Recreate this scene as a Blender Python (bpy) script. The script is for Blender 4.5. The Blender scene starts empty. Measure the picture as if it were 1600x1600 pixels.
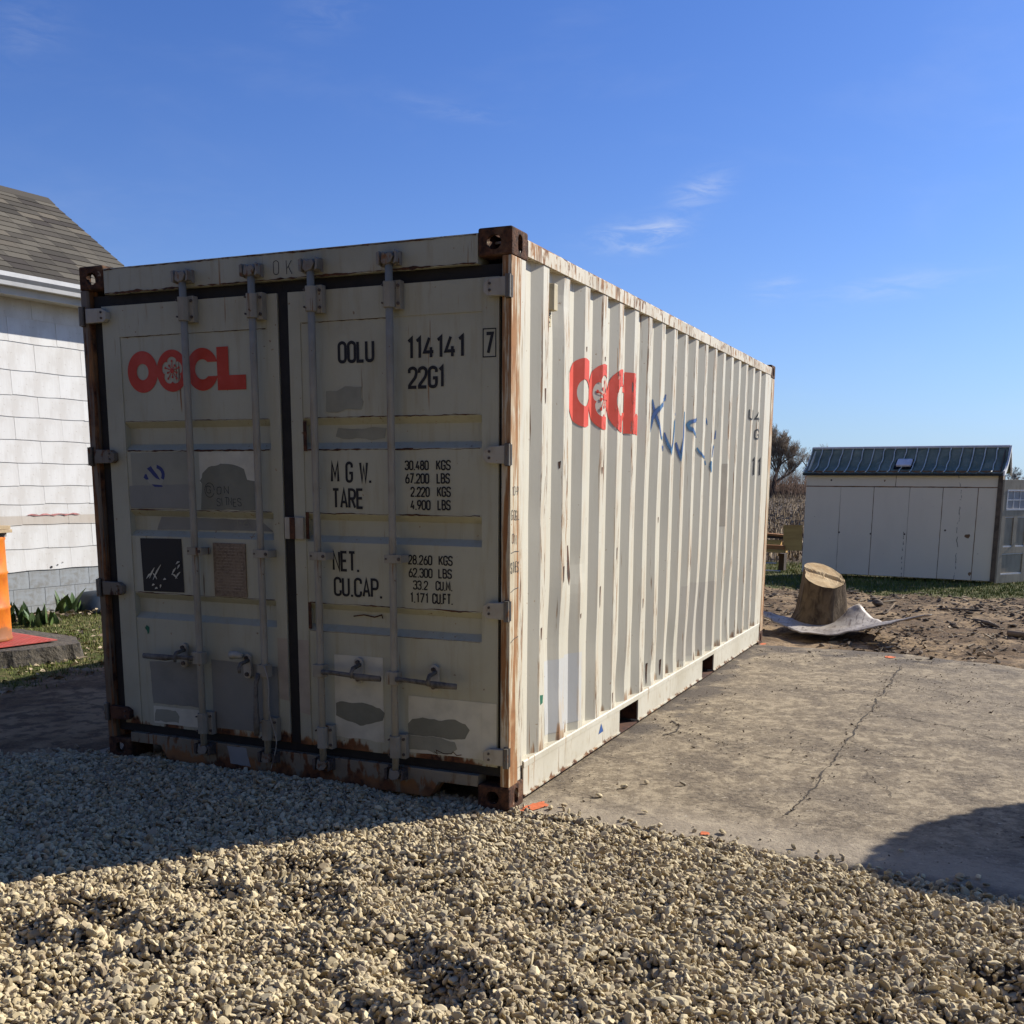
import bpy, bmesh, math, random
import numpy as np
from mathutils import Vector, Matrix, noise as mnoise

R = math.radians
rng = random.Random(7)
nrng = np.random.default_rng(11)
scene = bpy.context.scene
COL = scene.collection

# ------------------------------------------------------------------ camera
cam_d = bpy.data.cameras.new('camera')
cam = bpy.data.objects.new('camera', cam_d)
COL.objects.link(cam)
cr = Vector((0.9142909, 0.4050097, 0.0062610))
cu = Vector((-0.0795390, 0.1643568, 0.9831889))
cf = Vector((-0.3971720, 0.8994187, -0.1824840))
cl = Vector((1.9577, -4.4041, 1.5216))
cam.matrix_world = Matrix(((cr.x, cu.x, -cf.x, cl.x), (cr.y, cu.y, -cf.y, cl.y), (cr.z, cu.z, -cf.z, cl.z), (0, 0, 0, 1)))
cam_d.sensor_fit = 'HORIZONTAL'
cam_d.sensor_width = 36.0
cam_d.lens = 1677.5 / 1600 * 36
cam_d.shift_y = 263.9 / 1600
cam_d.clip_start = 0.05
cam_d.clip_end = 3000
scene.camera = cam

# ------------------------------------------------------------------ light
SUN_EL, SUN_AZ = R(32.5), math.atan2(0.615, 0.785)      # azimuth measured from +Y towards +X
sdir = Vector((math.sin(SUN_AZ) * math.cos(SUN_EL), math.cos(SUN_AZ) * math.cos(SUN_EL), math.sin(SUN_EL)))
sun_d = bpy.data.lights.new('sun', 'SUN')
sun_d.energy = 4.9
sun_d.angle = R(0.53)
sun_d.color = (1.0, 0.955, 0.885)
sun = bpy.data.objects.new('sun', sun_d)
COL.objects.link(sun)
sun.rotation_euler = sdir.to_track_quat('Z', 'Y').to_euler()

world = bpy.data.worlds.new('World')
scene.world = world
world.use_nodes = True
scene.view_settings.view_transform = 'Standard'
scene.view_settings.look = 'None'
scene.view_settings.gamma = 1.0
scene.view_settings.use_curve_mapping = False
scene.view_settings.exposure = 0.70
scene.render.engine = 'CYCLES'
scene.cycles.max_bounces = 6
scene.cycles.use_denoising = True


ALB = 0.80                      # common scale of all base colours, lowered against the exposure to darken the shade


class G:
    """small wrapper round a node tree"""
    def __init__(self, nt):
        self.nt = nt
        nt.nodes.clear()

    def n(self, t, **kw):
        nd = self.nt.nodes.new(t)
        for k, v in kw.items():
            setattr(nd, k, v)
        return nd

    def put(self, sock, v):
        if isinstance(v, bpy.types.NodeSocket):
            self.nt.links.new(v, sock)
        elif isinstance(v, (tuple, list)):
            if len(v) == 3 and sock.type == 'RGBA':
                v = (*v, 1)
            sock.default_value = v
        else:
            sock.default_value = v

    def math(self, op, a, b=0.0, c=0.0, clamp=False):
        nd = self.n('ShaderNodeMath', operation=op, use_clamp=clamp)
        self.put(nd.inputs[0], a); self.put(nd.inputs[1], b); self.put(nd.inputs[2], c)
        return nd.outputs[0]

    def vmath(self, op, a, b=(0, 0, 0)):
        nd = self.n('ShaderNodeVectorMath', operation=op)
        self.put(nd.inputs[0], a); self.put(nd.inputs[1], b)
        return nd.outputs['Value'] if op in ('DOT_PRODUCT', 'LENGTH', 'DISTANCE') else nd.outputs[0]

    def coord(self, which='Object'):
        return self.n('ShaderNodeTexCoord').outputs[which]

    def mapping(self, vec, scale=(1, 1, 1), loc=(0, 0, 0), rot=(0, 0, 0)):
        nd = self.n('ShaderNodeMapping')
        self.put(nd.inputs['Vector'], vec)
        nd.inputs['Scale'].default_value = scale
        nd.inputs['Location'].default_value = loc
        nd.inputs['Rotation'].default_value = rot
        return nd.outputs[0]

    def noise(self, vec, scale, detail=4, rough=0.55, dist=0.0):
        nd = self.n('ShaderNodeTexNoise')
        self.put(nd.inputs['Vector'], vec)
        nd.inputs['Scale'].default_value = scale
        nd.inputs['Detail'].default_value = detail
        nd.inputs['Roughness'].default_value = rough
        nd.inputs['Distortion'].default_value = dist
        return nd.outputs['Fac']

    def voronoi(self, vec, scale, feature='F1', out='Distance'):
        nd = self.n('ShaderNodeTexVoronoi', feature=feature)
        self.put(nd.inputs['Vector'], vec)
        nd.inputs['Scale'].default_value = scale
        return nd.outputs[out]

    def ramp(self, v, lo, hi, a=0.0, b=1.0):
        nd = self.n('ShaderNodeMapRange', interpolation_type='SMOOTHSTEP')
        self.put(nd.inputs['Value'], v)
        nd.inputs['From Min'].default_value = lo; nd.inputs['From Max'].default_value = hi
        nd.inputs['To Min'].default_value = a; nd.inputs['To Max'].default_value = b
        return nd.outputs[0]

    def mix(self, f, a, b, bt='MIX'):
        nd = self.n('ShaderNodeMix', data_type='RGBA', blend_type=bt)
        self.put(nd.inputs[0], f); self.put(nd.inputs[6], a); self.put(nd.inputs[7], b)
        return nd.outputs[2]

    def sep(self, vec):
        nd = self.n('ShaderNodeSeparateXYZ')
        self.put(nd.inputs[0], vec)
        return nd.outputs

    def attr(self, name, out='Fac'):
        return self.n('ShaderNodeAttribute', attribute_name=name).outputs[out]

    def rand(self):
        return self.n('ShaderNodeObjectInfo').outputs['Random']

    def bump(self, h, strength=0.3, dist=0.01):
        nd = self.n('ShaderNodeBump')
        nd.inputs['Strength'].default_value = strength
        nd.inputs['Distance'].default_value = dist
        self.put(nd.inputs['Height'], h)
        return nd.outputs[0]

    def out(self, color, rough=0.6, normal=None, metal=0.0, spec=0.4, alpha=None):
        b = self.n('ShaderNodeBsdfPrincipled')
        color = self.mix(1.0, color, (ALB, ALB, ALB), 'MULTIPLY')
        self.put(b.inputs['Base Color'], color)
        self.put(b.inputs['Roughness'], rough)
        self.put(b.inputs['Metallic'], metal)
        self.put(b.inputs['Specular IOR Level'], spec)
        if normal is not None:
            self.put(b.inputs['Normal'], normal)
        if alpha is not None:
            self.put(b.inputs['Alpha'], alpha)
        o = self.n('ShaderNodeOutputMaterial')
        self.nt.links.new(b.outputs[0], o.inputs[0])


# sky -----------------------------------------------------------------
g = G(world.node_tree)
sky = g.n('ShaderNodeTexSky', sky_type='NISHITA')
sky.sun_disc = False
sky.sun_elevation = SUN_EL
sky.sun_rotation = SUN_AZ
sky.altitude = 200
sky.air_density = 1.0
sky.dust_density = 1.3
sky.ozone_density = 2.5
dvec = g.vmath('NORMALIZE', g.coord('Generated'))
WISPS = [((-0.2985, 0.9315, 0.208), (-0.2688, 0.9398, 0.211), (-0.3286, 0.922, 0.2046), 0.010, 0.55),
         ((-0.245, 0.94, 0.240), (-0.2219, 0.9424, 0.2503), (-0.263, 0.9357, 0.2351), 0.010, 0.42),
         ((-0.28, 0.937, 0.208), (-0.2688, 0.9398, 0.215), (-0.300, 0.9303, 0.2000), 0.008, 0.55),
         ((-0.186, 0.969, 0.1636), (-0.1701, 0.9714, 0.1657), (-0.2013, 0.9661, 0.1616), 0.008, 0.30),
         ((-0.092, 0.982, 0.161), (-0.0398, 0.9851, 0.167), (-0.1439, 0.9774, 0.1547), 0.009, 0.26),
         ((-0.43, 0.851, 0.299), (-0.389, 0.8736, 0.2924), (-0.4713, 0.8272, 0.306), 0.006, 0.12),
         ((-0.51, 0.781, 0.361), (-0.4849, 0.7929, 0.369), (-0.5339, 0.768, 0.3539), 0.016, 0.10),
         ((-0.685, 0.652, 0.329), (-0.664, 0.6672, 0.3376), (-0.6995, 0.639, 0.32), 0.016, 0.12)]
tot = None
for c, p1, p2, wdt, amp in WISPS:
    c = Vector(c).normalized()
    ax = (Vector(p1) - Vector(p2)); ln = ax.length * 0.5; ax.normalize()
    ac = c.cross(ax).normalized()
    dl = g.vmath('SUBTRACT', dvec, tuple(c))
    a = g.math('DIVIDE', g.vmath('DOT_PRODUCT', dl, tuple(ax)), ln)
    b = g.math('DIVIDE', g.vmath('DOT_PRODUCT', dl, tuple(ac)), wdt)
    q = g.math('ADD', g.math('MULTIPLY', a, a), g.math('MULTIPLY', b, b))
    e = g.math('MULTIPLY', g.math('POWER', 2.718, g.math('MULTIPLY', q, -0.85)), amp * 0.72)
    tot = e if tot is None else g.math('ADD', tot, e)
wn = g.noise(g.mapping(dvec, scale=(14, 14, 60), rot=(0, 0.35, 0)), 1.6, 7, 0.62, 0.6)
wn2 = g.noise(g.mapping(dvec, scale=(3, 3, 9)), 1.6, 5, 0.6, 0.3)
cl_f = g.math('MULTIPLY', tot, g.ramp(wn, 0.32, 0.72), clamp=True)
thin = g.math('MULTIPLY', g.ramp(wn2, 0.52, 0.85), 0.05)
cl_f = g.math('ADD', cl_f, thin, clamp=True)
skc = g.mix(1.0, sky.outputs[0], (0.555, 0.92, 1.70), 'MULTIPLY')
elev = g.sep(dvec)[2]
haze = g.math('MULTIPLY', g.math('POWER', 2.718, g.math('MULTIPLY', g.math('ABSOLUTE', elev), -9.0)), 0.55)
skc = g.mix(haze, skc, (8.9, 11.6, 14.0))
skc = g.mix(cl_f, skc, (10.5, 10.8, 11.2))
bg = g.n('ShaderNodeBackground')
g.put(bg.inputs['Color'], skc)
bg.inputs['Strength'].default_value = 0.050
wo = g.n('ShaderNodeOutputWorld')
world.node_tree.links.new(bg.outputs[0], wo.inputs[0])


# ------------------------------------------------------------------ mesh helpers
class MB:
    def __init__(self):
        self.v, self.f, self.at = [], [], {}

    def quad(self, a, b, c, d):
        i = len(self.v)
        self.v += [a, b, c, d]
        self.f.append((i, i + 1, i + 2, i + 3))

    def box(self, x0, x1, y0, y1, z0, z1):
        i = len(self.v)
        self.v += [(x0, y0, z0), (x1, y0, z0), (x1, y1, z0), (x0, y1, z0), (x0, y0, z1), (x1, y0, z1), (x1, y1, z1), (x0, y1, z1)]
        self.f += [tuple(i + k for k in q) for q in ((0, 3, 2, 1), (4, 5, 6, 7), (0, 1, 5, 4), (1, 2, 6, 5), (2, 3, 7, 6), (3, 0, 4, 7))]
        return self

    def prism(self, poly, axis, a, b):
        """poly of 2D points swept along axis 'x','y','z' from a to b"""
        def p3(p, t):
            return {'x': (t, p[0], p[1]), 'y': (p[0], t, p[1]), 'z': (p[0], p[1], t)}[axis]
        i, n = len(self.v), len(poly)
        self.v += [p3(p, a) for p in poly] + [p3(p, b) for p in poly]
        self.f += [tuple(range(i, i + n))[::-1], tuple(range(i + n, i + 2 * n))]
        for k in range(n):
            j = (k + 1) % n
            self.f.append((i + k, i + j, i + n + j, i + n + k))
        return self

    def tube(self, pts, rad, n=8, caps=True):
        pts = [Vector(p) for p in pts]
        rads = rad if isinstance(rad, (list, tuple)) else [rad] * len(pts)
        base = len(self.v)
        prev = None
        for k, p in enumerate(pts):
            t = (pts[min(k + 1, len(pts) - 1)] - pts[max(k - 1, 0)])
            t = t.normalized() if t.length > 1e-9 else Vector((0, 0, 1))
            if prev is None:
                u = t.orthogonal().normalized()
            else:
                u = (prev - t * prev.dot(t))
                u = u.normalized() if u.length > 1e-6 else t.orthogonal().normalized()
            prev = u
            w = t.cross(u)
            for j in range(n):
                a = 2 * math.pi * j / n
                self.v.append(tuple(p + (u * math.cos(a) + w * math.sin(a)) * rads[k]))
        for k in range(len(pts) - 1):
            for j in range(n):
                j2 = (j + 1) % n
                self.f.append((base + k * n + j, base + k * n + j2, base + (k + 1) * n + j2, base + (k + 1) * n + j))
        if caps:
            self.f.append(tuple(base + j for j in range(n))[::-1])
            self.f.append(tuple(base + (len(pts) - 1) * n + j for j in range(n)))
        return self

    def cyl(self, p0, p1, r, n=16):
        return self.tube([p0, p1], r, n)

    def build(self, name, mat, parent=None, smooth=False, bevel=0.0, loc=None, recalc=True):
        me = bpy.data.meshes.new(name)
        me.from_pydata(self.v, [], self.f)
        if recalc or bevel:
            bm = bmesh.new()
            bm.from_mesh(me)
            bmesh.ops.recalc_face_normals(bm, faces=bm.faces)
            if bevel:
                bmesh.ops.remove_doubles(bm, verts=bm.verts, dist=1e-5)
                es = [e for e in bm.edges if e.is_manifold and e.calc_face_angle(0) > 0.5]
                bmesh.ops.bevel(bm, geom=es, offset=bevel, segments=2, affect='EDGES', profile=0.7)
            bm.to_mesh(me)
            bm.free()
        return link(name, me, mat, parent, smooth, loc)


def link(name, me, mat, parent=None, smooth=False, loc=None):
    if mat is not None:
        me.materials.clear()
        me.materials.append(mat)
    if smooth:
        me.shade_smooth()
    o = bpy.data.objects.new(name, me)
    COL.objects.link(o)
    if parent is not None:
        o.parent = parent
    if loc is not None:
        o.location = loc
    return o


def tag(o, label, cat=None, group=None, kind=None):
    o['label'] = label
    if cat: o['category'] = cat
    if group: o['group'] = group
    if kind: o['kind'] = kind
    return o


def thing(name, label, cat, loc=(0, 0, 0), rz=0.0, group=None):
    o = bpy.data.objects.new(name, None)
    o.empty_display_size = 0.2
    COL.objects.link(o)
    o.location = loc
    o.rotation_euler = (0, 0, rz)
    return tag(o, label, cat, group)


def structure(o, label=None):
    o['kind'] = 'structure'
    if label: o['label'] = label
    return o


def copy_tree(o, parent=None):
    c = o.copy()
    COL.objects.link(c)
    c.parent = parent
    for ch in o.children:
        copy_tree(ch, c)
    return c


def from_np(name, verts, faces, mat, smooth=False):
    """verts (n,3); faces (m,k) all the same size"""
    me = bpy.data.meshes.new(name)
    m, k = faces.shape
    me.vertices.add(len(verts))
    me.vertices.foreach_set('co', np.ascontiguousarray(verts, dtype=np.float32).ravel())
    me.loops.add(m * k)
    me.loops.foreach_set('vertex_index', np.ascontiguousarray(faces, dtype=np.int32).ravel())
    me.polygons.add(m)
    me.polygons.foreach_set('loop_start', np.arange(0, m * k, k, dtype=np.int32))
    me.update(calc_edges=True)
    me.validate()
    if smooth:
        me.shade_smooth()
    me.materials.append(mat)
    return me


def vn(x, y, z=0.0, s=1.0):
    return mnoise.noise(Vector((x * s, y * s, z * s)))


def npnoise(x, y, seed=0, octaves=4, base=1.0):
    """cheap value noise on numpy arrays"""
    tot = np.zeros_like(x); amp = 1.0; nrm = 0
    for o in range(octaves):
        f = base * 2 ** o
        xi, yi = np.floor(x * f), np.floor(y * f)
        fx, fy = x * f - xi, y * f - yi
        fx = fx * fx * (3 - 2 * fx); fy = fy * fy * (3 - 2 * fy)
        def h(a, b):
            t = np.sin(a * 127.1 + b * 311.7 + seed * 74.7 + o * 19.3) * 43758.5453
            return t - np.floor(t)
        v = (h(xi, yi) * (1 - fx) + h(xi + 1, yi) * fx) * (1 - fy) + (h(xi, yi + 1) * (1 - fx) + h(xi + 1, yi + 1) * fx) * fy
        tot += amp * v; nrm += amp; amp *= 0.5
    return tot / nrm * 2 - 1


# ------------------------------------------------------------------ materials
def new_mat(name):
    m = bpy.data.materials.new(name)
    m.use_nodes = True
    return m, G(m.node_tree)


RUST_D, RUST_M, RUST_L = (0.045, 0.018, 0.010), (0.17, 0.065, 0.022), (0.36, 0.17, 0.06)


def rust_colour(g, co, bright=False):
    a = g.noise(co, 22, 5, 0.65)
    b = g.noise(co, 5, 3, 0.5)
    c = g.mix(g.ramp(a, 0.36, 0.58), RUST_D, RUST_M)
    if bright:
        c = g.mix(0.55, c, (0.44, 0.20, 0.065))
    return g.mix(g.math('MULTIPLY', g.ramp(b, 0.44, 0.66), 0.85), c, RUST_L)


def paint(name, base, rust=0.0, streak=0.0, grime=0.25, stretch=9.0, zlow=None, ztop=None, rough=0.5, crest=False, bands=False, specks=0.5, gscale=1.6):
    """weathered steel paint: grime, chips, rust streaks that run down, rust near a bottom or top edge"""
    m, g = new_mat(name)
    co = g.coord()
    st = g.mapping(co, scale=(1, 1, 1.0 / stretch))
    big = g.noise(co, gscale, 5, 0.6)
    strn = g.noise(st, 26, 4, 0.6)
    fine = g.noise(co, 60, 4, 0.6)
    col = g.mix(g.math('MULTIPLY', g.ramp(big, 0.40, 0.72), grime), base, tuple(c * k for c, k in zip(base, (0.70, 0.66, 0.58))))
    col = g.mix(g.math('MULTIPLY', g.ramp(strn, 0.50, 0.72), grime * 0.8), col, tuple(c * k for c, k in zip(base, (0.74, 0.66, 0.52))))
    col = g.mix(g.math('MULTIPLY', g.ramp(fine, 0.58, 0.75), grime * 0.35), col, tuple(c * 0.6 for c in base))
    x, y, z = g.sep(co)
    mask = g.math('MULTIPLY', g.ramp(strn, 0.70 - 0.27 * rust, 0.76 - 0.20 * rust), g.ramp(g.noise(co, 3.1, 3), 0.58 - 0.40 * rust, 0.72 - 0.36 * rust))
    mask = g.math('MULTIPLY', mask, 1.0 if rust > 0 else 0.0)
    if bands:
        # the post is worst near its head and its foot
        zb = g.math('MAXIMUM', g.ramp(z, 1.45, 1.95), g.ramp(z, 0.80, 1.10, 1.0, 0.0))
        s3 = g.noise(g.mapping(co, scale=(1, 1, 1.0 / 26), loc=(9, 2, 4)), 60, 5, 0.65)
        e3 = g.math('ADD', s3, g.math('MULTIPLY', g.math('SUBTRACT', g.noise(co, 5.0, 4), 0.5), 0.5))
        mask = g.math('MAXIMUM', mask, g.math('MULTIPLY', g.ramp(e3, 0.455, 0.575), zb))
    if streak > 0:
        s2 = g.noise(g.mapping(co, scale=(1, 1, 1.0 / 22), loc=(3, 5, 1)), 40, 3, 0.6)
        mask = g.math('MAXIMUM', mask, g.math('MULTIPLY', g.ramp(s2, 0.66 - 0.14 * streak, 0.74 - 0.13 * streak), g.ramp(g.noise(co, 2.2, 3), 0.42, 0.60)))
    if specks > 0:
        sp = g.noise(g.mapping(co, loc=(7, 1, 3)), 34, 2, 0.5)
        mask = g.math('MAXIMUM', mask, g.math('MULTIPLY', g.ramp(sp, 0.735, 0.765), specks))
    ragged = g.noise(g.mapping(co, scale=(1, 1, 0.35)), 9, 5, 0.65)
    if zlow:
        e = g.math('ADD', g.ramp(z, zlow[0], zlow[1], 1.0, 0.0), g.math('MULTIPLY', g.math('SUBTRACT', ragged, 0.5), 2.2))
        mask = g.math('MAXIMUM', mask, g.ramp(e, 0.62, 0.85))
    if ztop:
        e = g.math('ADD', g.ramp(z, ztop[0], ztop[1], 0.0, 1.0), g.math('MULTIPLY', g.math('SUBTRACT', ragged, 0.5), 2.2))
        mask = g.math('MAXIMUM', mask, g.ramp(e, 0.62, 0.9))
    if crest:
        # scuffs and rust only on the proud ribs of the corrugation
        cm = g.ramp(x, -0.016, -0.008)
        sc = g.noise(g.mapping(co, scale=(1, 1, 1.0 / 14), loc=(1, 2, 9)), 55, 4, 0.65)
        lowf = g.noise(g.mapping(co, scale=(1, 1, 0.3), loc=(4, 2, 0)), 1.9, 3)
        rr = g.math('MULTIPLY', g.math('MULTIPLY', g.ramp(sc, 0.535, 0.615), g.ramp(lowf, 0.40, 0.56)), cm)
        mask = g.math('MAXIMUM', mask, g.math('MULTIPLY', rr, 0.9))
        lite = g.math('MULTIPLY', g.ramp(g.noise(g.mapping(co, scale=(1, 1, 0.15)), 30, 4), 0.46, 0.66), 0.6)
        col = g.mix(g.math('MULTIPLY', lite, cm), col, (0.60, 0.48, 0.32))
        # thin rust at the foot of the panel
        e = g.math('ADD', g.ramp(z, 0.20, 0.42, 1.0, 0.0), g.math('MULTIPLY', g.math('SUBTRACT', g.noise(st, 15, 4), 0.5), 2.4))
        mask = g.math('MAXIMUM', mask, g.math('MULTIPLY', g.ramp(e, 1.02, 1.35), 0.85))
    halo = g.math('MULTIPLY', g.ramp(mask, 0.02, 0.4), 0.75 if bands else 0.5)
    col = g.mix(halo, col, tuple(c * k for c, k in zip(base, (0.75, 0.55, 0.34))))
    col = g.mix(mask, col, rust_colour(g, co, bands))
    rg = g.mix(mask, (rough,) * 3, (0.9,) * 3)
    hgt = g.math('ADD', g.math('MULTIPLY', mask, -0.6), g.math('ADD', g.math('MULTIPLY', fine, 0.25), g.math('MULTIPLY', big, 1.2)))
    g.out(col, rg, g.bump(hgt, 0.35, 0.004), 0.0, 0.35)
    return m


def plain(name, col, rough=0.7, var=0.15, scale=12, bump=0.2, metal=0.0, spec=0.35, byobj=0.0, col2=None, stretch=(1, 1, 1), bdist=0.004):
    m, g = new_mat(name)
    co = g.mapping(g.coord(), scale=stretch)
    a = g.noise(co, scale, 5, 0.6)
    b = g.noise(co, scale * 0.22, 3, 0.5)
    dark = tuple(c * (1 - 2.2 * var) for c in col)
    c = g.mix(g.ramp(a, 0.38, 0.66), col, col2 or dark)
    c = g.mix(g.math('MULTIPLY', g.ramp(b, 0.42, 0.68), 0.6), c, tuple(min(1, k * (1 + var)) for k in col))
    if byobj:
        c = g.mix(g.math('MULTIPLY', g.rand(), byobj), c, tuple(k * 0.35 for k in col))
    g.out(c, rough, g.bump(a, bump, bdist), metal, spec)
    return m


CREAM = (0.60, 0.58, 0.49)
M = {}
M['side'] = paint('side_paint', (0.66, 0.61, 0.47), rust=0.0, streak=0.12, grime=0.16, crest=True, specks=0.35)
M['door'] = paint('door_paint_shaded', (0.475, 0.465, 0.335), rust=0.0, streak=0.12, grime=0.45, zlow=(0.16, 0.36), specks=0.5)  # same cream as the sides, base colour lowered to deepen the doors' shade
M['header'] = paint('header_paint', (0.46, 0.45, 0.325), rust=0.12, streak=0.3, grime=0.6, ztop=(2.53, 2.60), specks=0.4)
M['sill'] = paint('sill_paint', (0.27, 0.235, 0.165), rust=0.62, streak=0.5, grime=0.9, zlow=(0.02, 0.20), specks=0.8, stretch=3)
M['rail'] = paint('rail_paint', (0.66, 0.585, 0.43), rust=0.68, streak=0.8, grime=0.8, ztop=(2.535, 2.575), specks=0.8, stretch=2.5)
M['botrail'] = paint('bottom_rail_paint', (0.65, 0.60, 0.465), rust=0.22, streak=0.3, grime=0.6, zlow=(0.00, 0.10), specks=0.5, stretch=2.0)
M['post'] = paint('post_paint', (0.66, 0.575, 0.40), rust=0.86, streak=0.9, grime=0.9, specks=0.9, stretch=16, gscale=3, bands=True)
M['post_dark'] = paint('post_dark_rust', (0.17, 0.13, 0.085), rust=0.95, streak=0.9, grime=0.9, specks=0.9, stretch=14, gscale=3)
M['hinge_dark'] = paint('hinge_dark', (0.17, 0.15, 0.115), rust=0.6, streak=0.4, grime=0.9, specks=0.9, stretch=2, gscale=8)
M['cam'] = paint('cam_paint', (0.27, 0.245, 0.195), rust=0.5, streak=0.4, grime=0.9, specks=0.9, stretch=1.5, gscale=14)
M['hinge'] = paint('hinge_paint', (0.46, 0.43, 0.34), rust=0.1, streak=0.2, grime=0.6, specks=0.5, stretch=3, gscale=6)
M['bar'] = paint('bar_galvanised', (0.36, 0.335, 0.255), rust=0.22, streak=0.30, grime=0.8, specks=0.8, rough=0.7, gscale=4, zlow=(0.05, 0.16))
M['keeper'] = plain('cam_steel', (0.11, 0.085, 0.065), 0.7, 0.3, 60, 0.5)
M['handle'] = plain('handle_steel', (0.17, 0.15, 0.115), 0.75, 0.25, 40, 0.4, metal=0.0)
def casting_mat():
    m, g = new_mat('casting_rust')
    geo = g.n('ShaderNodeNewGeometry').outputs['Position']
    n = g.noise(geo, 26, 6, 0.7); b = g.noise(geo, 9, 4, 0.6); f = g.noise(geo, 90, 4, 0.65)
    c = g.mix(g.ramp(n, 0.36, 0.64), (0.040, 0.022, 0.014), (0.135, 0.060, 0.030))
    c = g.mix(g.math('MULTIPLY', g.ramp(b, 0.52, 0.66), 0.7), c, (0.21, 0.115, 0.060))
    c = g.mix(g.math('MULTIPLY', g.ramp(f, 0.60, 0.70), 0.6), c, (0.022, 0.014, 0.010))
    c = g.mix(g.math('MULTIPLY', g.ramp(g.noise(geo, 14, 3), 0.66, 0.70), 0.8), c, (0.42, 0.34, 0.23))
    g.out(c, 0.92, g.bump(g.math('ADD', n, f), 0.9, 0.006), 0, 0.2)
    return m


M['casting'] = casting_mat()
M['rust'] = plain('old_rust', (0.11, 0.045, 0.02), 0.92, 0.25, 30, 0.6, col2=(0.03, 0.014, 0.009))
M['gasket'] = plain('door_gasket_rubber', (0.017, 0.015, 0.012), 0.75, 0.2, 20, 0.2)
M['black'] = plain('stencil_black', (0.018, 0.018, 0.018), 0.6, 0.15, 40, 0.0)
M['pen'] = plain('marker_pen', (0.05, 0.05, 0.048), 0.7, 0.2, 40, 0.0)
M['dark_in'] = plain('dark_interior', (0.03, 0.026, 0.022), 0.9, 0.2, 10, 0.2)


def logo_mat(name, col, wear):
    m, g = new_mat(name)
    co = g.coord()
    a = g.noise(co, 9, 5, 0.65)
    b = g.noise(g.mapping(co, scale=(1, 1, 0.25)), 60, 4, 0.7)
    c = g.mix(g.ramp(a, 0.40, 0.70), col, tuple(min(1, k * 1.08 + 0.025) for k in col))
    alpha = 1.0
    if wear:
        x, y, z = g.sep(co)
        crest = g.ramp(x, -0.018, -0.008)
        far = g.ramp(y, 1.15, 1.35)
        alpha = g.math('SUBTRACT', 1.0, g.math('MULTIPLY', g.math('MULTIPLY', g.ramp(b, 0.545, 0.60), crest), far))
    g.out(c, 0.55, None, 0, 0.3, alpha)
    return m


M['red'] = logo_mat('logo_red', (0.52, 0.048, 0.018), False)
M['red_worn'] = logo_mat('logo_red_worn', (0.70, 0.052, 0.012), True)
M['white_print'] = plain('logo_white', (0.66, 0.64, 0.57), 0.6, 0.05, 20, 0)


def spray_mat():
    m, g = new_mat('blue_spray_paint')
    cov = g.attr('cover')
    co = g.coord()
    n = g.noise(co, 240, 2, 0.6)
    n2 = g.noise(co, 7, 3, 0.5)
    al = g.ramp(g.math('ADD', cov, g.math('MULTIPLY', g.math('SUBTRACT', n, 0.5), 0.9)), 0.12, 0.75)
    c = g.mix(g.ramp(n2, 0.4, 0.6), (0.025, 0.09, 0.28), (0.03, 0.16, 0.30))
    g.out(c, 0.6, None, 0, 0.3, al)
    return m


M['spray'] = spray_mat()
for nm, c in dict(grey1=(0.215, 0.215, 0.155), grey2=(0.315, 0.31, 0.225), white1=(0.66, 0.635, 0.48), beige1=(0.44, 0.38, 0.28), plate_black=(0.016, 0.014, 0.012), green1=(0.02, 0.16, 0.08), blue1=(0.03, 0.10, 0.30), navy=(0.03, 0.04, 0.16), grey3=(0.25, 0.245, 0.20), bluegrey=(0.30, 0.31, 0.29), grey4=(0.36, 0.355, 0.27)).items():
    M[nm] = plain('patch_' + nm, c, 0.6, 0.08, 8, 0.05)
M['approval'] = plain('approval_plate', (0.25, 0.185, 0.115), 0.6, 0.2, 60, 0.3)
M['orange_paint'] = plain('orange_marking_paint', (0.72, 0.17, 0.05), 0.8, 0.12, 40, 0.1)
# ------------------------------------------------------------------ stroke lettering
GW = 0.40


def _round(path, closed=False):
    """path of (x, y[, r]) -> polyline with rounded corners"""
    out, n = [], len(path)
    for k, p in enumerate(path):
        r = p[2] if len(p) > 2 else 0
        if r == 0 or (not closed and k in (0, n - 1)):
            out.append((p[0], p[1])); continue
        c = Vector(p[:2]); a = Vector(path[k - 1][:2]); b = Vector(path[(k + 1) % n][:2])
        ra = min(r, (a - c).length * 0.5); rb = min(r, (b - c).length * 0.5)
        s = c + (a - c).normalized() * ra; e = c + (b - c).normalized() * rb
        for i in range(6):
            t = i / 5
            q = s * (1 - t) ** 2 + c * 2 * t * (1 - t) * 0.97 + e * t ** 2
            out.append((q.x, q.y))
    if closed:
        out.append(out[0])
    return out


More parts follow.
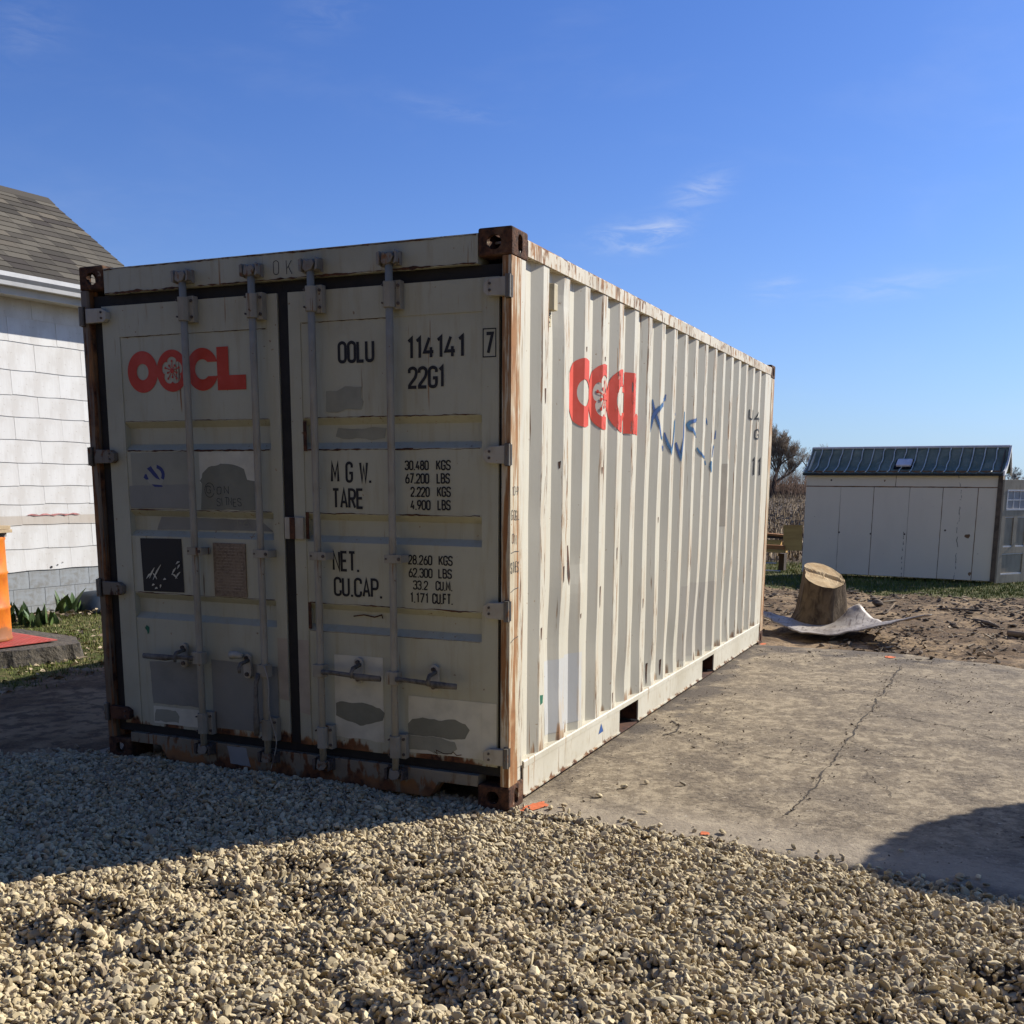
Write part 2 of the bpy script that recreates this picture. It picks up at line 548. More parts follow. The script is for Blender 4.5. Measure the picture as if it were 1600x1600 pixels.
w, q = GW, 0.2
GL = {
    '0': (w, [([(0, 0, q), (w, 0, q), (w, 1, q), (0, 1, q)], True)]),
    '1': (0.20, [([(0.02, 0.86), (0.16, 1), (0.16, 0)], False)]),
    '2': (w, [([(0, 0.74), (0, 1, q), (w, 1, q), (w, 0.58, q), (0, 0.10, 0.06), (0, 0), (w, 0)], False)]),
    '3': (w, [([(0, 0.80), (0, 1, q), (w, 1, q), (w, 0.53, 0.17), (0.15, 0.53)], False), ([(0.15, 0.53), (w, 0.53, 0.2), (w, 0, q), (0, 0, q), (0, 0.22)], False)]),
    '4': (w, [([(0.22, 1), (0, 0.28), (w, 0.28)], False), ([(0.29, 0.52), (0.29, 0)], False)]),
    '6': (w, [([(0, 0, q), (w, 0, q), (w, 0.56, q), (0, 0.56, q)], True), ([(0.0, 0.30), (0.01, 0.50, 0.1), (0.30, 1)], False)]),
    '7': (w, [([(0, 1), (w, 1), (0.12, 0)], False)]),
    '8': (w, [([(0, 0, q), (w, 0, q), (w, 0.52, q), (0, 0.52, q)], True), ([(0.03, 0.52, q), (0.37, 0.52, q), (0.37, 1, q), (0.03, 1, q)], True)]),
    '9': (w, [([(0, 0.44, q), (w, 0.44, q), (w, 1, q), (0, 1, q)], True), ([(w, 0.70), (w - 0.01, 0.50, 0.1), (0.10, 0)], False)]),
    '.': (0.10, [([(0.05, -0.07), (0.05, 0.06)], False)]),
    '-': (0.25, [([(0, 0.5), (0.25, 0.5)], False)]),
    'A': (w, [([(0, 0), (w / 2, 1), (w, 0)], False), ([(0.07, 0.30), (w - 0.07, 0.30)], False)]),
    'B': (w, [([(0, 0), (0, 1), (w * 0.9, 1, 0.18), (w * 0.9, 0.53, 0.18), (0.05, 0.53)], False), ([(0.05, 0.53), (w, 0.53, 0.2), (w, 0, q), (0, 0)], False)]),
    'C': (w, [([(w, 0.72), (w, 1, q), (0, 1, q), (0, 0, q), (w, 0, q), (w, 0.28)], False)]),
    'E': (w * 0.9, [([(w * 0.9, 1), (0, 1), (0, 0), (w * 0.9, 0)], False), ([(0.03, 0.52), (w * 0.8, 0.52)], False)]),
    'F': (w * 0.9, [([(w * 0.9, 1), (0, 1), (0, 0)], False), ([(0.03, 0.52), (w * 0.8, 0.52)], False)]),
    'G': (w, [([(w, 0.74), (w, 1, q), (0, 1, q), (0, 0, q), (w, 0, q), (w, 0.45), (0.2, 0.45)], False)]),
    'I': (0.1, [([(0.05, 0), (0.05, 1)], False)]),
    'K': (w, [([(0, 0), (0, 1)], False), ([(w, 1), (0.04, 0.42)], False), ([(0.14, 0.56), (w, 0)], False)]),
    'L': (w * 0.85, [([(0, 1), (0, 0), (w * 0.85, 0)], False)]),
    'M': (w * 1.2, [([(0, 0), (0.02, 1), (w * 0.6, 0.28), (w * 1.2 - 0.02, 1), (w * 1.2, 0)], False)]),
    'N': (w, [([(0, 0), (0, 1), (w, 0), (w, 1)], False)]),
    'P': (w, [([(0, 0), (0, 1), (w, 1, q), (w, 0.46, q), (0.04, 0.46)], False)]),
    'R': (w, [([(0, 0), (0, 1), (w, 1, q), (w, 0.5, q), (0.04, 0.5)], False), ([(0.18, 0.5), (w, 0)], False)]),
    'S': (w, [([(w, 0.78), (w, 1, q), (0, 1, q), (0, 0.56, 0.18), (w, 0.46, 0.18), (w, 0, q), (0, 0, q), (0, 0.22)], False)]),
    'T': (w, [([(0, 1), (w, 1)], False), ([(w / 2, 0.97), (w / 2, 0)], False)]),
    'U': (w, [([(0, 1), (0, 0, q), (w, 0, q), (w, 1)], False)]),
    'W': (w * 1.25, [([(0, 1), (w * 0.3, 0), (w * 0.625, 0.8), (w * 0.95, 0), (w * 1.25, 1)], False)]),
}
GL['O'] = GL['0']


def ribbon(pts, t):
    """mitred strip along a 2D polyline: left and right outlines"""
    P = [Vector(p) for p in pts]
    closed = (P[0] - P[-1]).length < 1e-6
    n = len(P)
    L, Rr = [], []
    tt = t if isinstance(t, (list, tuple)) else [t] * n
    for k in range(n):
        if closed and k in (0, n - 1):
            a, b = P[n - 2], P[1]
        else:
            a, b = P[max(k - 1, 0)], P[min(k + 1, n - 1)]
        c = P[k]
        d1 = (c - a) if (c - a).length > 1e-9 else (b - c)
        d2 = (b - c) if (b - c).length > 1e-9 else (c - a)
        d1 = d1.normalized(); d2 = d2.normalized()
        n1 = Vector((-d1.y, d1.x)); n2 = Vector((-d2.y, d2.x))
        mt = (n1 + n2)
        mt = mt.normalized() if mt.length > 1e-6 else n1
        s = tt[k] * 0.5 / max(0.45, mt.dot(n1))
        L.append(c + mt * s); Rr.append(c - mt * s)
    return L, Rr


def text_strips(text, x0, x1, z0, H, t, jitter=0.0):
    """strips of 2D quads for a line of text fitted between x0 and x1"""
    gap, space = 0.17, 0.46
    W = 0.0
    for i, ch in enumerate(text):
        W += space if ch == ' ' else GL[ch][0] + gap
    W -= gap
    th = t * H
    sx = (x1 - x0 - th) / W
    sz = H - th
    strips, cx = [], 0.0
    for ch in text:
        if ch == ' ':
            cx += space; continue
        gw, strokes = GL[ch]
        jx, jz, jr = (rng.uniform(-1, 1) * jitter for _ in range(3))
        for path, closed in strokes:
            pl = _round(path, closed)
            pts = []
            for (px, pz) in pl:
                pz2 = pz + jz + jr * (px - 0.2) * 2
                px2 = px + jx + jr * 0.5 * (pz - 0.5)
                if jitter:
                    px2 += 0.4 * jitter * vn(px2 * 3, pz2 * 3, cx * 5)
                pts.append((x0 + th / 2 + (cx + px2) * sx, z0 + th / 2 + pz2 * sz))
            strips.append(ribbon(pts, th))
        cx += gw + gap
    return strips


def strips_to_mb(strips, y, mb=None):
    mb = mb or MB()
    for k, (L, Rr) in enumerate(strips):
        yy = y - 0.00025 * (k % 4)
        i = len(mb.v)
        for a, b in zip(L, Rr):
            mb.v += [(a.x, yy, a.y), (b.x, yy, b.y)]
        for j in range(len(L) - 1):
            mb.f.append((i + 2 * j, i + 2 * j + 1, i + 2 * j + 3, i + 2 * j + 2))
    return mb


def fill2d(loops):
    """even-odd filled 2D outlines -> bmesh in the xy plane"""
    cu = bpy.data.curves.new('outline', 'CURVE')
    cu.dimensions = '2D'
    cu.fill_mode = 'BOTH'
    for lp in loops:
        sp = cu.splines.new('POLY')
        sp.points.add(len(lp) - 1)
        for p, c in zip(sp.points, lp):
            p.co = (c[0], c[1], 0, 1)
        sp.use_cyclic_u = True
    o = bpy.data.objects.new('outline', cu)
    me = o.to_mesh()
    bm = bmesh.new()
    bm.from_mesh(me)
    o.to_mesh_clear()
    bpy.data.objects.remove(o)
    bpy.data.curves.remove(cu)
    bmesh.ops.remove_doubles(bm, verts=bm.verts, dist=1e-5)
    return bm


# logo outlines in units of the letter radius, origin at the lower left
def circ(cx, cy, r, n=40, ry=None):
    return [(cx + r * math.cos(2 * math.pi * k / n), cy + (ry or r) * math.sin(2 * math.pi * k / n)) for k in range(n)]


def logo_loops():
    reds = []
    reds.append([circ(1, 1, 1.0), circ(1, 1, 0.39)])
    fl = []
    for k in range(60):
        a = math.pi / 2 + 2 * math.pi * k / 60
        r = 0.50 + 0.16 * abs(math.cos(2.5 * (a - math.pi / 2))) ** 0.55
        fl.append((2.94 + r * math.cos(a), 1.0 + r * math.sin(a)))
    c2 = []
    for k in range(41):
        a = R(38) + R(360 - 76) * k / 40
        c2.append((2.94 + math.cos(a), 1.0 + math.sin(a)))
    # second letter: the ring stays closed behind the flower
    reds.append([circ(2.94, 1, 1.0), fl])
    # third letter: ring with a slot to the right
    a0 = math.asin(0.33)
    c3 = [(4.88 + math.cos(a0 + (2 * math.pi - 2 * a0) * k / 48), 1 + math.sin(a0 + (2 * math.pi - 2 * a0) * k / 48)) for k in range(49)]
    b0 = math.asin(0.33 / 0.47)
    c3 += [(4.88 + 0.47 * math.cos(2 * math.pi - b0 - (2 * math.pi - 2 * b0) * k / 30), 1 + 0.47 * math.sin(2 * math.pi - b0 - (2 * math.pi - 2 * b0) * k / 30)) for k in range(31)]
    reds.append([c3])
    reds.append([[(5.80, 0), (7.55, 0), (7.55, 0.68), (6.52, 0.68), (6.52, 2.0), (5.80, 2.0)]])
    sta = [circ(2.94, 1.0, 0.13, 12)]
    stam = []
    for k in range(10):
        a = math.pi / 2 + 2 * math.pi * k / 10
        rr = 0.46 if k % 2 == 0 else 0.30
        stam.append(((2.94 + 0.15 * math.cos(a), 1 + 0.15 * math.sin(a)), (2.94 + rr * math.cos(a), 1 + rr * math.sin(a))))
    return reds, sta, stam


def logo_bmeshes():
    reds, sta, stam = logo_loops()
    out = [fill2d(l) for l in reds]
    out.append(fill2d([sta[0]]))
    for (a, b) in stam:
        d = (Vector(b) - Vector(a)).normalized() * 1.0
        nn = Vector((-d.y, d.x)) * 0.022
        out.append(fill2d([[tuple(Vector(a) - nn), tuple(Vector(b) - nn), tuple(Vector(b) + nn), tuple(Vector(a) + nn)]]))
        out.append(fill2d([circ(b[0], b[1], 0.06, 8)]))
    return out


# ------------------------------------------------------------------ the shipping container
CW, CLN, CH = 2.438, 6.058, 2.591
box = thing('shipping_container', 'large cream steel shipping container with rusty corners standing on the slab', 'shipping container')
YD = 0.020                          # face of the door panels

# corner casting: hollow block with an oval opening in each outer face
def make_casting():
    bm = bmesh.new()
    def addbox(x0, x1, y0, y1, z0, z1, bev=0):
        b2 = bmesh.new()
        bmesh.ops.create_cube(b2, size=1)
        for v in b2.verts:
            v.co = Vector((x0 + (v.co.x + .5) * (x1 - x0), y0 + (v.co.y + .5) * (y1 - y0), z0 + (v.co.z + .5) * (z1 - z0)))
        if bev:
            bmesh.ops.bevel(b2, geom=b2.edges[:], offset=bev, segments=3, affect='EDGES', profile=0.5)
        me = bpy.data.meshes.new('tmp'); b2.to_mesh(me); b2.free()
        return bpy.data.objects.new('tmp', me)
    def oval(axis, c1, c2, w1, w2, depth0, depth1):
        mb = MB()
        pts = []
        r = min(w1, w2) / 2
        for k in range(24):
            a = 2 * math.pi * k / 24
            px, py = r * math.cos(a), r * math.sin(a)
            px += (w1 / 2 - r) * (1 if px > 1e-6 else -1 if px < -1e-6 else 0)
            py += (w2 / 2 - r) * (1 if py > 1e-6 else -1 if py < -1e-6 else 0)
            pts.append((c1 + px, c2 + py))
        mb.prism(pts, axis, depth0, depth1)
        me = bpy.data.meshes.new('tmp'); me.from_pydata(mb.v, [], mb.f)
        b2 = bmesh.new(); b2.from_mesh(me); bmesh.ops.recalc_face_normals(b2, faces=b2.faces); b2.to_mesh(me); b2.free()
        return bpy.data.objects.new('tmp', me)
    # outer corner at the origin, block runs to -x, +y, -z
    body = addbox(-0.162, 0, 0, 0.178, -0.118, 0, 0.010)
    cutters = [addbox(-0.134, -0.020, 0.022, 0.150, -0.098, -0.020),
               oval('y', -0.085, -0.062, 0.068, 0.060, -0.02, 0.06),
               oval('x', 0.089, -0.060, 0.050, 0.078, -0.06, 0.02),
               oval('z', -0.080, 0.089, 0.064, 0.110, -0.06, 0.02)]
    COL.objects.link(body)
    for c in cutters:
        COL.objects.link(c)
        md = body.modifiers.new('b', 'BOOLEAN'); md.object = c; md.operation = 'DIFFERENCE'; md.solver = 'EXACT'
    dg = bpy.context.evaluated_depsgraph_get()
    dg.update()
    me = bpy.data.meshes.new_from_object(body.evaluated_get(dg))
    for o in [body] + cutters:
        m0 = o.data
        bpy.data.objects.remove(o); bpy.data.meshes.remove(m0)
    return me


cast_me = make_casting()
cast_me.materials.clear(); cast_me.materials.append(M['casting'])
for (x, sx) in ((0, 1), (-CW, -1)):
    for (y, sy) in ((0, 1), (CLN, -1)):
        for (z, sz) in ((CH, 1), (0.0, -1)):
            o = bpy.data.objects.new('corner_casting', cast_me)
            COL.objects.link(o); o.parent = box
            o.location = (x, y, z); o.scale = (sx, sy, sz)

# posts
for (x, sx) in ((0, 1), (-CW, -1)):
    a = x - sx * 0.002
    mb = MB()
    mb.prism([(a, 0.003), (a, 0.105), (a - sx * 0.010, 0.112), (a - sx * 0.06, 0.112), (a - sx * 0.06, 0.06), (a - sx * 0.048, 0.05), (a - sx * 0.048, 0.012), (a - sx * 0.040, 0.003)], 'z', 0.118, CH - 0.118)
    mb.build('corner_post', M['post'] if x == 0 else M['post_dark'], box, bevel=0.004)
    mb = MB()
    mb.prism([(a, CLN - 0.003), (a, CLN - 0.13), (a - sx * 0.07, CLN - 0.13), (a - sx * 0.07, CLN - 0.003)], 'z', 0.118, CH - 0.118)
    mb.build('corner_post', M['post'], box, bevel=0.006)
    # the filler plate between post and first corrugation
    mb = MB().box(min(a - sx * 0.012, a - sx * 0.05), max(a - sx * 0.012, a - sx * 0.05), 0.1125, 0.17, 0.12, 2.49)
    mb.build('post_return', M['side'], box)

# header and sill
mb = MB()
mb.prism([(0.004, 2.447), (0.004, 2.572), (0.03, 2.578), (0.12, 2.578), (0.12, 2.447)], 'x', -CW + 0.163, -0.163)
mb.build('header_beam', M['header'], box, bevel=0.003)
mb = MB()
mb.prism([(-CW + 0.163, 0.104), (-2.07, 0.104), (-2.02, 0.024), (-0.42, 0.024), (-0.37, 0.104), (-0.163, 0.104), (-0.163, 0.158), (-CW + 0.163, 0.158)], 'y', 0.004, 0.10)
mb.build('sill_beam', M['sill'], box, bevel=0.003)
# upper part of the header where it runs between the castings, and the frame behind the gasket
mb = MB().box(-CW + 0.05, -0.05, 0.075, 0.11, 0.158, 2.447)
mb.build('door_frame_back', M['gasket'], box)

# side corrugation --------------------------------------------------
XC, XT = -0.006, -0.042
S0, PIT = 0.095, 0.278
brk = []                                                       # (s, x) profile points
brk.append((0.10, XC))
for k in range(0, 21):
    c0 = S0 + PIT * k
    if k == 0:
        pass
    else:
        brk.append((c0, XC))
    brk.append((c0 + 0.070, XC))
    if k < 20:
        brk.append((c0 + 0.138, XT)); brk.append((c0 + 0.210, XT))
brk.append((CLN - 0.12, XC))


def prof(s):
    if s <= brk[0][0]: return brk[0][1]
    for (a, xa), (b, xb) in zip(brk, brk[1:]):
        if s <= b:
            return xa + (xb - xa) * (s - a) / (b - a)
    return brk[-1][1]


def dent(s, z):
    """shallow knocks in the pressed sheet"""
    d = 0.0
    for (ds, dz, r, a) in ((0.60, 0.75, 0.22, 0.010), (0.78, 0.95, 0.16, -0.008), (3.55, 0.45, 0.35, 0.020), (3.3, 0.30, 0.2, 0.012), (1.75, 0.32, 0.16, 0.012), (2.8, 0.35, 0.22, 0.016), (4.5, 0.5, 0.3, 0.012), (0.62, 2.38, 0.12, 0.010), (2.2, 1.2, 0.5, 0.006), (4.9, 1.6, 0.5, 0.006), (0.40, 1.35, 0.10, 0.004), (0.68, 0.45, 0.12, 0.006), (1.25, 0.62, 0.14, 0.005), (2.05, 0.55, 0.16, 0.006), (2.35, 0.30, 0.10, 0.014), (0.95, 1.08, 0.08, 0.008)):
        q = ((s - ds) ** 2 + (z - dz) ** 2) / (r * r)
        if q < 9: d -= a * math.exp(-q)
    return d + 0.0016 * vn(s * 2.0, z * 1.3, 4.2) + 0.0008 * vn(s * 7, z * 2, 1)


def corrugated(x_off, sgn, name, dents=True):
    mb = MB()
    zs = [0.19 + (2.505 - 0.19) * k / 46 for k in range(47)]
    ss = []
    for (a, xa), (b, xb) in zip(brk, brk[1:]):
        ss.append(a); ss.append((a + b) / 2)
    ss.append(brk[-1][0])
    for z in zs:
        for s in ss:
            mb.v.append((x_off + sgn * (prof(s) + (dent(s, z) if dents else 0)), s, z))
    n = len(ss)
    for i in range(len(zs) - 1):
        for j in range(n - 1):
            mb.f.append((i * n + j, i * n + j + 1, (i + 1) * n + j + 1, (i + 1) * n + j))
    return mb.build(name, M['side'], box, recalc=True)


side_panel = corrugated(0.0, 1, 'side_panel')
corrugated(-CW, -1, 'side_panel', False)
# end wall and roof
mb = MB()
pts = []
x = -CW + 0.07
while x < -0.07:
    for dx, yy in ((0, -0.012), (0.07, -0.012), (0.138, -0.048), (0.21, -0.048)):
        if x + dx < -0.07: pts.append((x + dx, CLN + yy))
    x += PIT
pts.append((-0.07, CLN - 0.012))
mb.v = [(p[0], p[1], z) for z in (0.15, 2.52) for p in pts]
n = len(pts)
mb.f = [(k, k + 1, n + k + 1, n + k) for k in range(n - 1)]
mb.build('end_panel', M['side'], box)
mb = MB().box(-CW + 0.03, -0.03, CLN - 0.10, CLN - 0.004, 0.02, 0.149).build('end_beam', M['botrail'], box)
mb = MB().box(-CW + 0.163, -0.163, CLN - 0.10, CLN - 0.004, 2.521, 2.575).build('end_beam', M['rail'], box)
mb = MB().box(-CW + 0.05, -0.05, 0.121, CLN - 0.101, 2.546, 2.556).build('roof_panel', M['side'], box)
mb = MB().box(-CW + 0.06, -0.06, 0.111, CLN - 0.11, 0.152, 0.18).build('floor', M['dark_in'], box)

for (x, sx) in ((-CW, -1), (0, 1)):
    X = lambda a: x - sx * a
    mb = MB()
    n = 40
    poly = [(0.001, 2.4955), (0.001, 2.560), (0.006, 2.566), (0.060, 2.566), (0.060, 2.4955)]
    for k in range(n + 1):
        s = 0.179 + (CLN - 0.358) * k / n
        wob = 0.0022 * vn(s * 2.1, 3.3) + 0.0012 * vn(s * 9, 1.1)
        for (a, z) in poly:
            mb.v.append((X(a) , s, z + wob + (0.0022 * vn(s * 6, z * 30) if z > 2.55 else 0)))
    m5 = len(poly)
    for k in range(n):
        for j in range(m5):
            j2 = (j + 1) % m5
            mb.f.append((k * m5 + j, k * m5 + j2, (k + 1) * m5 + j2, (k + 1) * m5 + j))
    mb.f += [tuple(range(m5)), tuple(n * m5 + j for j in range(m5))]
    mb.build('top_rail', M['rail'], box)
    # bottom rail: flange, three webs and the fork pockets between them
    mb = MB().prism([(X(-0.000), 0.172), (X(-0.000), 0.200), (X(0.004), 0.206), (X(0.06), 0.206), (X(0.06), 0.172)], 'y', 0.179, CLN - 0.179)
    rail = mb.build('bottom_rail', M['botrail'], box, bevel=0.002)
    for (s0, s1) in ((0.179, 1.645), (2.02, 3.675), (4.05, CLN - 0.179)):
        mb = MB()
        xs = sorted((X(0.003), X(0.012)))
        mb.box(xs[0], xs[1], s0, s1, 0.040, 0.171)
        xs = sorted((X(-0.004), X(0.05)))
        mb.box(xs[0], xs[1], s0, s1, 0.031, 0.0395)
        mb.build('rail_web', M['botrail'], rail)
    for (s0, s1) in ((1.645, 2.02), (3.675, 4.05)):
        mb = MB()
        xs = sorted((X(0.004), X(1.2)))
        mb.box(xs[0], xs[1], s0 - 0.006, s0 - 0.0005, 0.041, 0.170)
        mb.box(xs[0], xs[1], s1 + 0.0005, s1 + 0.006, 0.041, 0.170)
        mb.box(xs[0], xs[1], s0, s1, 0.022, 0.0285)
        mb.build('fork_pocket', M['rust'], rail)
# cross members under the floor
for k in range(18):
    s = 0.3 + k * 0.325
    if 1.6 < s < 2.06 or 3.63 < s < 4.09: continue
    MB().box(-CW + 0.07, -0.07, s, s + 0.045, 0.045, 0.150).build('cross_member', M['rust'], box)

# doors --------------------------------------------------------------
RIBS = ((1.812, 1.670), (1.362, 1.228), (0.926, 0.792))


def door_mesh(xa, xb, ra, rb, tall):
    """frame border xa..xb, recessed ribs between ra and rb; face at YD"""
    mb = MB()
    zb, zt = 0.205, 2.392
    yb = 0.068
    e = 0.004                                                     # panel sits behind the frame
    prof_z = [(zb + 0.0, YD + e)]
    zz = [zt - tall]
    prof_z = [(zt - tall, YD + e)]
    for (t, b) in RIBS:
        prof_z += [(t, YD + e), (t - 0.030, YD + 0.040), (b + 0.030, YD + 0.040), (b, YD + e)]
    prof_z += [(zb, YD + e)]
    # panel with pressed ribs, wavy sheet
    nx = 14
    rows = []
    for k in range(len(prof_z) - 1):
        (z0, y0), (z1, y1) = prof_z[k], prof_z[k + 1]
        m = max(1, int(abs(z0 - z1) / 0.06))
        for j in range(m):
            t = j / m
            rows.append((z0 + (z1 - z0) * t, y0 + (y1 - y0) * t))
    rows.append(prof_z[-1])
    i0 = len(mb.v)
    for (z, y) in rows:
        for i in range(nx + 1):
            x = ra + (rb - ra) * i / nx
            f = 1.0 if 0 < i < nx else 0.0
            yy = y if f or y < YD + 0.01 else y
            mb.v.append((x, yy + 0.0016 * vn(x * 3.1, z * 3.1, 7) * f, z))
    for r in range(len(rows) - 1):
        for i in range(nx):
            a = i0 + r * (nx + 1) + i
            mb.f.append((a, a + 1, a + nx + 2, a + nx + 1))
    # frame members with their inner returns
    mb.box(xa, ra, YD, yb, zb, zt)
    mb.box(rb, xb, YD, yb, zb, zt)
    mb.box(ra + 0.0005, rb - 0.0005, YD, yb, zt - tall, zt - 0.0005)
    mb.box(ra + 0.0005, rb - 0.0005, YD + 0.045, yb - 0.001, zb + 0.001, zt - tall - 0.001)
    return mb


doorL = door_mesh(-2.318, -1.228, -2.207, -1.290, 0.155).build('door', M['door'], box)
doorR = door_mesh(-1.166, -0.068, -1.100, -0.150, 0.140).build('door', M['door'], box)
doorL['label'] = 'left door with a red company emblem'
doorR['label'] = 'right door with black stencilled numbers'

# gaskets: a lip round each door
def gasket(xa, xb, oxa, oxb, parent):
    mb = MB()
    y0, y1 = 0.034, 0.074
    mb.box(oxa, oxb, y0, y1, 2.3925, 2.446)
    mb.box(oxa, oxb, y0, y1, 0.1585, 0.2045)
    mb.box(oxa, xa - 0.0005, y0, y1, 0.205, 2.392)
    mb.box(xb + 0.0005, oxb, y0, y1, 0.205, 2.392)
    return mb.build('gasket', M['gasket'], parent)


gasket(-2.318, -1.228, -2.377, -1.198, doorL)
gasket(-1.166, -0.068, -1.1975, -0.051, doorR)
# lip of rubber over the gap between the doors
MB().box(-1.224, -1.170, 0.026, 0.033, 0.207, 2.40).build('gasket', M['gasket'], doorR)

# hinges
for zc in (2.345, 1.638, 0.945, 0.262):
    for (door, x_in, x_out, sgn) in ((doorR, -0.128, -0.030, 1), (doorL, -2.260, -2.395, -1)):
        mb = MB()
        if sgn > 0:
            mb.prism([(x_in, zc + 0.018), (x_in + 0.03, zc + 0.036), (x_out + 0.012, zc + 0.040), (x_out + 0.012, zc - 0.040), (x_in + 0.02, zc - 0.036), (x_in, zc - 0.020)], 'y', -0.014, YD - 0.0006)
        else:
            mb.prism([(x_in, zc + 0.018), (x_in - 0.03, zc + 0.034), (x_out, zc + 0.036), (x_out, zc - 0.036), (x_in - 0.02, zc - 0.034), (x_in, zc - 0.020)], 'y', -0.014, YD - 0.0006)
        h = mb.build('hinge', M['hinge'] if sgn > 0 or zc > 2 else (M['hinge_dark'] if zc > 0.5 else M['rust']), door, bevel=0.004)
        xp = (x_out + 0.010) if sgn > 0 else (x_out - 0.004)
        # lugs that carry the hinge pin on the post
        px = -0.012 if sgn > 0 else -CW + 0.014
        mb = MB().tube([(px, -0.012, zc - 0.047), (px, -0.012, zc + 0.047)], 0.013, 10)
        mb.build('hinge_pin', M['hinge_dark'], box, smooth=False)
        mb = MB().box(min(px - 0.014, px + 0.012), max(px - 0.014, px + 0.012), -0.002, 0.0025, zc - 0.05, zc + 0.05)
        mb.build('hinge_lug', M['keeper'], box)
        if sgn > 0:
            MB().box(-0.0025, -0.0012, 0.006, 0.019, zc - 0.045, zc + 0.045).build('hinge_slot', M['gasket'], box)
        for dz in (-0.014, 0.014):
            bx = x_in + sgn * 0.030
            MB().cyl((bx, -0.019, zc + dz), (bx, -0.0145, zc + dz), 0.006, 8).build('bolt', M['keeper'], door)

# locking gear
YB = -0.030
BARS = [(doorL, -1.744, 2.342, 0.265, 0), (doorL, -1.335, 2.334, 0.272, 1), (doorR, -1.001, 2.346, 0.266, 2), (doorR, -0.586, 2.340, 0.262, 3)]
bar_me = MB().tube([(0, 0, 0.125), (0, 0, 0.6), (0, 0, 1.2), (0, 0, 1.9), (0, 0, 2.49)], 0.0175, 14).build('locking_bar', M['bar'], doorL, smooth=True)
first = True
for door, bx, zt, zb, idx in BARS:
    if first:
        o = bar_me; first = False
    else:
        o = bar_me.copy(); COL.objects.link(o)
    o.parent = door
    o.location = (bx, YB, 0)
    for (zc, hh, nm) in ((zt, 0.062, 'bar_bracket'), (zb, 0.060, 'bar_bracket')):
        mb = MB()
        xl, xr = bx - 0.046, bx + 0.050
        mb.box(xl + 0.018, xr, YB + 0.012, YD - 0.0008, zc - hh, zc + hh)        # base plate
        o2 = mb.build(nm, M['bar'], door, bevel=0.004)
        mb = MB()
        mb.prism([(bx - 0.030, YD - 0.001), (bx - 0.030, YB - 0.004), (bx - 0.016, YB - 0.024), (bx + 0.016, YB - 0.024), (bx + 0.026, YB - 0.004), (bx + 0.026, YB + 0.0115), (bx + 0.006, YB + 0.0115)], 'z', zc - hh + 0.006, zc + hh - 0.006)
        mb.build('bar_clamp', M['bar'], door, bevel=0.004)
        for sz_ in (-0.038, 0.038):
            MB().cyl((bx + 0.040, YB + 0.005, zc + sz_), (bx + 0.040, YB + 0.0118, zc + sz_), 0.0075, 8).build('bolt', M['keeper'], door)
            MB().cyl((bx - 0.022, YB - 0.028, zc + sz_), (bx - 0.022, YB - 0.012, zc + sz_), 0.0045, 8).build('bolt', M['keeper'], door)
    # guide half way up
    zc = 1.164
    mb = MB().box(bx - 0.034, bx + 0.058, YB - 0.022, YB - 0.0182, zc - 0.020, zc + 0.020)
    mb.box(bx + 0.022, bx + 0.058, YB - 0.018, YD - 0.001, zc - 0.018, zc + 0.018)
    gd = mb.build('bar_guide', M['bar'], door, bevel=0.003)
    MB().cyl((bx + 0.045, YB - 0.028, zc), (bx + 0.045, YB - 0.0225, zc), 0.008, 8).build('bolt', M['keeper'], door)
    MB().cyl((bx - 0.024, YB - 0.026, zc), (bx - 0.024, YB - 0.0225, zc), 0.005, 8).build('bolt', M['keeper'], door)
    # cams and keepers at both ends
    for (zc, up) in ((2.494, 1), (0.128, -1)):
        mb = MB()
        mb.prism([(bx - 0.030, zc - 0.018), (bx - 0.012, zc - 0.030), (bx + 0.020, zc - 0.022), (bx + 0.034, zc + 0.004), (bx + 0.022, zc + 0.022), (bx - 0.004, zc + 0.016), (bx - 0.022, zc + 0.028)], 'y', YB - 0.022, YB + 0.010)
        mb.build('locking_cam', M['cam'], door, bevel=0.004)
        mb = MB()
        mb.box(bx - 0.052, bx + 0.050, YB + 0.0115, 0.0035, zc - 0.030, zc + 0.030)
        mb.prism([(bx + 0.036, zc - 0.030), (bx + 0.052, zc - 0.022), (bx + 0.054, zc + 0.020), (bx + 0.040, zc + 0.032), (bx + 0.044, zc)], 'y', YB - 0.026, YB + 0.011)
        mb.prism([(bx - 0.052, zc - 0.026), (bx - 0.040, zc - 0.030), (bx - 0.036, zc - 0.004), (bx - 0.040, zc + 0.030), (bx - 0.054, zc + 0.024)], 'y', YB - 0.020, YB + 0.011)
        mb.build('cam_keeper', M['keeper'] if up < 0 else M['cam'], box, bevel=0.003)


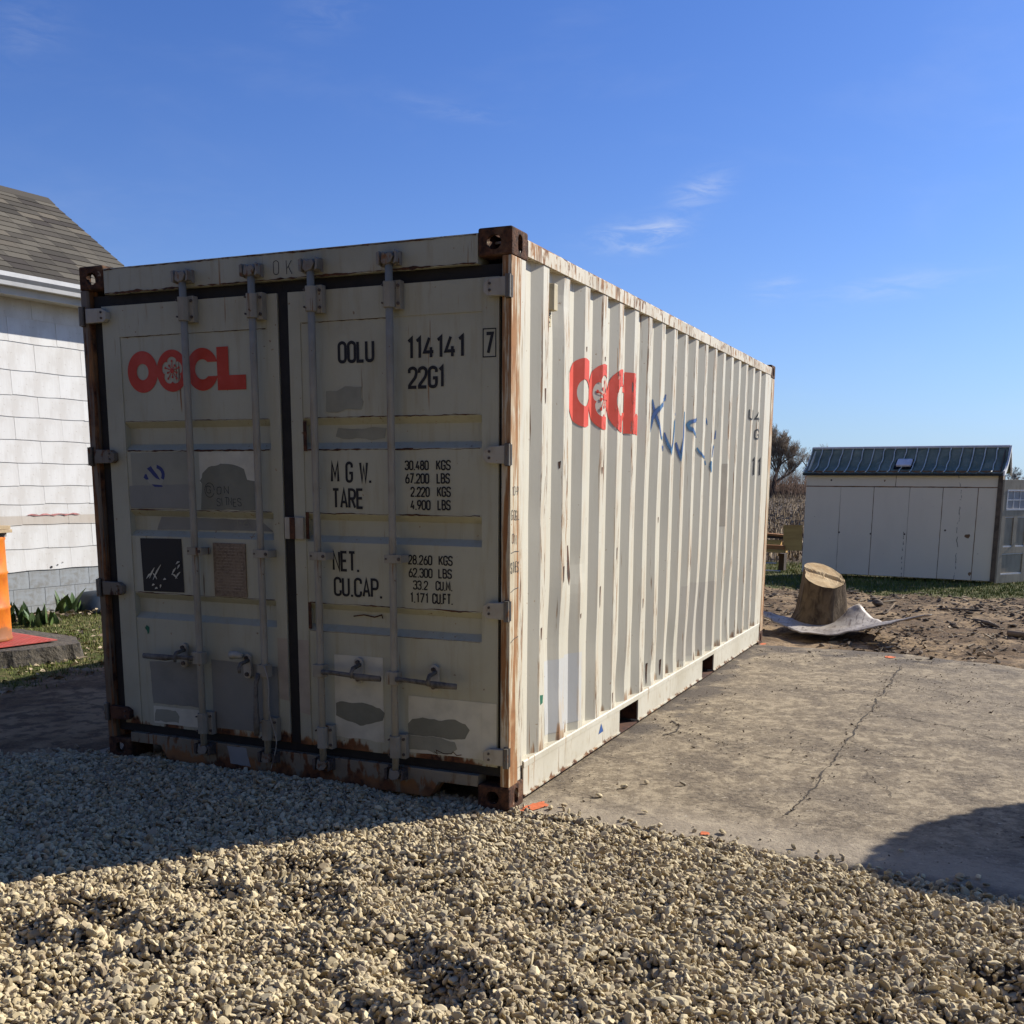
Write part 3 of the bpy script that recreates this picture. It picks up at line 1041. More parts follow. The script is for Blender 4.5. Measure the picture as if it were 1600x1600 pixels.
def handle(door, bx, zc, tip, catch_x, vertical=False):
    # hub on the bar
    mb = MB().box(bx - 0.032, bx + 0.030, YB - 0.026, YB + 0.020, zc - 0.030, zc + 0.034)
    mb.build('handle_hub', M['bar'], door, bevel=0.006)
    yh = YB - 0.026
    if vertical:
        pts = [(bx - 0.022, yh, zc - 0.010), (bx - 0.030, yh - 0.012, zc - 0.06), (bx - 0.034, yh - 0.014, zc - 0.14), (bx - 0.040, yh - 0.008, zc - 0.25), (bx - 0.044, yh - 0.004, zc - 0.33)]
    else:
        s = 1 if tip > bx else -1
        pts = [(bx + s * 0.025, yh, zc), (bx + s * 0.09, yh - 0.006, zc + 0.002), (catch_x, yh - 0.012, zc - 0.002), (catch_x + s * 0.05, yh - 0.016, zc - 0.006), (tip, yh - 0.014, zc - 0.006)]
    mb = MB()
    rad = [0.013, 0.011, 0.012, 0.017, 0.014]
    mb.tube(pts, rad, 8)
    if not vertical:
        for i, v in enumerate(mb.v):
            mb.v[i] = (v[0], yh - 0.012 + (v[1] - yh + 0.012) * 0.7, v[2])
    mb.build('handle', M['handle'], door, smooth=True)


def catch(door, cx, zc, hook=True):
    mb = MB()
    pts = []
    for k in range(20):
        a = 2 * math.pi * k / 20
        pts.append((cx + 0.024 * math.cos(a), zc + 0.024 * math.sin(a) + (0.040 if math.sin(a) > 0 else -0.040)))
    mb.prism(pts, 'y', YD - 0.020, YD - 0.0008)
    o = mb.build('handle_catch', M['hinge'], door, bevel=0.003)
    for dz in (0.042, -0.042):
        MB().cyl((cx, YD - 0.030, zc + dz), (cx, YD - 0.0205, zc + dz), 0.011, 8).build('bolt', M['keeper'], door)
    mb = MB().tube([(cx + 0.010, YD - 0.018, zc + 0.030), (cx + 0.012, YB - 0.036, zc + 0.022), (cx + 0.013, YB - 0.052, zc + 0.004), (cx + 0.012, YB - 0.048, zc - 0.022)], [0.010, 0.011, 0.010, 0.008], 8)
    mb.build('catch_hook', M['handle'], door, smooth=True)


handle(doorL, -1.744, 0.612, -2.085, -1.890)
catch(doorL, -1.880, 0.612)
handle(doorL, -1.335, 0.575, 0, 0, True)
catch(doorL, -1.470, 0.585)
handle(doorR, -1.001, 0.602, -0.640, -0.806)
catch(doorR, -0.806, 0.612)
handle(doorR, -0.586, 0.598, -0.236, -0.397)
catch(doorR, -0.390, 0.608)
# knob of the odd catch on the left door
MB().tube([(-1.478, -0.026, 0.640), (-1.515, -0.030, 0.645), (-1.545, -0.030, 0.640)], [0.014, 0.020, 0.022], 10).build('catch_knob', M['hinge'], doorL, smooth=True)
# wire seal that hangs down from the second bar
wp = []
for k in range(26):
    t = k / 25
    wp.append((-1.318 + 0.045 * math.sin(t * 2.6) + 0.012 * math.sin(t * 11), -0.060 - 0.012 * math.sin(t * 5), 0.605 - 0.535 * t))
MB().tube(wp, 0.0028, 5).build('seal_wire', plain('wire_grey', (0.42, 0.38, 0.30), 0.6, 0.1), doorL, smooth=True)
# retainer plate over the middle joint
mb = MB().box(-1.214, -1.104, 0.004, YD - 0.0008, 1.238, 1.344)
lb = mb.build('lock_plate', M['hinge'], doorR, bevel=0.004)
MB().box(-1.182, -1.152, 0.0005, 0.0036, 1.2385, 1.3435).build('lock_tongue', M['rust'], lb)
# tall slot covers beside the third bar
for (z0, z1) in ((1.66, 1.80), (1.24, 1.37), (0.80, 0.93)):
    MB().box(-1.098, -1.082, YD - 0.002, YD + 0.0034, z0, z1).build('slot', M['rust'], doorR)


def rust_line(parent, x0, x1, z, thick, seed, mat=None, y=None):
    P, Wd = [], []
    n = int((x1 - x0) / 0.012)
    for k in range(n + 1):
        x = x0 + (x1 - x0) * k / n
        P.append((x, z + 0.004 * vn(x * 9, seed) + 0.003 * vn(x * 40, seed)))
        Wd.append(max(0.0012, thick * (0.55 + 1.5 * vn(x * 5, seed, 2) + 1.1 * vn(x * 28, seed, 5))))
    strips_to_mb([ribbon(P, Wd)], (YD + 0.0018) if y is None else y).build('rust_line', mat or M['rust'], parent, recalc=False)


for (dr, a_, b_, z_, t_, s_) in ((doorL, -2.200, -1.30, 1.666, 0.010, 1), (doorR, -1.08, -0.50, 1.666, 0.010, 2), (doorR, -0.50, -0.16, 1.666, 0.004, 3), (doorL, -2.20, -1.30, 1.366, 0.004, 4), (doorR, -1.09, -0.16, 1.366, 0.005, 5), (doorR, -1.09, -0.16, 0.930, 0.005, 6), (doorL, -2.20, -1.30, 0.930, 0.004, 7), (doorL, -2.19, -1.30, 2.235, 0.0035, 8), (doorR, -1.09, -0.60, 2.250, 0.004, 9), (doorR, -1.09, -0.16, 1.815, 0.005, 11), (doorL, -2.2, -1.3, 1.815, 0.003, 12), (doorR, -1.09, -0.16, 0.790, 0.002, 13)):
    rust_line(dr, a_, b_, z_, t_, s_)
for (a_, b_, s_) in ((-2.27, -0.17, 14),):
    rust_line(box, a_, b_, 2.451, 0.010, s_, y=0.0022)
    rust_line(box, a_, b_, 2.5655, 0.006, s_ + 3, y=0.0018)


# repainted patches, stickers and plates -----------------------------
def patch(parent, name, pts, mat, y=None, jag=0.0, layer=1):
    pl = []
    n = len(pts)
    for k in range(n):
        a, b = Vector(pts[k]), Vector(pts[(k + 1) % n])
        m = max(1, int((b - a).length / 0.018)) if jag else 1
        for j in range(m):
            p = a + (b - a) * (j / m)
            if jag:
                p += Vector((vn(p.x * 23, p.y * 23, 2), vn(p.x * 23, p.y * 23, 9))) * jag
            pl.append((p.x, p.y))
    bm = fill2d([pl])
    yy = (YD + 0.004 if y is None else y) - 0.0016 - 0.0007 * layer
    for v in bm.verts:
        v.co = Vector((v.co.x, yy, v.co.y))
    me = bpy.data.meshes.new(name); bm.to_mesh(me); bm.free()
    return link(name, me, mat, parent)


patch(doorR, 'paint_patch', [(-0.966, 1.936), (-0.90, 1.938), (-0.86, 1.955), (-0.77, 1.951), (-0.772, 1.90), (-0.758, 1.885), (-0.77, 1.845), (-0.86, 1.848), (-0.90, 1.836), (-0.966, 1.842)], M['grey2'], jag=0.008)
patch(doorR, 'paint_patch', [(-0.93, 1.765), (-0.66, 1.765), (-0.67, 1.72), (-0.72, 1.712), (-0.90, 1.715), (-0.94, 1.73)], M['grey2'], y=YD + 0.040, jag=0.008)
patch(doorL, 'paint_patch', [(-2.180, 1.655), (-1.775, 1.660), (-1.775, 1.490), (-2.180, 1.485)], M['grey2'])
patch(doorL, 'paint_patch', [(-2.200, 1.488), (-1.772, 1.500), (-1.772, 1.375), (-2.200, 1.372)], M['grey3'], layer=2, jag=0.004)
patch(doorL, 'paint_patch', [(-1.735, 1.660), (-1.395, 1.661), (-1.395, 1.500), (-1.735, 1.505)], M['white1'])
patch(doorL, 'paint_patch', [(-1.735, 1.372), (-1.395, 1.372), (-1.395, 1.515), (-1.440, 1.522), (-1.455, 1.575), (-1.52, 1.598), (-1.60, 1.600), (-1.68, 1.585), (-1.715, 1.552), (-1.72, 1.53), (-1.735, 1.515), (-1.72, 1.50)], M['grey1'], layer=2, jag=0.006)
patch(doorL, 'paint_patch', [(-2.03, 1.330), (-1.40, 1.325), (-1.32, 1.27), (-2.06, 1.262)], M['grey3'], y=YD + 0.040, jag=0.004)
patch(doorL, 'black_plate', [(-2.148, 1.216), (-1.873, 1.220), (-1.870, 0.941), (-2.142, 0.937)], M['plate_black'])
ap = MB().box(-1.668, -1.466, YD - 0.004, YD + 0.0035, 0.934, 1.206).build('approval_plate', M['approval'], doorL, bevel=0.002)
mb = MB()
for k in range(15):
    z = 1.185 - k * 0.0155
    x = -1.65
    while x < -1.49:
        l = rng.uniform(0.012, 0.05)
        mb.box(x, min(x + l, -1.482), YD - 0.0052, YD - 0.0042, z - 0.0022, z + 0.0022)
        x += l + 0.006
mb.build('plate_print', plain('plate_print', (0.31, 0.235, 0.155), 0.6, 0.1), ap)
# worn scratches on the black plate
mb = MB()
for (x, z, l, a) in ((-2.08, 1.035, 0.07, 1.0), (-2.10, 1.02, 0.05, 0.7), (-2.06, 1.02, 0.04, -0.9), (-2.045, 1.04, 0.10, 0.95), (-1.93, 1.05, 0.05, 0.9), (-1.905, 1.03, 0.05, 0.8), (-1.925, 1.025, 0.04, -0.6), (-1.90, 1.095, 0.03, 0.5), (-1.895, 1.075, 0.03, 0.9), (-2.07, 0.972, 0.02, 0.4), (-2.05, 0.955, 0.02, 0.2), (-2.02, 0.968, 0.02, 1.2), (-1.99, 1.005, 0.02, 0.2)):
    d = Vector((math.cos(a), math.sin(a))) * l / 2
    s_ = ribbon([(x - d.x, z - d.y), (x, z + 0.004), (x + d.x, z + d.y)], [0.002, 0.010, 0.003])
    strips_to_mb([s_], YD + 0.0005 - 0.0003 * len(mb.f), mb)
mb.build('scratch_marks', M['white1'], doorL)
patch(doorR, 'paint_patch', [(-0.955, 0.680), (-0.678, 0.682), (-0.678, 0.262), (-0.72, 0.258), (-0.80, 0.270), (-0.88, 0.262), (-0.958, 0.268)], M['white1'], jag=0.002)
patch(doorR, 'paint_patch', [(-0.952, 0.436), (-0.93, 0.445), (-0.784, 0.448), (-0.70, 0.432), (-0.673, 0.410), (-0.684, 0.371), (-0.76, 0.345), (-0.816, 0.333), (-0.86, 0.345), (-0.950, 0.370)], M['grey1'], layer=2, jag=0.006)
patch(doorR, 'paint_patch', [(-0.540, 0.508), (-0.1505, 0.508), (-0.1505, 0.232), (-0.30, 0.235), (-0.540, 0.228)], M['white1'], jag=0.002)
patch(doorR, 'paint_patch', [(-0.149, 0.508), (-0.073, 0.508), (-0.073, 0.226), (-0.149, 0.231)], M['white1'], y=YD + 0.001)
patch(doorR, 'paint_patch', [(-0.542, 0.372), (-0.52, 0.395), (-0.464, 0.408), (-0.38, 0.402), (-0.286, 0.414), (-0.235, 0.395), (-0.215, 0.368), (-0.232, 0.328), (-0.30, 0.318), (-0.54, 0.318)], M['grey1'], layer=2, jag=0.007)
patch(doorR, 'paint_patch', [(-0.543, 0.316), (-0.36, 0.316), (-0.293, 0.303), (-0.276, 0.268), (-0.33, 0.240), (-0.40, 0.236), (-0.44, 0.246), (-0.543, 0.244)], M['grey2'], layer=3, jag=0.007)
patch(doorL, 'paint_patch', [(-2.120, 0.316), (-1.795, 0.318), (-1.795, 0.222), (-2.120, 0.222)], M['white1'], jag=0.002)
patch(doorL, 'paint_patch', [(-2.100, 0.300), (-1.97, 0.300), (-1.94, 0.27), (-1.95, 0.235), (-2.115, 0.235)], M['grey2'], layer=2, jag=0.012)
patch(doorL, 'paint_patch', [(-2.130, 0.560), (-1.790, 0.575), (-1.790, 0.335), (-2.120, 0.330)], M['grey3'], jag=0.006)
patch(doorL, 'paint_patch', [(-1.715, 0.600), (-1.295, 0.590), (-1.295, 0.240), (-1.715, 0.235)], M['grey3'], jag=0.003)
patch(doorL, 'paint_patch', [(-1.288, 0.740), (-1.230, 0.740), (-1.230, 0.42), (-1.288, 0.43)], M['beige1'], y=YD, jag=0.003)
patch(doorR, 'paint_patch', [(-1.164, 0.740), (-1.102, 0.740), (-1.102, 0.36), (-1.164, 0.37)], M['beige1'], y=YD, jag=0.003)
patch(doorL, 'green_sticker', [(-2.150, 0.738), (-2.136, 0.756), (-2.118, 0.744), (-2.122, 0.716), (-2.132, 0.704), (-2.136, 0.724)], M['green1'])
patch(box, 'paint_patch', [(-1.62, 0.150), (-1.50, 0.150), (-1.47, 0.050), (-1.60, 0.058)], M['bluegrey'], y=0.004, jag=0.006)
# torn round sticker: an outer ring and broken inner marks
ring_o = [(-2.020 + 0.060 * math.cos(R(a)), 1.545 + 0.050 * math.sin(R(a))) for a in range(-30, 81, 10)]
ring_i = [(-2.020 + 0.040 * math.cos(R(a)), 1.545 + 0.032 * math.sin(R(a))) for a in range(80, -31, -10)]
patch(doorL, 'torn_sticker', circ(-2.020, 1.540, 0.058, 24, 0.050), M['grey4'], layer=1.6, jag=0.012)
patch(doorL, 'torn_sticker', ring_o + ring_i, M['navy'], layer=2.4, jag=0.005)
for pts in ([(-2.075, 1.575), (-2.05, 1.588), (-2.01, 1.545), (-1.99, 1.520), (-2.02, 1.525), (-2.05, 1.555)], [(-2.09, 1.548), (-2.08, 1.545), (-2.065, 1.522), (-2.085, 1.520), (-2.10, 1.528)], [(-2.05, 1.498), (-2.02, 1.494), (-1.985, 1.492), (-1.98, 1.483), (-2.03, 1.482)]):
    patch(doorL, 'torn_sticker', pts, M['navy'], layer=2.4, jag=0.006)

# logo on the door
LB = logo_bmeshes()
def logo_on(mapper, name, mat, parent, sc, x0, z0, conform=None, scz=None):
    bm = bmesh.new()
    for k, b in enumerate(LB):
        c = b.copy()
        for v in c.verts:
            v.co = Vector((x0 + v.co.x * sc, z0 + v.co.y * (scz or sc), 0.0003 * (k % 5)))
        me = bpy.data.meshes.new('t'); c.to_mesh(me); c.free()
        bm.from_mesh(me); bpy.data.meshes.remove(me)
    if conform:
        for s in conform:
            bmesh.ops.bisect_plane(bm, geom=bm.verts[:] + bm.edges[:] + bm.faces[:], plane_co=(s, 0, 0), plane_no=(1, 0, 0))
    for v in bm.verts:
        v.co = Vector(mapper(v.co.x, v.co.y, v.co.z))
    me = bpy.data.meshes.new(name); bm.to_mesh(me); bm.free()
    return link(name, me, mat, parent)


logo_on(lambda x, z, l: (x, YD + 0.0018 - l, z), 'company_logo', M['red'], doorL, 0.0985, -2.168, 1.957, None, 0.103)

# stencilled lettering on the right door
YT = YD + 0.0022


def line(text, x0, x1, z0, z1, t=0.145, parent=None, mat=None, y=None, jitter=0.0, name='lettering'):
    return strips_to_mb(text_strips(text, x0, x1, z0, z1 - z0, t, jitter), YT if y is None else y).build(name, mat or M['black'], parent or doorR, recalc=False)


line('OOLU', -0.897, -0.698, 2.058, 2.159)
line('114141', -0.529, -0.235, 2.061, 2.160)
line('22G1', -0.524, -0.337, 1.933, 2.032)
line('7', -0.135, -0.092, 2.068, 2.164, 0.15, y=YD - 0.0015)
strips_to_mb([ribbon([(-0.144, 2.059), (-0.083, 2.059), (-0.083, 2.177), (-0.144, 2.177), (-0.144, 2.059)], 0.005)], YD - 0.0012).build('lettering_frame', M['black'], doorR)
line('M G W.', -0.951, -0.722, 1.511, 1.611, 0.13)
line('TARE', -0.947, -0.770, 1.389, 1.486, 0.13)
line('30.480', -0.546, -0.420, 1.570, 1.615, 0.15); line('KGS', -0.383, -0.307, 1.570, 1.617, 0.15)
line('67.200', -0.544, -0.418, 1.509, 1.557, 0.15); line('LBS', -0.381, -0.311, 1.510, 1.558, 0.15)
line('2.220', -0.517, -0.416, 1.449, 1.496, 0.15); line('KGS', -0.379, -0.307, 1.450, 1.498, 0.15)
line('4.900', -0.518, -0.412, 1.389, 1.436, 0.15); line('LBS', -0.377, -0.308, 1.390, 1.438, 0.15)
line('NET.', -0.953, -0.798, 1.089, 1.189, 0.13)
line('CU.CAP.', -0.949, -0.673, 0.968, 1.063, 0.13)
line('28.260', -0.534, -0.405, 1.136, 1.183, 0.15); line('KGS', -0.373, -0.299, 1.137, 1.184, 0.15)
line('62.300', -0.532, -0.404, 1.076, 1.122, 0.15); line('LBS', -0.375, -0.303, 1.077, 1.123, 0.15)
line('33.2', -0.509, -0.428, 1.019, 1.064, 0.15); line('CU.M.', -0.390, -0.300, 1.020, 1.066, 0.15)
line('1.171', -0.526, -0.428, 0.957, 1.005, 0.15); line('CU.FT.', -0.408, -0.297, 0.957, 1.008, 0.15)
# hand writing
line('O K', -1.232, -1.122, 2.470, 2.535, 0.05, box, M['pen'], 0.0024, 0.05, 'handwriting')
line('G ON', -1.690, -1.560, 1.452, 1.490, 0.08, doorL, M['pen'], YD - 0.0006, 0.10, 'handwriting')
strips_to_mb([ribbon([(p[0], p[1]) for p in circ(-1.675, 1.470, 0.030, 14, 0.036)], 0.003)], YD - 0.0004).build('handwriting', M['pen'], doorL)
line('SITNES', -1.630, -1.480, 1.392, 1.432, 0.07, doorL, M['pen'], YD - 0.0006, 0.10, 'handwriting')
line('1-6', -1.55, -1.46, 1.29, 1.325, 0.10, doorL, M['grey2'], YD + 0.035, 0.1, 'handwriting')
def hand(parent, pts, t, y, mat):
    strips_to_mb([ribbon(pts, t)], y).build('scribble', mat, parent, recalc=False)
hand(doorR, [(-0.86, 0.870), (-0.80, 0.880), (-0.74, 0.872), (-0.70, 0.885), (-0.695, 0.868)], 0.006, YD + 0.034, M['rust'])
hand(doorR, [(-0.40, 0.247), (-0.385, 0.236), (-0.39, 0.255), (-0.35, 0.242), (-0.31, 0.245), (-0.30, 0.256), (-0.28, 0.240), (-0.255, 0.246)], 0.004, YD - 0.0004, M['rust'])

# marker notes on the lit face of the near post (plane x = 0)
def post_note(text, s0, s1, z0, z1, t=0.07, jit=0.1):
    mb = strips_to_mb(text_strips(text, s0, s1, z0, z1 - z0, t, jit), 0.0)
    mb.v = [(-0.002 + 0.0012 - v[1], v[0], v[2]) for v in mb.v]
    mb.build('handwriting', M['pen'], box, recalc=False)
post_note('10-9', 0.022, 0.092, 1.46, 1.50)
post_note('GOGL', 0.016, 0.098, 1.35, 1.395)
post_note('ON', 0.022, 0.070, 1.245, 1.29)
post_note('STMES', 0.012, 0.098, 1.115, 1.165)
for (za, zb_) in ((1.205, 1.210), (1.03, 1.045), (0.80, 0.82)):
    mb = strips_to_mb([ribbon([(0.012, za), (0.05, (za + zb_) / 2 + 0.004), (0.098, zb_)], 0.0035)], 0.0)
    mb.v = [(-0.002 + 0.0012 - v[1], v[0], v[2]) for v in mb.v]
    mb.build('handwriting', M['pen'], box, recalc=False)

# print on the corrugated side ---------------------------------------
CUTS = [b[0] for b in brk]
def on_side(s, z, l, off=0.0022):
    return (prof(s) + dent(s, z) + off + l, s, z)

logo_on(lambda s, z, l: on_side(s, z, l, 0.0024), 'company_logo', M['red_worn'], side_panel, 0.155, 0.790, 1.800, CUTS + [0.7 + 0.05 * k for k in range(28)], 0.172)


def side_mesh(name, mb2, mat, cover=None, extra=()):
    """2D mesh data (s, z) in mb2 -> wrapped on to the corrugation"""
    bm = bmesh.new()
    lay = bm.verts.layers.float.new('cover') if cover is not None else None
    vs = [bm.verts.new((v[0], v[1], v[2] if len(v) > 2 else 0)) for v in mb2.v]
    if lay:
        for v, c in zip(vs, cover): v[lay] = c
    for f in mb2.f:
        try: bm.faces.new([vs[i] for i in f])
        except ValueError: pass
    lo, hi = min(v[0] for v in mb2.v), max(v[0] for v in mb2.v)
    for s in sorted(list(CUTS) + list(extra)):
        if lo < s < hi:
            bmesh.ops.bisect_plane(bm, geom=bm.verts[:] + bm.edges[:] + bm.faces[:], plane_co=(s, 0, 0), plane_no=(1, 0, 0))
    for v in bm.verts:
        v.co = Vector(on_side(v.co.x, v.co.y, v.co.z))
    me = bpy.data.meshes.new(name); bm.to_mesh(me); bm.free()
    return link(name, me, mat, side_panel)


def spray(pts, widths, layer):
    P, Wd = [], []
    n = len(pts)
    for k in range(n - 1):
        a, b = Vector(pts[k]), Vector(pts[k + 1])
        m = max(2, int((b - a).length / 0.03))
        for j in range(m):
            t = j / m
            P.append(tuple(a + (b - a) * t)); Wd.append(widths[k] + (widths[k + 1] - widths[k]) * t)
    P.append(pts[-1]); Wd.append(widths[-1])
    L, Rr = ribbon(P, [x * 1.5 for x in Wd])
    mb = MB(); cov = []
    for c, a, b in zip(P, L, Rr):
        mb.v += [(a.x, a.y, layer), (c[0], c[1], layer), (b.x, b.y, layer)]
        cov += [0.0, 1.0, 0.0]
    for k in range(len(P) - 1):
        i = 3 * k
        mb.f += [(i, i + 1, i + 4, i + 3), (i + 1, i + 2, i + 5, i + 4)]
    side_mesh('graffiti', mb, M['spray'], cov)


GRAF = [([(2.256, 2.031), (2.260, 2.008), (2.268, 1.98), (2.276, 1.957), (2.288, 1.934), (2.309, 1.894), (2.338, 1.848), (2.364, 1.807), (2.525, 1.747), (2.53, 1.723)], (0.012, 0.018, 0.022, 0.024, 0.026, 0.028, 0.026, 0.022, 0.020, 0.008)),
        ([(2.538, 2.081), (2.528, 2.05), (2.364, 2.003), (2.309, 1.976), (2.276, 1.948), (2.26, 1.915), (2.253, 1.88), (2.244, 1.832)], (0.012, 0.026, 0.030, 0.036, 0.036, 0.026, 0.020, 0.008)),
        ([(2.537, 1.842), (2.551, 1.803), (2.576, 1.761), (2.611, 1.719), (2.639, 1.775), (2.653, 1.85), (2.662, 1.912), (2.70, 1.94), (2.798, 1.975)], (0.016, 0.024, 0.030, 0.030, 0.022, 0.024, 0.028, 0.028, 0.02)),
        ([(2.818, 1.788), (2.832, 1.75), (2.85, 1.719), (2.864, 1.693), (2.874, 1.732), (2.897, 1.828), (2.899, 1.911), (2.903, 1.995)], (0.018, 0.026, 0.034, 0.036, 0.030, 0.030, 0.030, 0.016)),
        ([(3.367, 1.968), (3.152, 1.946), (3.118, 1.935), (3.102, 1.918), (3.116, 1.896), (3.16, 1.884), (3.203, 1.86), (3.369, 1.844)], (0.024, 0.030, 0.032, 0.036, 0.036, 0.032, 0.026, 0.012)),
        ([(3.375, 1.77), (3.403, 1.74), (3.447, 1.714), (3.646, 1.676), (3.654, 1.652)], (0.018, 0.022, 0.022, 0.020, 0.012)),
        ([(3.640, 1.995), (3.648, 1.969), (3.655, 1.942)], (0.010, 0.018, 0.008)),
        ([(3.933, 1.916), (3.927, 1.862), (3.759, 1.785), (3.733, 1.71)], (0.010, 0.020, 0.022, 0.014)),
        ([(3.72, 1.682), (3.714, 1.642), (3.732, 1.602)], (0.036, 0.044, 0.026))]
for k, (pts, wds) in enumerate(GRAF):
    spray(pts, wds, 0.0004 * (k % 3))
# side serial number: only the characters that lie on faces turned to the camera can be seen
def side_text(text, s0, s1, z0, z1, t=0.15):
    st = text_strips(text, s0, s1, z0, z1 - z0, t)
    mb = MB()
    for k, (L, Rr) in enumerate(st):
        i = len(mb.v)
        for a, b in zip(L, Rr):
            mb.v += [(a.x, a.y, 0.0003 * (k % 3)), (b.x, b.y, 0.0003 * (k % 3))]
        for j in range(len(L) - 1):
            mb.f.append((i + 2 * j, i + 2 * j + 1, i + 2 * j + 3, i + 2 * j + 2))
    side_mesh('lettering', mb, M['black'])
side_text('U', 5.066, 5.160, 2.055, 2.150)
side_text('4', 5.337, 5.440, 2.050, 2.145)
side_text('G', 5.345, 5.445, 1.900, 1.995)
side_text('1', 5.335, 5.370, 1.585, 1.745, 0.11)
side_text('1', 5.605, 5.642, 1.585, 1.745, 0.11)


def side_patch(name, pts, mat, jag=0.0, extra=(), layer=0.0):
    pl = []
    n = len(pts)
    for k in range(n):
        a, b = Vector(pts[k]), Vector(pts[(k + 1) % n])
        m = max(1, int((b - a).length / 0.05))
        for j in range(m):
            p = a + (b - a) * (j / m)
            if jag: p += Vector((vn(p.x * 19, p.y * 19, 2), vn(p.x * 19, p.y * 19, 9))) * jag
            pl.append((p.x, p.y))
    bm = fill2d([pl])
    mb = MB(); bm.verts.ensure_lookup_table(); bm.verts.index_update()
    mb.v = [(v.co.x, v.co.y, layer - 0.0012) for v in bm.verts]
    mb.f = [tuple(v.index for v in f.verts) for f in bm.faces]
    bm.free()
    side_mesh(name, mb, mat, extra=extra)


M['side_grey'] = paint('side_repaint_grey', (0.61, 0.60, 0.545), streak=0.1, grime=0.12, crest=True, specks=0.3)
M['side_beige'] = paint('side_repaint_beige', (0.60, 0.545, 0.43), streak=0.12, grime=0.3, crest=True, specks=0.4)
side_patch('paint_patch', [(4.20, 1.67), (4.275, 1.672), (4.28, 1.18), (4.20, 1.18)], M['beige1'], 0.004)
side_patch('paint_patch', [(3.04, 0.79), (3.35, 0.80), (4.07, 0.755), (4.00, 0.25), (3.08, 0.25)], M['side_beige'], 0.006, [3.0 + 0.06 * k for k in range(19)])
side_patch('paint_patch', [(0.52, 0.632), (0.97, 0.626), (0.97, 0.25), (0.54, 0.25)], M['side_grey'], 0.003, [0.5 + 0.06 * k for k in range(9)])
side_patch('green_sticker', [(0.385, 0.49), (0.425, 0.485), (0.42, 0.445), (0.39, 0.44)], M['green1'])
mb = MB(); mb.v = [(0.0006 - 0.002, 1.262, 0.105), (0.0006 - 0.002, 1.345, 0.107), (0.0006 - 0.002, 1.306, 0.160)]; mb.f = [(0, 1, 2)]
mb.build('blue_triangle', M['blue1'], rail)
# rust burst on the panel
side_patch('rust_scar', [(0.80, 1.19), (0.83, 1.20), (0.85, 1.12), (0.86, 1.03), (0.845, 0.99), (0.82, 1.03), (0.805, 1.10)], M['rust'], 0.006)
for (s, z, h) in ((0.40, 1.95, 0.06), (0.39, 0.82, 0.05), (0.67, 1.10, 0.07), (0.70, 0.35, 0.06), (1.24, 0.95, 0.10), (1.23, 1.60, 0.03), (1.52, 1.15, 0.06), (2.07, 0.80, 0.05), (2.36, 1.30, 0.03), (0.95, 2.20, 0.02), (1.24, 2.18, 0.02), (1.50, 0.30, 0.05), (1.08, 1.33, 0.05), (1.63, 1.30, 0.04), (1.35, 0.50, 0.13), (1.90, 0.42, 0.10), (0.65, 0.62, 0.05), (2.27, 0.36, 0.12), (2.56, 0.34, 0.09), (0.62, 1.62, 0.03), (1.90, 1.36, 0.03), (0.935, 0.83, 0.02)):
    side_patch('rust_scar', [(s, z), (s + 0.018, z + 0.004), (s + 0.014, z - h), (s + 0.006, z - h * 1.2), (s + 0.002, z - h * 0.5)], M['rust'], 0.004)

# ventilator near the corner
xt = XT
vt = MB().prism([(xt + 0.001, 0.492), (xt + 0.016, 0.492), (xt + 0.034, 0.512), (xt + 0.034, 0.556), (xt + 0.010, 0.562), (xt + 0.001, 0.562)], 'z', 2.318, 2.438)
M['vent'] = plain('vent_plastic', (0.52, 0.43, 0.25), 0.6, 0.12, 20, 0.15)
vo = vt.build('ventilator', M['vent'], side_panel, bevel=0.004)
MB().box(xt + 0.0012, xt + 0.006, 0.497, 0.545, 2.246, 2.317).build('vent_base', M['vent'], vo, bevel=0.001)
mb = MB().box(xt + 0.0062, xt + 0.0072, 0.502, 0.540, 2.285, 2.288); mb.box(xt + 0.0062, xt + 0.0072, 0.502, 0.540, 2.293, 2.296); mb.box(xt + 0.0062, xt + 0.0072, 0.502, 0.540, 2.302, 2.306)
mb.v += [(xt + 0.0075, 0.508, 2.255), (xt + 0.0075, 0.508, 2.275), (xt + 0.0075, 0.530, 2.265)]; mb.f.append((len(mb.v) - 3, len(mb.v) - 2, len(mb.v) - 1))
mb.build('vent_slots', M['gasket'], vo)
# ------------------------------------------------------------------ ground
def gravel_edge(x):
    """y of the far edge of the gravel at x"""
    return np.interp(x, [-9, -5, -3.0, -2.5, -2.3, -0.15, 0.02, 0.45, 0.92, 1.72, 2.18, 3.2, 6.0], [-2.2, -1.1, -0.27, 0.02, 0.10, 0.10, 0.03, -0.01, -0.06, -0.14, -0.22, -0.45, -1.2])


DENTS = [(-0.90, -1.77, 0.085, 0.060), (-0.74, -1.79, 0.085, 0.065), (-0.56, -1.82, 0.080, 0.065), (-0.47, -1.77, 0.070, 0.050), (-0.59, -1.39, 0.10, 0.025), (-0.45, -1.15, 0.09, 0.045), (-0.33, -1.08, 0.10, 0.045), (-0.16, -1.40, 0.12, 0.035), (0.32, -1.60, 0.10, 0.050), (0.47, -1.72, 0.11, 0.065), (0.60, -1.77, 0.10, 0.055), (2.13, -1.08, 0.13, 0.075), (1.60, -1.06, 0.12, 0.035), (1.41, -0.88, 0.12, 0.030), (1.04, -1.42, 0.11, 0.040), (-0.47, -2.25, 0.12, 0.040), (0.66, -1.11, 0.11, 0.025), (-0.87, -2.04, 0.11, 0.035), (0.1, -1.15, 0.13, 0.025), (1.75, -1.5, 0.1, 0.04), (0.02, -0.85, 0.10, 0.03)]


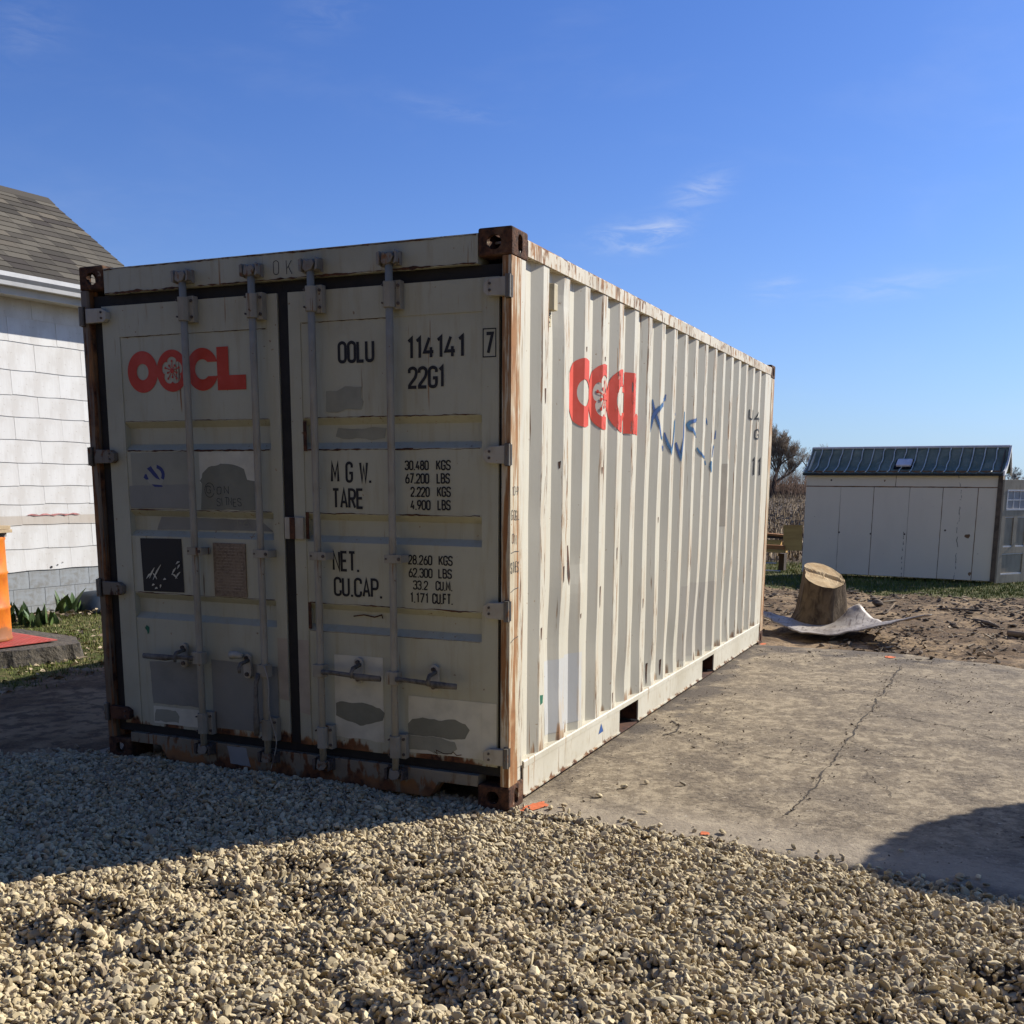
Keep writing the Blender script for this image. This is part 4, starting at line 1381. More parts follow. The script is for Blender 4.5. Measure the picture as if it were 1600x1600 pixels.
def gravel_h(x, y):
    h = 0.016 + 0.022 * npnoise(x, y, 3, 3, 1.7) + 0.016 * npnoise(x, y, 5, 2, 5.0)
    h = h + 0.030 * np.exp(-((x + 1.2) / 0.85) ** 2 - ((y + 0.05) / 0.45) ** 2)
    for (a, b, r, d) in DENTS:
        qq = ((x - a) ** 2 + (y - b) ** 2) / (r * r)
        h = h - d * np.exp(-qq) + 0.45 * d * np.exp(-(np.sqrt(qq) - 1.7) ** 2 * 4)
    ed = np.clip((gravel_edge(x) - y) / 0.22, 0, 1)
    return h * ed - 0.012 * (1 - ed)


def ground_z(x, y):
    z = -0.035 + 0.020 * npnoise(x, y, 1, 4, 0.9) + 0.012 * npnoise(x, y, 2, 3, 4.0)
    dirt = np.clip((y - 5.6) / 0.8, 0, 1) * np.clip((14 - y) / 2, 0, 1)
    z = z + dirt * (0.020 + 0.035 * npnoise(x, y, 8, 3, 1.6) + 0.045 * npnoise(x, y * 1.6, 9, 3, 3.4))
    left = np.clip((-3.2 - x) / 1.2, 0, 1)
    z = z + left * 0.02
    grav = np.clip((gravel_edge(x) - y) / 0.1, 0, 1)
    z = np.where(grav > 0, np.minimum(z, -0.03 - 0.05 * grav), z)
    under = (x > -2.6) & (x < 4.6) & (y > -0.1) & (y < 5.75)
    z = np.where(under, np.minimum(z, -0.055), z)
    far = np.clip((np.hypot(x, y - 3) - 22) / 10, 0, 1)
    return z * (1 - far) - 0.02 * far


xs = np.concatenate([[-900, -400, -200, -110, -60, -35, -22, -15], np.arange(-11, 6.01, 0.07), [7, 9, 12, 18, 28, 45, 80, 150, 300, 900]])
ys = np.concatenate([[-300, -100, -50, -25, -14], np.arange(-8, 17.01, 0.07), [17.5, 18.5, 20, 23, 28, 36, 50, 75, 110, 170, 300, 600, 1500]])
XX, YY = np.meshgrid(xs, ys)
ZZ = ground_z(XX, YY)
nx, ny = len(xs), len(ys)
V = np.stack([XX, YY, ZZ], -1).reshape(-1, 3)
ii = np.arange(nx * ny).reshape(ny, nx)
F = np.stack([ii[:-1, :-1], ii[:-1, 1:], ii[1:, 1:], ii[1:, :-1]], -1).reshape(-1, 4)


def zone_grass(x, y):
    wob = 0.35 * npnoise(x, y, 21, 4, 1.1) + 0.15 * npnoise(x, y, 22, 3, 5)
    a = np.clip((y - 11.45 + wob) / 0.5, 0, 1)
    b = np.clip((-x - 4.25 + wob * 1.2) / 0.6, 0, 1) * np.clip((y + 0.12 * x - 0.2 + wob) / 0.8, 0, 1)
    return np.maximum(a, b)


def ground_mat():
    m, g = new_mat('ground_earth')
    co = g.coord()
    x, y, z = g.sep(co)
    gr, fi = g.attr('grass'), g.attr('field')
    n1 = g.noise(co, 1.3, 6, 0.62, 0.3); n2 = g.noise(co, 9, 5, 0.65); n3 = g.noise(g.mapping(co, scale=(1, 2.2, 1)), 34, 4, 0.6)
    dirt = g.mix(g.ramp(n1, 0.42, 0.60), (0.165, 0.105, 0.055), (0.37, 0.255, 0.140))
    dirt = g.mix(g.math('MULTIPLY', g.ramp(n2, 0.46, 0.60), 0.8), dirt, (0.080, 0.053, 0.032))
    dirt = g.mix(g.math('MULTIPLY', g.ramp(n3, 0.56, 0.68), 0.55), dirt, (0.37, 0.285, 0.19))
    grass = g.mix(g.ramp(n2, 0.4, 0.62), (0.075, 0.095, 0.022), (0.17, 0.145, 0.060))
    fld = g.mix(g.ramp(n2, 0.35, 0.65), (0.16, 0.115, 0.07), (0.085, 0.06, 0.04))
    edge = g.ramp(g.math('ADD', gr, g.math('MULTIPLY', g.math('SUBTRACT', n2, 0.5), 0.9)), 0.35, 0.65)
    c = g.mix(edge, dirt, grass)
    c = g.mix(fi, c, fld)
    h = g.math('ADD', g.math('MULTIPLY', n2, 0.7), g.math('MULTIPLY', n3, 0.5))
    g.out(c, 0.95, g.bump(h, 0.9, 0.03), 0, 0.15)
    return m


M['ground'] = ground_mat()
me = from_np('ground', V, F, M['ground'], True)
for nm, vals in (('grass', zone_grass(V[:, 0], V[:, 1])), ('field', np.clip((V[:, 1] - 16.6) / 1.2, 0, 1))):
    at = me.attributes.new(nm, 'FLOAT', 'POINT'); at.data.foreach_set('value', vals.astype(np.float32))
ground = link('ground', me, None)
structure(ground)


# the concrete slab ----------------------------------------------------
def slab_mat():
    m, g = new_mat('old_concrete')
    co = g.coord()
    x, y, z = g.sep(co)
    n0 = g.noise(co, 0.8, 3, 0.5, 0.3)
    n1 = g.noise(co, 2.4, 6, 0.65, 0.3)
    n2 = g.noise(g.mapping(co, scale=(1.0, 0.75, 1)), 13, 7, 0.72, 0.2)
    n3 = g.noise(co, 55, 5, 0.7)
    n4 = g.noise(g.mapping(co, loc=(5, 3, 1)), 30, 5, 0.7)
    c = g.mix(g.ramp(n2, 0.36, 0.62), (0.40, 0.32, 0.205), (0.195, 0.148, 0.092))
    c = g.mix(g.math('MULTIPLY', g.ramp(n1, 0.46, 0.58), 0.62), c, (0.165, 0.126, 0.082))
    c = g.mix(g.math('MULTIPLY', g.ramp(n0, 0.48, 0.60), 0.4), c, (0.21, 0.165, 0.112))
    dirt_in = g.ramp(g.math('ADD', n4, g.math('MULTIPLY', g.math('SUBTRACT', n1, 0.5), 0.55)), 0.54, 0.60)
    c = g.mix(g.math('MULTIPLY', dirt_in, 0.85), c, (0.105, 0.078, 0.050))
    c = g.mix(g.math('MULTIPLY', g.ramp(g.math('SUBTRACT', n4, g.math('MULTIPLY', g.math('SUBTRACT', n0, 0.5), 0.3)), 0.40, 0.34), 0.0), c, (0.5, 0.4, 0.3))
    pale = g.ramp(g.noise(g.mapping(co, loc=(1, 8, 2)), 24, 5, 0.7), 0.615, 0.66)
    c = g.mix(g.math('MULTIPLY', pale, 0.7), c, (0.56, 0.475, 0.345))
    c = g.mix(g.math('MULTIPLY', g.ramp(n3, 0.60, 0.70), 0.35), c, (0.10, 0.078, 0.052))
    # cleaner, paler band along the front lip where the gravel was raked back
    band = g.math('MULTIPLY', g.ramp(g.math('ADD', y, g.math('MULTIPLY', n1, 0.6)), 0.35, 0.85, 1.0, 0.0), 0.55)
    c = g.mix(band, c, (0.42, 0.345, 0.245))
    # soil washed against the container and over the far edge
    so = g.math('ADD', g.ramp(x, 0.0, 0.55, 1.0, 0.0), g.math('MULTIPLY', g.math('SUBTRACT', n1, 0.5), 2.4))
    so = g.math('MULTIPLY', g.ramp(so, 0.75, 1.05), g.ramp(y, 1.1, 2.0))
    fe = g.math('ADD', g.ramp(y, 4.6, 5.7, 0.0, 1.0), g.math('MULTIPLY', g.math('SUBTRACT', n1, 0.5), 2.0))
    fe = g.ramp(fe, 0.75, 1.1)
    c = g.mix(g.math('MULTIPLY', g.math('MAXIMUM', so, fe), 0.85), c, (0.105, 0.082, 0.060))
    hh = g.math('ADD', g.math('MULTIPLY', n2, 0.8), g.math('ADD', g.math('MULTIPLY', n3, 0.35), g.math('MULTIPLY', n1, 0.7)))
    g.out(c, 0.9, g.bump(hh, 0.9, 0.015), 0, 0.25)
    return m


M['slab'] = slab_mat()
near = [(x, float(gravel_edge(np.array(x)))) for x in np.linspace(-2.60, 4.6, 73)]
near = [(x, min(max(y, -0.9) + 0.02 - 0.05, 0.03) if x > -0.1 else -0.02) for x, y in near]
near = [(x, -0.03 - 0.045 * max(0, x) - 0.02 * max(0, x - 1.5)) for x, y in near]
near = [(x, y + 0.012 * vn(x * 5, 1.3) + 0.006 * vn(x * 19, 4)) for x, y in near]
far = [(x, np.interp(x, [-2.6, 0.06, 1.24, 2.3, 4.6], [5.95, 5.95, 6.02, 5.60, 4.85]) + 0.10 * vn(x * 2.2, 7) + 0.05 * vn(x * 9, 2)) for x in np.linspace(4.6, -2.6, 73)]
NS, NX = 60, 72
sv, sf = [], []
for i in range(NX + 1):
    (x, y0), (x2, y1) = near[i], far[NX - i]
    for j in range(NS + 1):
        t = j / NS
        y = y0 + (y1 - y0) * t
        drop = -0.004 * min(1, 1) if False else 0
        z = 0.004 * vn(x * 0.9, y * 0.9, 3) * (0 if x < 0.3 else min(1, (x - 0.3)))
        if j == 0: z -= 0.008
        if j == NS: z -= 0.02
        sv.append((x, y, z - 0.001))
for i in range(NX):
    for j in range(NS):
        a = i * (NS + 1) + j
        sf.append((a, a + NS + 1, a + NS + 2, a + 1))
nb = len(sv)
for i in range(NX + 1):
    for (lst, jj) in ((near[i], 0), (far[NX - i], NS)):
        sv.append((lst[0], lst[1], -0.14))
for i in range(NX):
    a, b = i * (NS + 1), (i + 1) * (NS + 1)
    sf.append((a, nb + 2 * i, nb + 2 * i + 2, b)); sf.append((a + NS, b + NS, nb + 2 * i + 3, nb + 2 * i + 1))
sm = MB(); sm.v, sm.f = sv, sf
slab = sm.build('concrete_slab', M['slab'], smooth=False)
slab.data.shade_smooth()
structure(slab)
M['crack'] = plain('crack_soil', (0.032, 0.023, 0.015), 0.95, 0.25, 30, 0.6, col2=(0.07, 0.05, 0.032))


def slab_z(x, y):
    return 0.004 * vn(x * 0.9, y * 0.9, 3) * (0 if x < 0.3 else min(1, (x - 0.3)))


CRACKS = []


def crack(pts, w0, seed, rag=0.03):
    CRACKS.append((pts, w0))
    P, Wd = [], []
    for k in range(len(pts) - 1):
        a, b = Vector(pts[k]), Vector(pts[k + 1])
        m = max(2, int((b - a).length / 0.025))
        for j in range(m):
            p = a + (b - a) * (j / m)
            d = (b - a).normalized()
            nn = Vector((-d.y, d.x))
            p = p + nn * (rag * vn(p.x * 4 + seed, p.y * 4) + 0.5 * rag * vn(p.x * 16, p.y * 16 + seed))
            P.append((p.x, p.y)); Wd.append(max(0.0022, 0.62 * w0 * (0.55 + 1.4 * vn(p.x * 6, p.y * 6, seed) + 0.9 * vn(p.x * 25, p.y * 25, seed))))
    L, Rr = ribbon(P, Wd)
    mb = MB()
    for a, b in zip(L, Rr):
        mb.v += [(a.x, a.y, slab_z(a.x, a.y) + 0.0025), (b.x, b.y, slab_z(b.x, b.y) + 0.0025)]
    for k in range(len(L) - 1):
        mb.f.append((2 * k, 2 * k + 1, 2 * k + 3, 2 * k + 2))
    mb.build('crack', M['crack'], slab, recalc=False)


crack([(1.345, 5.2), (1.33, 4.3), (1.30, 3.3), (1.27, 2.4), (1.25, 1.6), (1.23, 1.0), (1.20, 0.50)], 0.020, 1)
crack([(1.30, 2.95), (1.50, 3.02), (1.80, 2.85), (2.1, 2.62), (2.5, 2.55), (3.2, 2.3)], 0.015, 2, 0.05)
crack([(0.30, 1.95), (0.60, 1.80), (0.90, 1.55), (1.23, 1.48)], 0.012, 3)
crack([(1.55, 4.2), (2.0, 3.8), (2.6, 3.65)], 0.012, 4)
crack([(0.12, 2.25), (0.24, 2.15), (0.27, 1.95), (0.22, 1.80)], 0.020, 5)
crack([(1.70, 1.70), (1.95, 1.62), (2.3, 1.75)], 0.008, 6)
crack([(1.40, 1.55), (1.55, 1.25), (1.62, 1.00)], 0.006, 7)
crack([(1.27, 2.1), (1.55, 1.9), (1.75, 1.93)], 0.008, 9)
crack([(0.9, 3.9), (0.6, 3.6), (0.4, 3.7)], 0.008, 10)


def splat(x, y, r, ry, seed, name='paint_mark', rot=0.0, z=0.0042):
    pl = []
    for k in range(40):
        a = 2 * math.pi * k / 40
        q_ = 1 + 0.5 * vn(math.cos(a) * 1.7 + seed, math.sin(a) * 1.7) + 0.3 * vn(math.cos(a) * 6 + seed, math.sin(a) * 6)
        px, py = r * q_ * math.cos(a), ry * q_ * math.sin(a)
        pl.append((x + px * math.cos(rot) - py * math.sin(rot), y + px * math.sin(rot) + py * math.cos(rot)))
    bm = fill2d([pl])
    for v in bm.verts: v.co.z = slab_z(v.co.x, v.co.y) + z
    me = bpy.data.meshes.new(name); bm.to_mesh(me); bm.free()
    return link(name, me, M['orange_paint'], slab)


splat(0.075, 0.14, 0.040, 0.075, 1, rot=-0.4)
splat(0.020, 0.03, 0.05, 0.03, 5, rot=0.5)
splat(0.91, 0.085, 0.018, 0.025, 2)
splat(0.035, 6.06 - 0.15, 0.035, 0.06, 3)
splat(1.22, 5.62, 0.040, 0.06, 4)
splat(-2.50, 0.02, 0.06, 0.03, 6)

# gravel ----------------------------------------------------------------
def gravel_mat():
    m, g = new_mat('gravel_stone')
    r = g.rand()
    co = g.coord()
    n = g.noise(co, 2.2, 4, 0.6)
    c = g.mix(g.ramp(r, 0.0, 0.75), (0.41, 0.32, 0.175), (0.73, 0.60, 0.36))
    c = g.mix(g.ramp(r, 0.80, 0.97), c, (0.30, 0.235, 0.155))
    c = g.mix(g.math('MULTIPLY', g.ramp(g.math('FRACT', g.math('MULTIPLY', r, 17.0)), 0.82, 0.92), 0.6), c, (0.50, 0.38, 0.23))
    c = g.mix(g.math('MULTIPLY', g.ramp(g.math('FRACT', g.math('MULTIPLY', r, 31.0)), 0.86, 0.93), 0.7), c, (0.29, 0.25, 0.175))
    c = g.mix(g.math('MULTIPLY', g.ramp(n, 0.5, 0.75), 0.25), c, (0.30, 0.24, 0.16))
    g.out(c, 0.9, None, 0, 0.2)
    return m


M['gravel'] = gravel_mat()
stones = bpy.data.collections.new('stone_shapes')                 # source shapes, not in the scene
for k in range(12):
    bm = bmesh.new()
    bmesh.ops.create_icosphere(bm, subdivisions=2, radius=0.5)
    fx, fy, fz = rng.uniform(0.85, 1.35), rng.uniform(0.58, 0.95), rng.uniform(0.34, 0.62)
    planes = []
    for _ in range(8):
        d = Vector((rng.gauss(0, 1), rng.gauss(0, 1), rng.gauss(0, 1))).normalized()
        planes.append((d, rng.uniform(0.24, 0.42)))
    for v in bm.verts:
        c = v.co.copy()
        for d, lim in planes:
            t = c.dot(d)
            if t > lim: c -= d * (t - lim)
        v.co = Vector((c.x * fx, c.y * fy, c.z * fz)) * 1.12
    me = bpy.data.meshes.new('stone_shape'); bm.to_mesh(me); bm.free()
    me.materials.append(M['gravel'])
    stones.objects.link(bpy.data.objects.new('stone_shape', me))


def scatter(name, P, Rt, S, idx, coll, label, parent=None):
    """points that carry a rotation, a size and a shape number; geometry nodes set a stone on each"""
    me = bpy.data.meshes.new(name)
    n = len(P)
    me.vertices.add(n)
    me.vertices.foreach_set('co', P.astype(np.float32).ravel())
    a = me.attributes.new('turn', 'FLOAT_VECTOR', 'POINT'); a.data.foreach_set('vector', Rt.astype(np.float32).ravel())
    a = me.attributes.new('size', 'FLOAT', 'POINT'); a.data.foreach_set('value', S.astype(np.float32))
    a = me.attributes.new('shape', 'INT', 'POINT'); a.data.foreach_set('value', idx.astype(np.int32))
    o = bpy.data.objects.new(name, me)
    COL.objects.link(o)
    nt = bpy.data.node_groups.new(name, 'GeometryNodeTree')
    nt.interface.new_socket('Geometry', in_out='INPUT', socket_type='NodeSocketGeometry')
    nt.interface.new_socket('Geometry', in_out='OUTPUT', socket_type='NodeSocketGeometry')
    N, Lk = nt.nodes.new, nt.links.new
    gi, go = N('NodeGroupInput'), N('NodeGroupOutput')
    ci = N('GeometryNodeCollectionInfo'); ci.inputs['Collection'].default_value = coll
    ci.inputs['Separate Children'].default_value = True; ci.inputs['Reset Children'].default_value = True
    ip = N('GeometryNodeInstanceOnPoints'); ip.inputs['Pick Instance'].default_value = True
    def nat(nm, ty):
        q_ = N('GeometryNodeInputNamedAttribute'); q_.data_type = ty; q_.inputs['Name'].default_value = nm
        return q_.outputs['Attribute']
    Lk(gi.outputs[0], ip.inputs['Points']); Lk(ci.outputs[0], ip.inputs['Instance'])
    Lk(nat('shape', 'INT'), ip.inputs['Instance Index'])
    Lk(nat('turn', 'FLOAT_VECTOR'), ip.inputs['Rotation'])
    Lk(nat('size', 'FLOAT'), ip.inputs['Scale'])
    Lk(ip.outputs[0], go.inputs[0])
    md = o.modifiers.new('scatter', 'NODES'); md.node_group = nt
    o['kind'] = 'stuff'; o['label'] = label
    return o


def gravel_points():
    out = []
    # (x0,x1,y0,y1, stones per m2)
    for (x0, x1, y0, y1, dens) in ((-3.4, 3.4, -3.0, 0.14, 8200), (-7.5, -3.4, -4.0, 0.1, 2200), (3.4, 5.5, -4.0, 0.0, 1500), (-3.4, 3.4, -5.0, -3.0, 1800)):
        n = int((x1 - x0) * (y1 - y0) * dens)
        out.append(np.stack([nrng.uniform(x0, x1, n), nrng.uniform(y0, y1, n)], 1))
    P = np.concatenate(out)
    wob = 0.05 * npnoise(P[:, 0], P[:, 1], 31, 3, 3.0)
    d = gravel_edge(P[:, 0]) - P[:, 1] + wob
    keep = (d > 0) | (nrng.random(len(P)) < np.exp(d / 0.035) * 0.6)
    P, d = P[keep], d[keep]
    S = np.clip(nrng.lognormal(np.log(0.0215), 0.36, len(P)), 0.010, 0.046)
    h = gravel_h(P[:, 0], P[:, 1])
    lift = nrng.uniform(-0.016, 0.014, len(P))
    z = np.where(d > 0.03, h + lift, np.maximum(h, 0.002) + S * 0.22)
    return np.column_stack([P, z]), S


GP, GS = gravel_points()
n = len(GP)
Rt = np.stack([nrng.normal(0, 0.75, n), nrng.normal(0, 0.75, n), nrng.uniform(0, 6.28, n)], 1)
scatter('gravel', GP, Rt, GS, nrng.integers(0, 12, n), stones, 'pale crushed stone gravel spread in front of the container')
# bed under the stones
bx_, by_ = np.meshgrid(np.arange(-9.0, 6.01, 0.05), np.arange(-8.0, 0.16, 0.05))
bz_ = gravel_h(bx_, by_) - 0.016
bz_ = np.where(by_ > gravel_edge(bx_) + 0.02, -0.09, bz_)
ii = np.arange(bx_.size).reshape(bx_.shape)
F = np.stack([ii[:-1, :-1], ii[:-1, 1:], ii[1:, 1:], ii[1:, :-1]], -1).reshape(-1, 4)
M['bed'] = plain('fines_gap_shade', (0.085, 0.065, 0.042), 0.95, 0.25, 60, 0.6)  # bed colour darkened to paint the shade in gaps between stones
structure(link('gravel_bed', from_np('gravel_bed', np.stack([bx_, by_, bz_], -1).reshape(-1, 3), F, M['bed'], True), None))
# strays on the slab
LS = np.array([(0.30, 0.42), (0.36, 0.62), (0.44, 0.75), (0.62, 0.80), (0.52, 0.12), (0.56, 0.10), (0.70, 0.10), (0.63, 0.02), (0.69, 0.05), (0.58, 0.26), (1.95, -0.02), (2.02, 0.0), (1.72, 0.20), (0.98, 0.12), (1.3, 0.05), (0.2, 0.2), (0.16, 0.13), (1.5, 0.02)])
n = len(LS)
scatter('loose_stones', np.column_stack([LS, np.full(n, 0.011)]), np.stack([nrng.normal(0, .3, n), nrng.normal(0, .3, n), nrng.uniform(0, 6, n)], 1), nrng.uniform(0.024, 0.042, n), nrng.integers(0, 12, n), stones, 'a few loose stones strayed on to the slab edge')
grit_at = []
for pts, w0 in CRACKS:
    for k in range(len(pts) - 1):
        a_, b_ = np.array(pts[k]), np.array(pts[k + 1])
        m = int(np.hypot(*(b_ - a_)) * 3000 * w0)
        t = nrng.random((m, 1))
        grit_at.append(a_ + (b_ - a_) * t + nrng.normal(0, 0.010 + 1.1 * w0, (m, 2)))
GRIT = np.concatenate(grit_at)
m = 9000
gp = np.stack([nrng.uniform(0.05, 3.6, m), nrng.uniform(0.0, 5.7, m)], 1)
kd = np.clip(npnoise(gp[:, 0], gp[:, 1], 91, 4, 1.6) * 1.5 + 0.05, 0.03, 1) + 0.5 * np.exp(-((gp[:, 0] - 0.05) / 0.22) ** 2) + np.clip((gp[:, 1] - 5.0) / 0.7, 0, 1)
GRIT = np.concatenate([GRIT, gp[nrng.random(m) < kd * 0.6]])
# earth crumbs and wood chips over the churned dirt behind the slab
M['crumb'] = plain('earth_crumb', (0.20, 0.145, 0.095), 0.95, 0.25, 3, 0.6, col2=(0.09, 0.065, 0.045), byobj=0.8)
crumbs = bpy.data.collections.new('crumb_shapes')
for o in list(stones.objects)[:6]:
    me = o.data.copy(); me.materials.clear(); me.materials.append(M['crumb'])
    crumbs.objects.link(bpy.data.objects.new('crumb_shape', me))
M['chip'] = plain('wood_chip', (0.55, 0.42, 0.26), 0.9, 0.2, 3, 0.3, byobj=1.0)
for k in range(3):
    mb = MB().box(-0.5, 0.5, -0.10 - 0.04 * k, 0.09, -0.05, 0.05)
    mb.v = [(v[0], v[1] * (1 - 0.5 * (v[0] > 0)), v[2]) for v in mb.v]
    me = bpy.data.meshes.new('crumb_shape'); me.from_pydata(mb.v, [], mb.f); me.materials.append(M['chip'])
    crumbs.objects.link(bpy.data.objects.new('crumb_shape', me))
n = len(GRIT)
S = np.clip(nrng.lognormal(np.log(0.0058), 0.5, n), 0.0025, 0.024)
scatter('slab_grit', np.column_stack([GRIT, 0.001 + S * 0.2]), np.stack([nrng.normal(0, .3, n), nrng.normal(0, .3, n), nrng.uniform(0, 6.28, n)], 1), S, nrng.integers(0, 6, n), crumbs, 'dirt crumbs and grit strewn over the concrete slab and its cracks')
n = 13000
P = np.stack([nrng.uniform(-2.6, 5.5, n), nrng.uniform(5.4, 12.4, n)], 1)
dens = np.clip(0.5 + npnoise(P[:, 0], P[:, 1], 41, 3, 1.2), 0.05, 1) * (1 - 0.85 * zone_grass(P[:, 0], P[:, 1])) * np.clip((P[:, 1] - 5.5) / 0.6, 0.03, 1)
P = P[(nrng.random(n) < dens) & (np.hypot(P[:, 0] - 1.22, P[:, 1] - 5.62) > 0.22)]; n = len(P)
S = np.clip(nrng.lognormal(np.log(0.026), 0.5, n), 0.010, 0.085)
ix = nrng.integers(0, 9, n)
S = np.where(ix >= 6, S * 1.9, S)
z = np.maximum(ground_z(P[:, 0], P[:, 1]), np.where(P[:, 1] < 5.7, 0.002, -1)) + S * 0.16
scatter('earth_debris', np.column_stack([P, z]), np.stack([nrng.normal(0, .25, n), nrng.normal(0, .25, n), nrng.uniform(0, 6.28, n)], 1), S, ix, crumbs, 'clods and wood chips littering the bare earth behind the slab')

# grass -------------------------------------------------------------------
M['grass'] = None
def grass_mat():
    m, g = new_mat('grass_blade')
    t = g.attr('tint')
    c = g.mix(t, (0.085, 0.125, 0.018), (0.23, 0.23, 0.045))
    c = g.mix(g.ramp(t, 0.80, 0.95), c, (0.40, 0.33, 0.16))
    g.out(c, 0.7, None, 0, 0.25)
    return m
M['grass'] = grass_mat()


def blades(name, P, hgt, label, wid=0.006):
    n = len(P)
    a = nrng.uniform(0, 6.28, n); lean = nrng.uniform(0.1, 0.7, n) * hgt; la = nrng.uniform(0, 6.28, n)
    z = ground_z(P[:, 0], P[:, 1]) - 0.004
    w_ = wid * nrng.uniform(0.6, 1.5, n)
    b0 = np.column_stack([P[:, 0] - np.cos(a) * w_, P[:, 1] - np.sin(a) * w_, z])
    b1 = np.column_stack([P[:, 0] + np.cos(a) * w_, P[:, 1] + np.sin(a) * w_, z])
    tp = np.column_stack([P[:, 0] + np.cos(la) * lean, P[:, 1] + np.sin(la) * lean, z + hgt])
    V = np.stack([b0, b1, tp], 1).reshape(-1, 3)
    F = np.arange(3 * n).reshape(n, 3)
    me = from_np(name, V, F, M['grass'])
    tint = np.repeat(np.clip(nrng.random(n) + 0.3 * npnoise(P[:, 0], P[:, 1], 51, 3, 2.0), 0, 1), 3)
    at = me.attributes.new('tint', 'FLOAT', 'POINT'); at.data.foreach_set('value', tint.astype(np.float32))
    o = link(name, me, None)
    o['kind'] = 'stuff'; o['label'] = label
    return o


def grass_points(x0, x1, y0, y1, n):
    P = np.stack([nrng.uniform(x0, x1, n), nrng.uniform(y0, y1, n)], 1)
    k = zone_grass(P[:, 0], P[:, 1]) * np.clip(0.75 + 0.8 * npnoise(P[:, 0], P[:, 1], 61, 3, 1.5), 0.1, 1)
    return P[nrng.random(n) < k]


P = grass_points(-3.5, 6.0, 11.0, 17.5, 60000)
blades('lawn_grass', P, nrng.uniform(0.02, 0.065, len(P)), 'rough grass strip in front of the shed', 0.007)
P = grass_points(-8.2, -4.2, 0.0, 6.5, 52000)
blades('lawn_grass', P, nrng.uniform(0.012, 0.045, len(P)), 'short green lawn beside the house', 0.005)
# dead leaves along the house
n = 2600
P = np.stack([nrng.uniform(-8.1, -6.4, n), nrng.uniform(2.6, 6.2, n)], 1)
dw = np.abs((P[:, 0] + 7.975) * 0.9936 - (P[:, 1] - 4.988) * 0.1132 - 0.40)
P = P[nrng.random(n) < np.exp(-(dw / 0.28) ** 2)]
ex = np.stack([nrng.uniform(-6.6, -4.4, 420), nrng.uniform(0.6, 4.2, 420)], 1)
P = np.concatenate([P, ex]); n = len(P)
a = nrng.uniform(0, 6.28, n); s_ = nrng.uniform(0.010, 0.035, n); tl = nrng.uniform(-0.9, 0.9, n)
z = ground_z(P[:, 0], P[:, 1]) + 0.01 + 0.05 * nrng.random(n) * (P[:, 0] < -6.6)
c_, s2 = np.cos(a), np.sin(a)
def _lv(u_, v_, up): return np.column_stack([P[:, 0] + s_ * (u_ * c_ - v_ * s2), P[:, 1] + s_ * (u_ * s2 + v_ * c_), z + up])
V = np.stack([_lv(-1.6, 0, s_ * 0.3), _lv(0, -0.6, s_ * tl * 0.6), _lv(1.6, 0, s_ * tl), _lv(0, 0.6, s_ * 0.8)], 1).reshape(-1, 3)
me = from_np('dead_leaves', V, np.arange(4 * n).reshape(n, 4), plain('dead_leaf', (0.42, 0.33, 0.21), 0.85, 0.2, 9, 0.1, col2=(0.22, 0.15, 0.08)))
o = link('dead_leaves', me, None); o['kind'] = 'stuff'; o['label'] = 'dry leaves and stalks in the flower bed by the house'
# ------------------------------------------------------------------ the white house on the left
HX = R(90 - 6.5)
house = thing('house', 'white shingle-sided house with grey asphalt roof left of the container', 'house', (-7.975, 4.988, 0), HX)
# local frame: x along the wall away from the camera, y into the house, z up
UE, UB, VR, ZE, ZR, OV = 1.50, -3.4, 1.74, 3.66, 5.07, 0.30
M['siding'] = None


def siding_mat():
    m, g = new_mat('siding_white')
    co = g.coord()
    r = g.rand()
    n = g.noise(g.mapping(co, scale=(1, 1, 0.4)), 5, 5, 0.6)
    n2 = g.noise(co, 30, 4, 0.6)
    n3 = g.noise(g.mapping(co, scale=(1, 1, 0.3), loc=(2, 1, 3)), 2.0, 4)
    c = g.mix(g.math('MULTIPLY', r, 0.35), (0.83, 0.81, 0.76), (0.70, 0.67, 0.61))
    c = g.mix(g.math('MULTIPLY', g.ramp(n, 0.42, 0.68), 0.45), c, (0.58, 0.53, 0.46))
    c = g.mix(g.math('MULTIPLY', g.ramp(n2, 0.62, 0.74), 0.5), c, (0.40, 0.33, 0.26))
    geo = g.n('ShaderNodeNewGeometry').outputs['Position']
    z = g.sep(geo)[2]
    st = g.math('MULTIPLY', g.math('MULTIPLY', g.ramp(z, 0.98, 1.02), g.ramp(z, 1.10, 1.115, 1.0, 0.0)), 0.6)
    c = g.mix(st, c, (0.50, 0.40, 0.29))
    g.out(c, 0.8, g.bump(g.noise(g.mapping(co, scale=(1, 1, 0.12)), 70, 3), 0.25, 0.004), 0, 0.2)
    return m


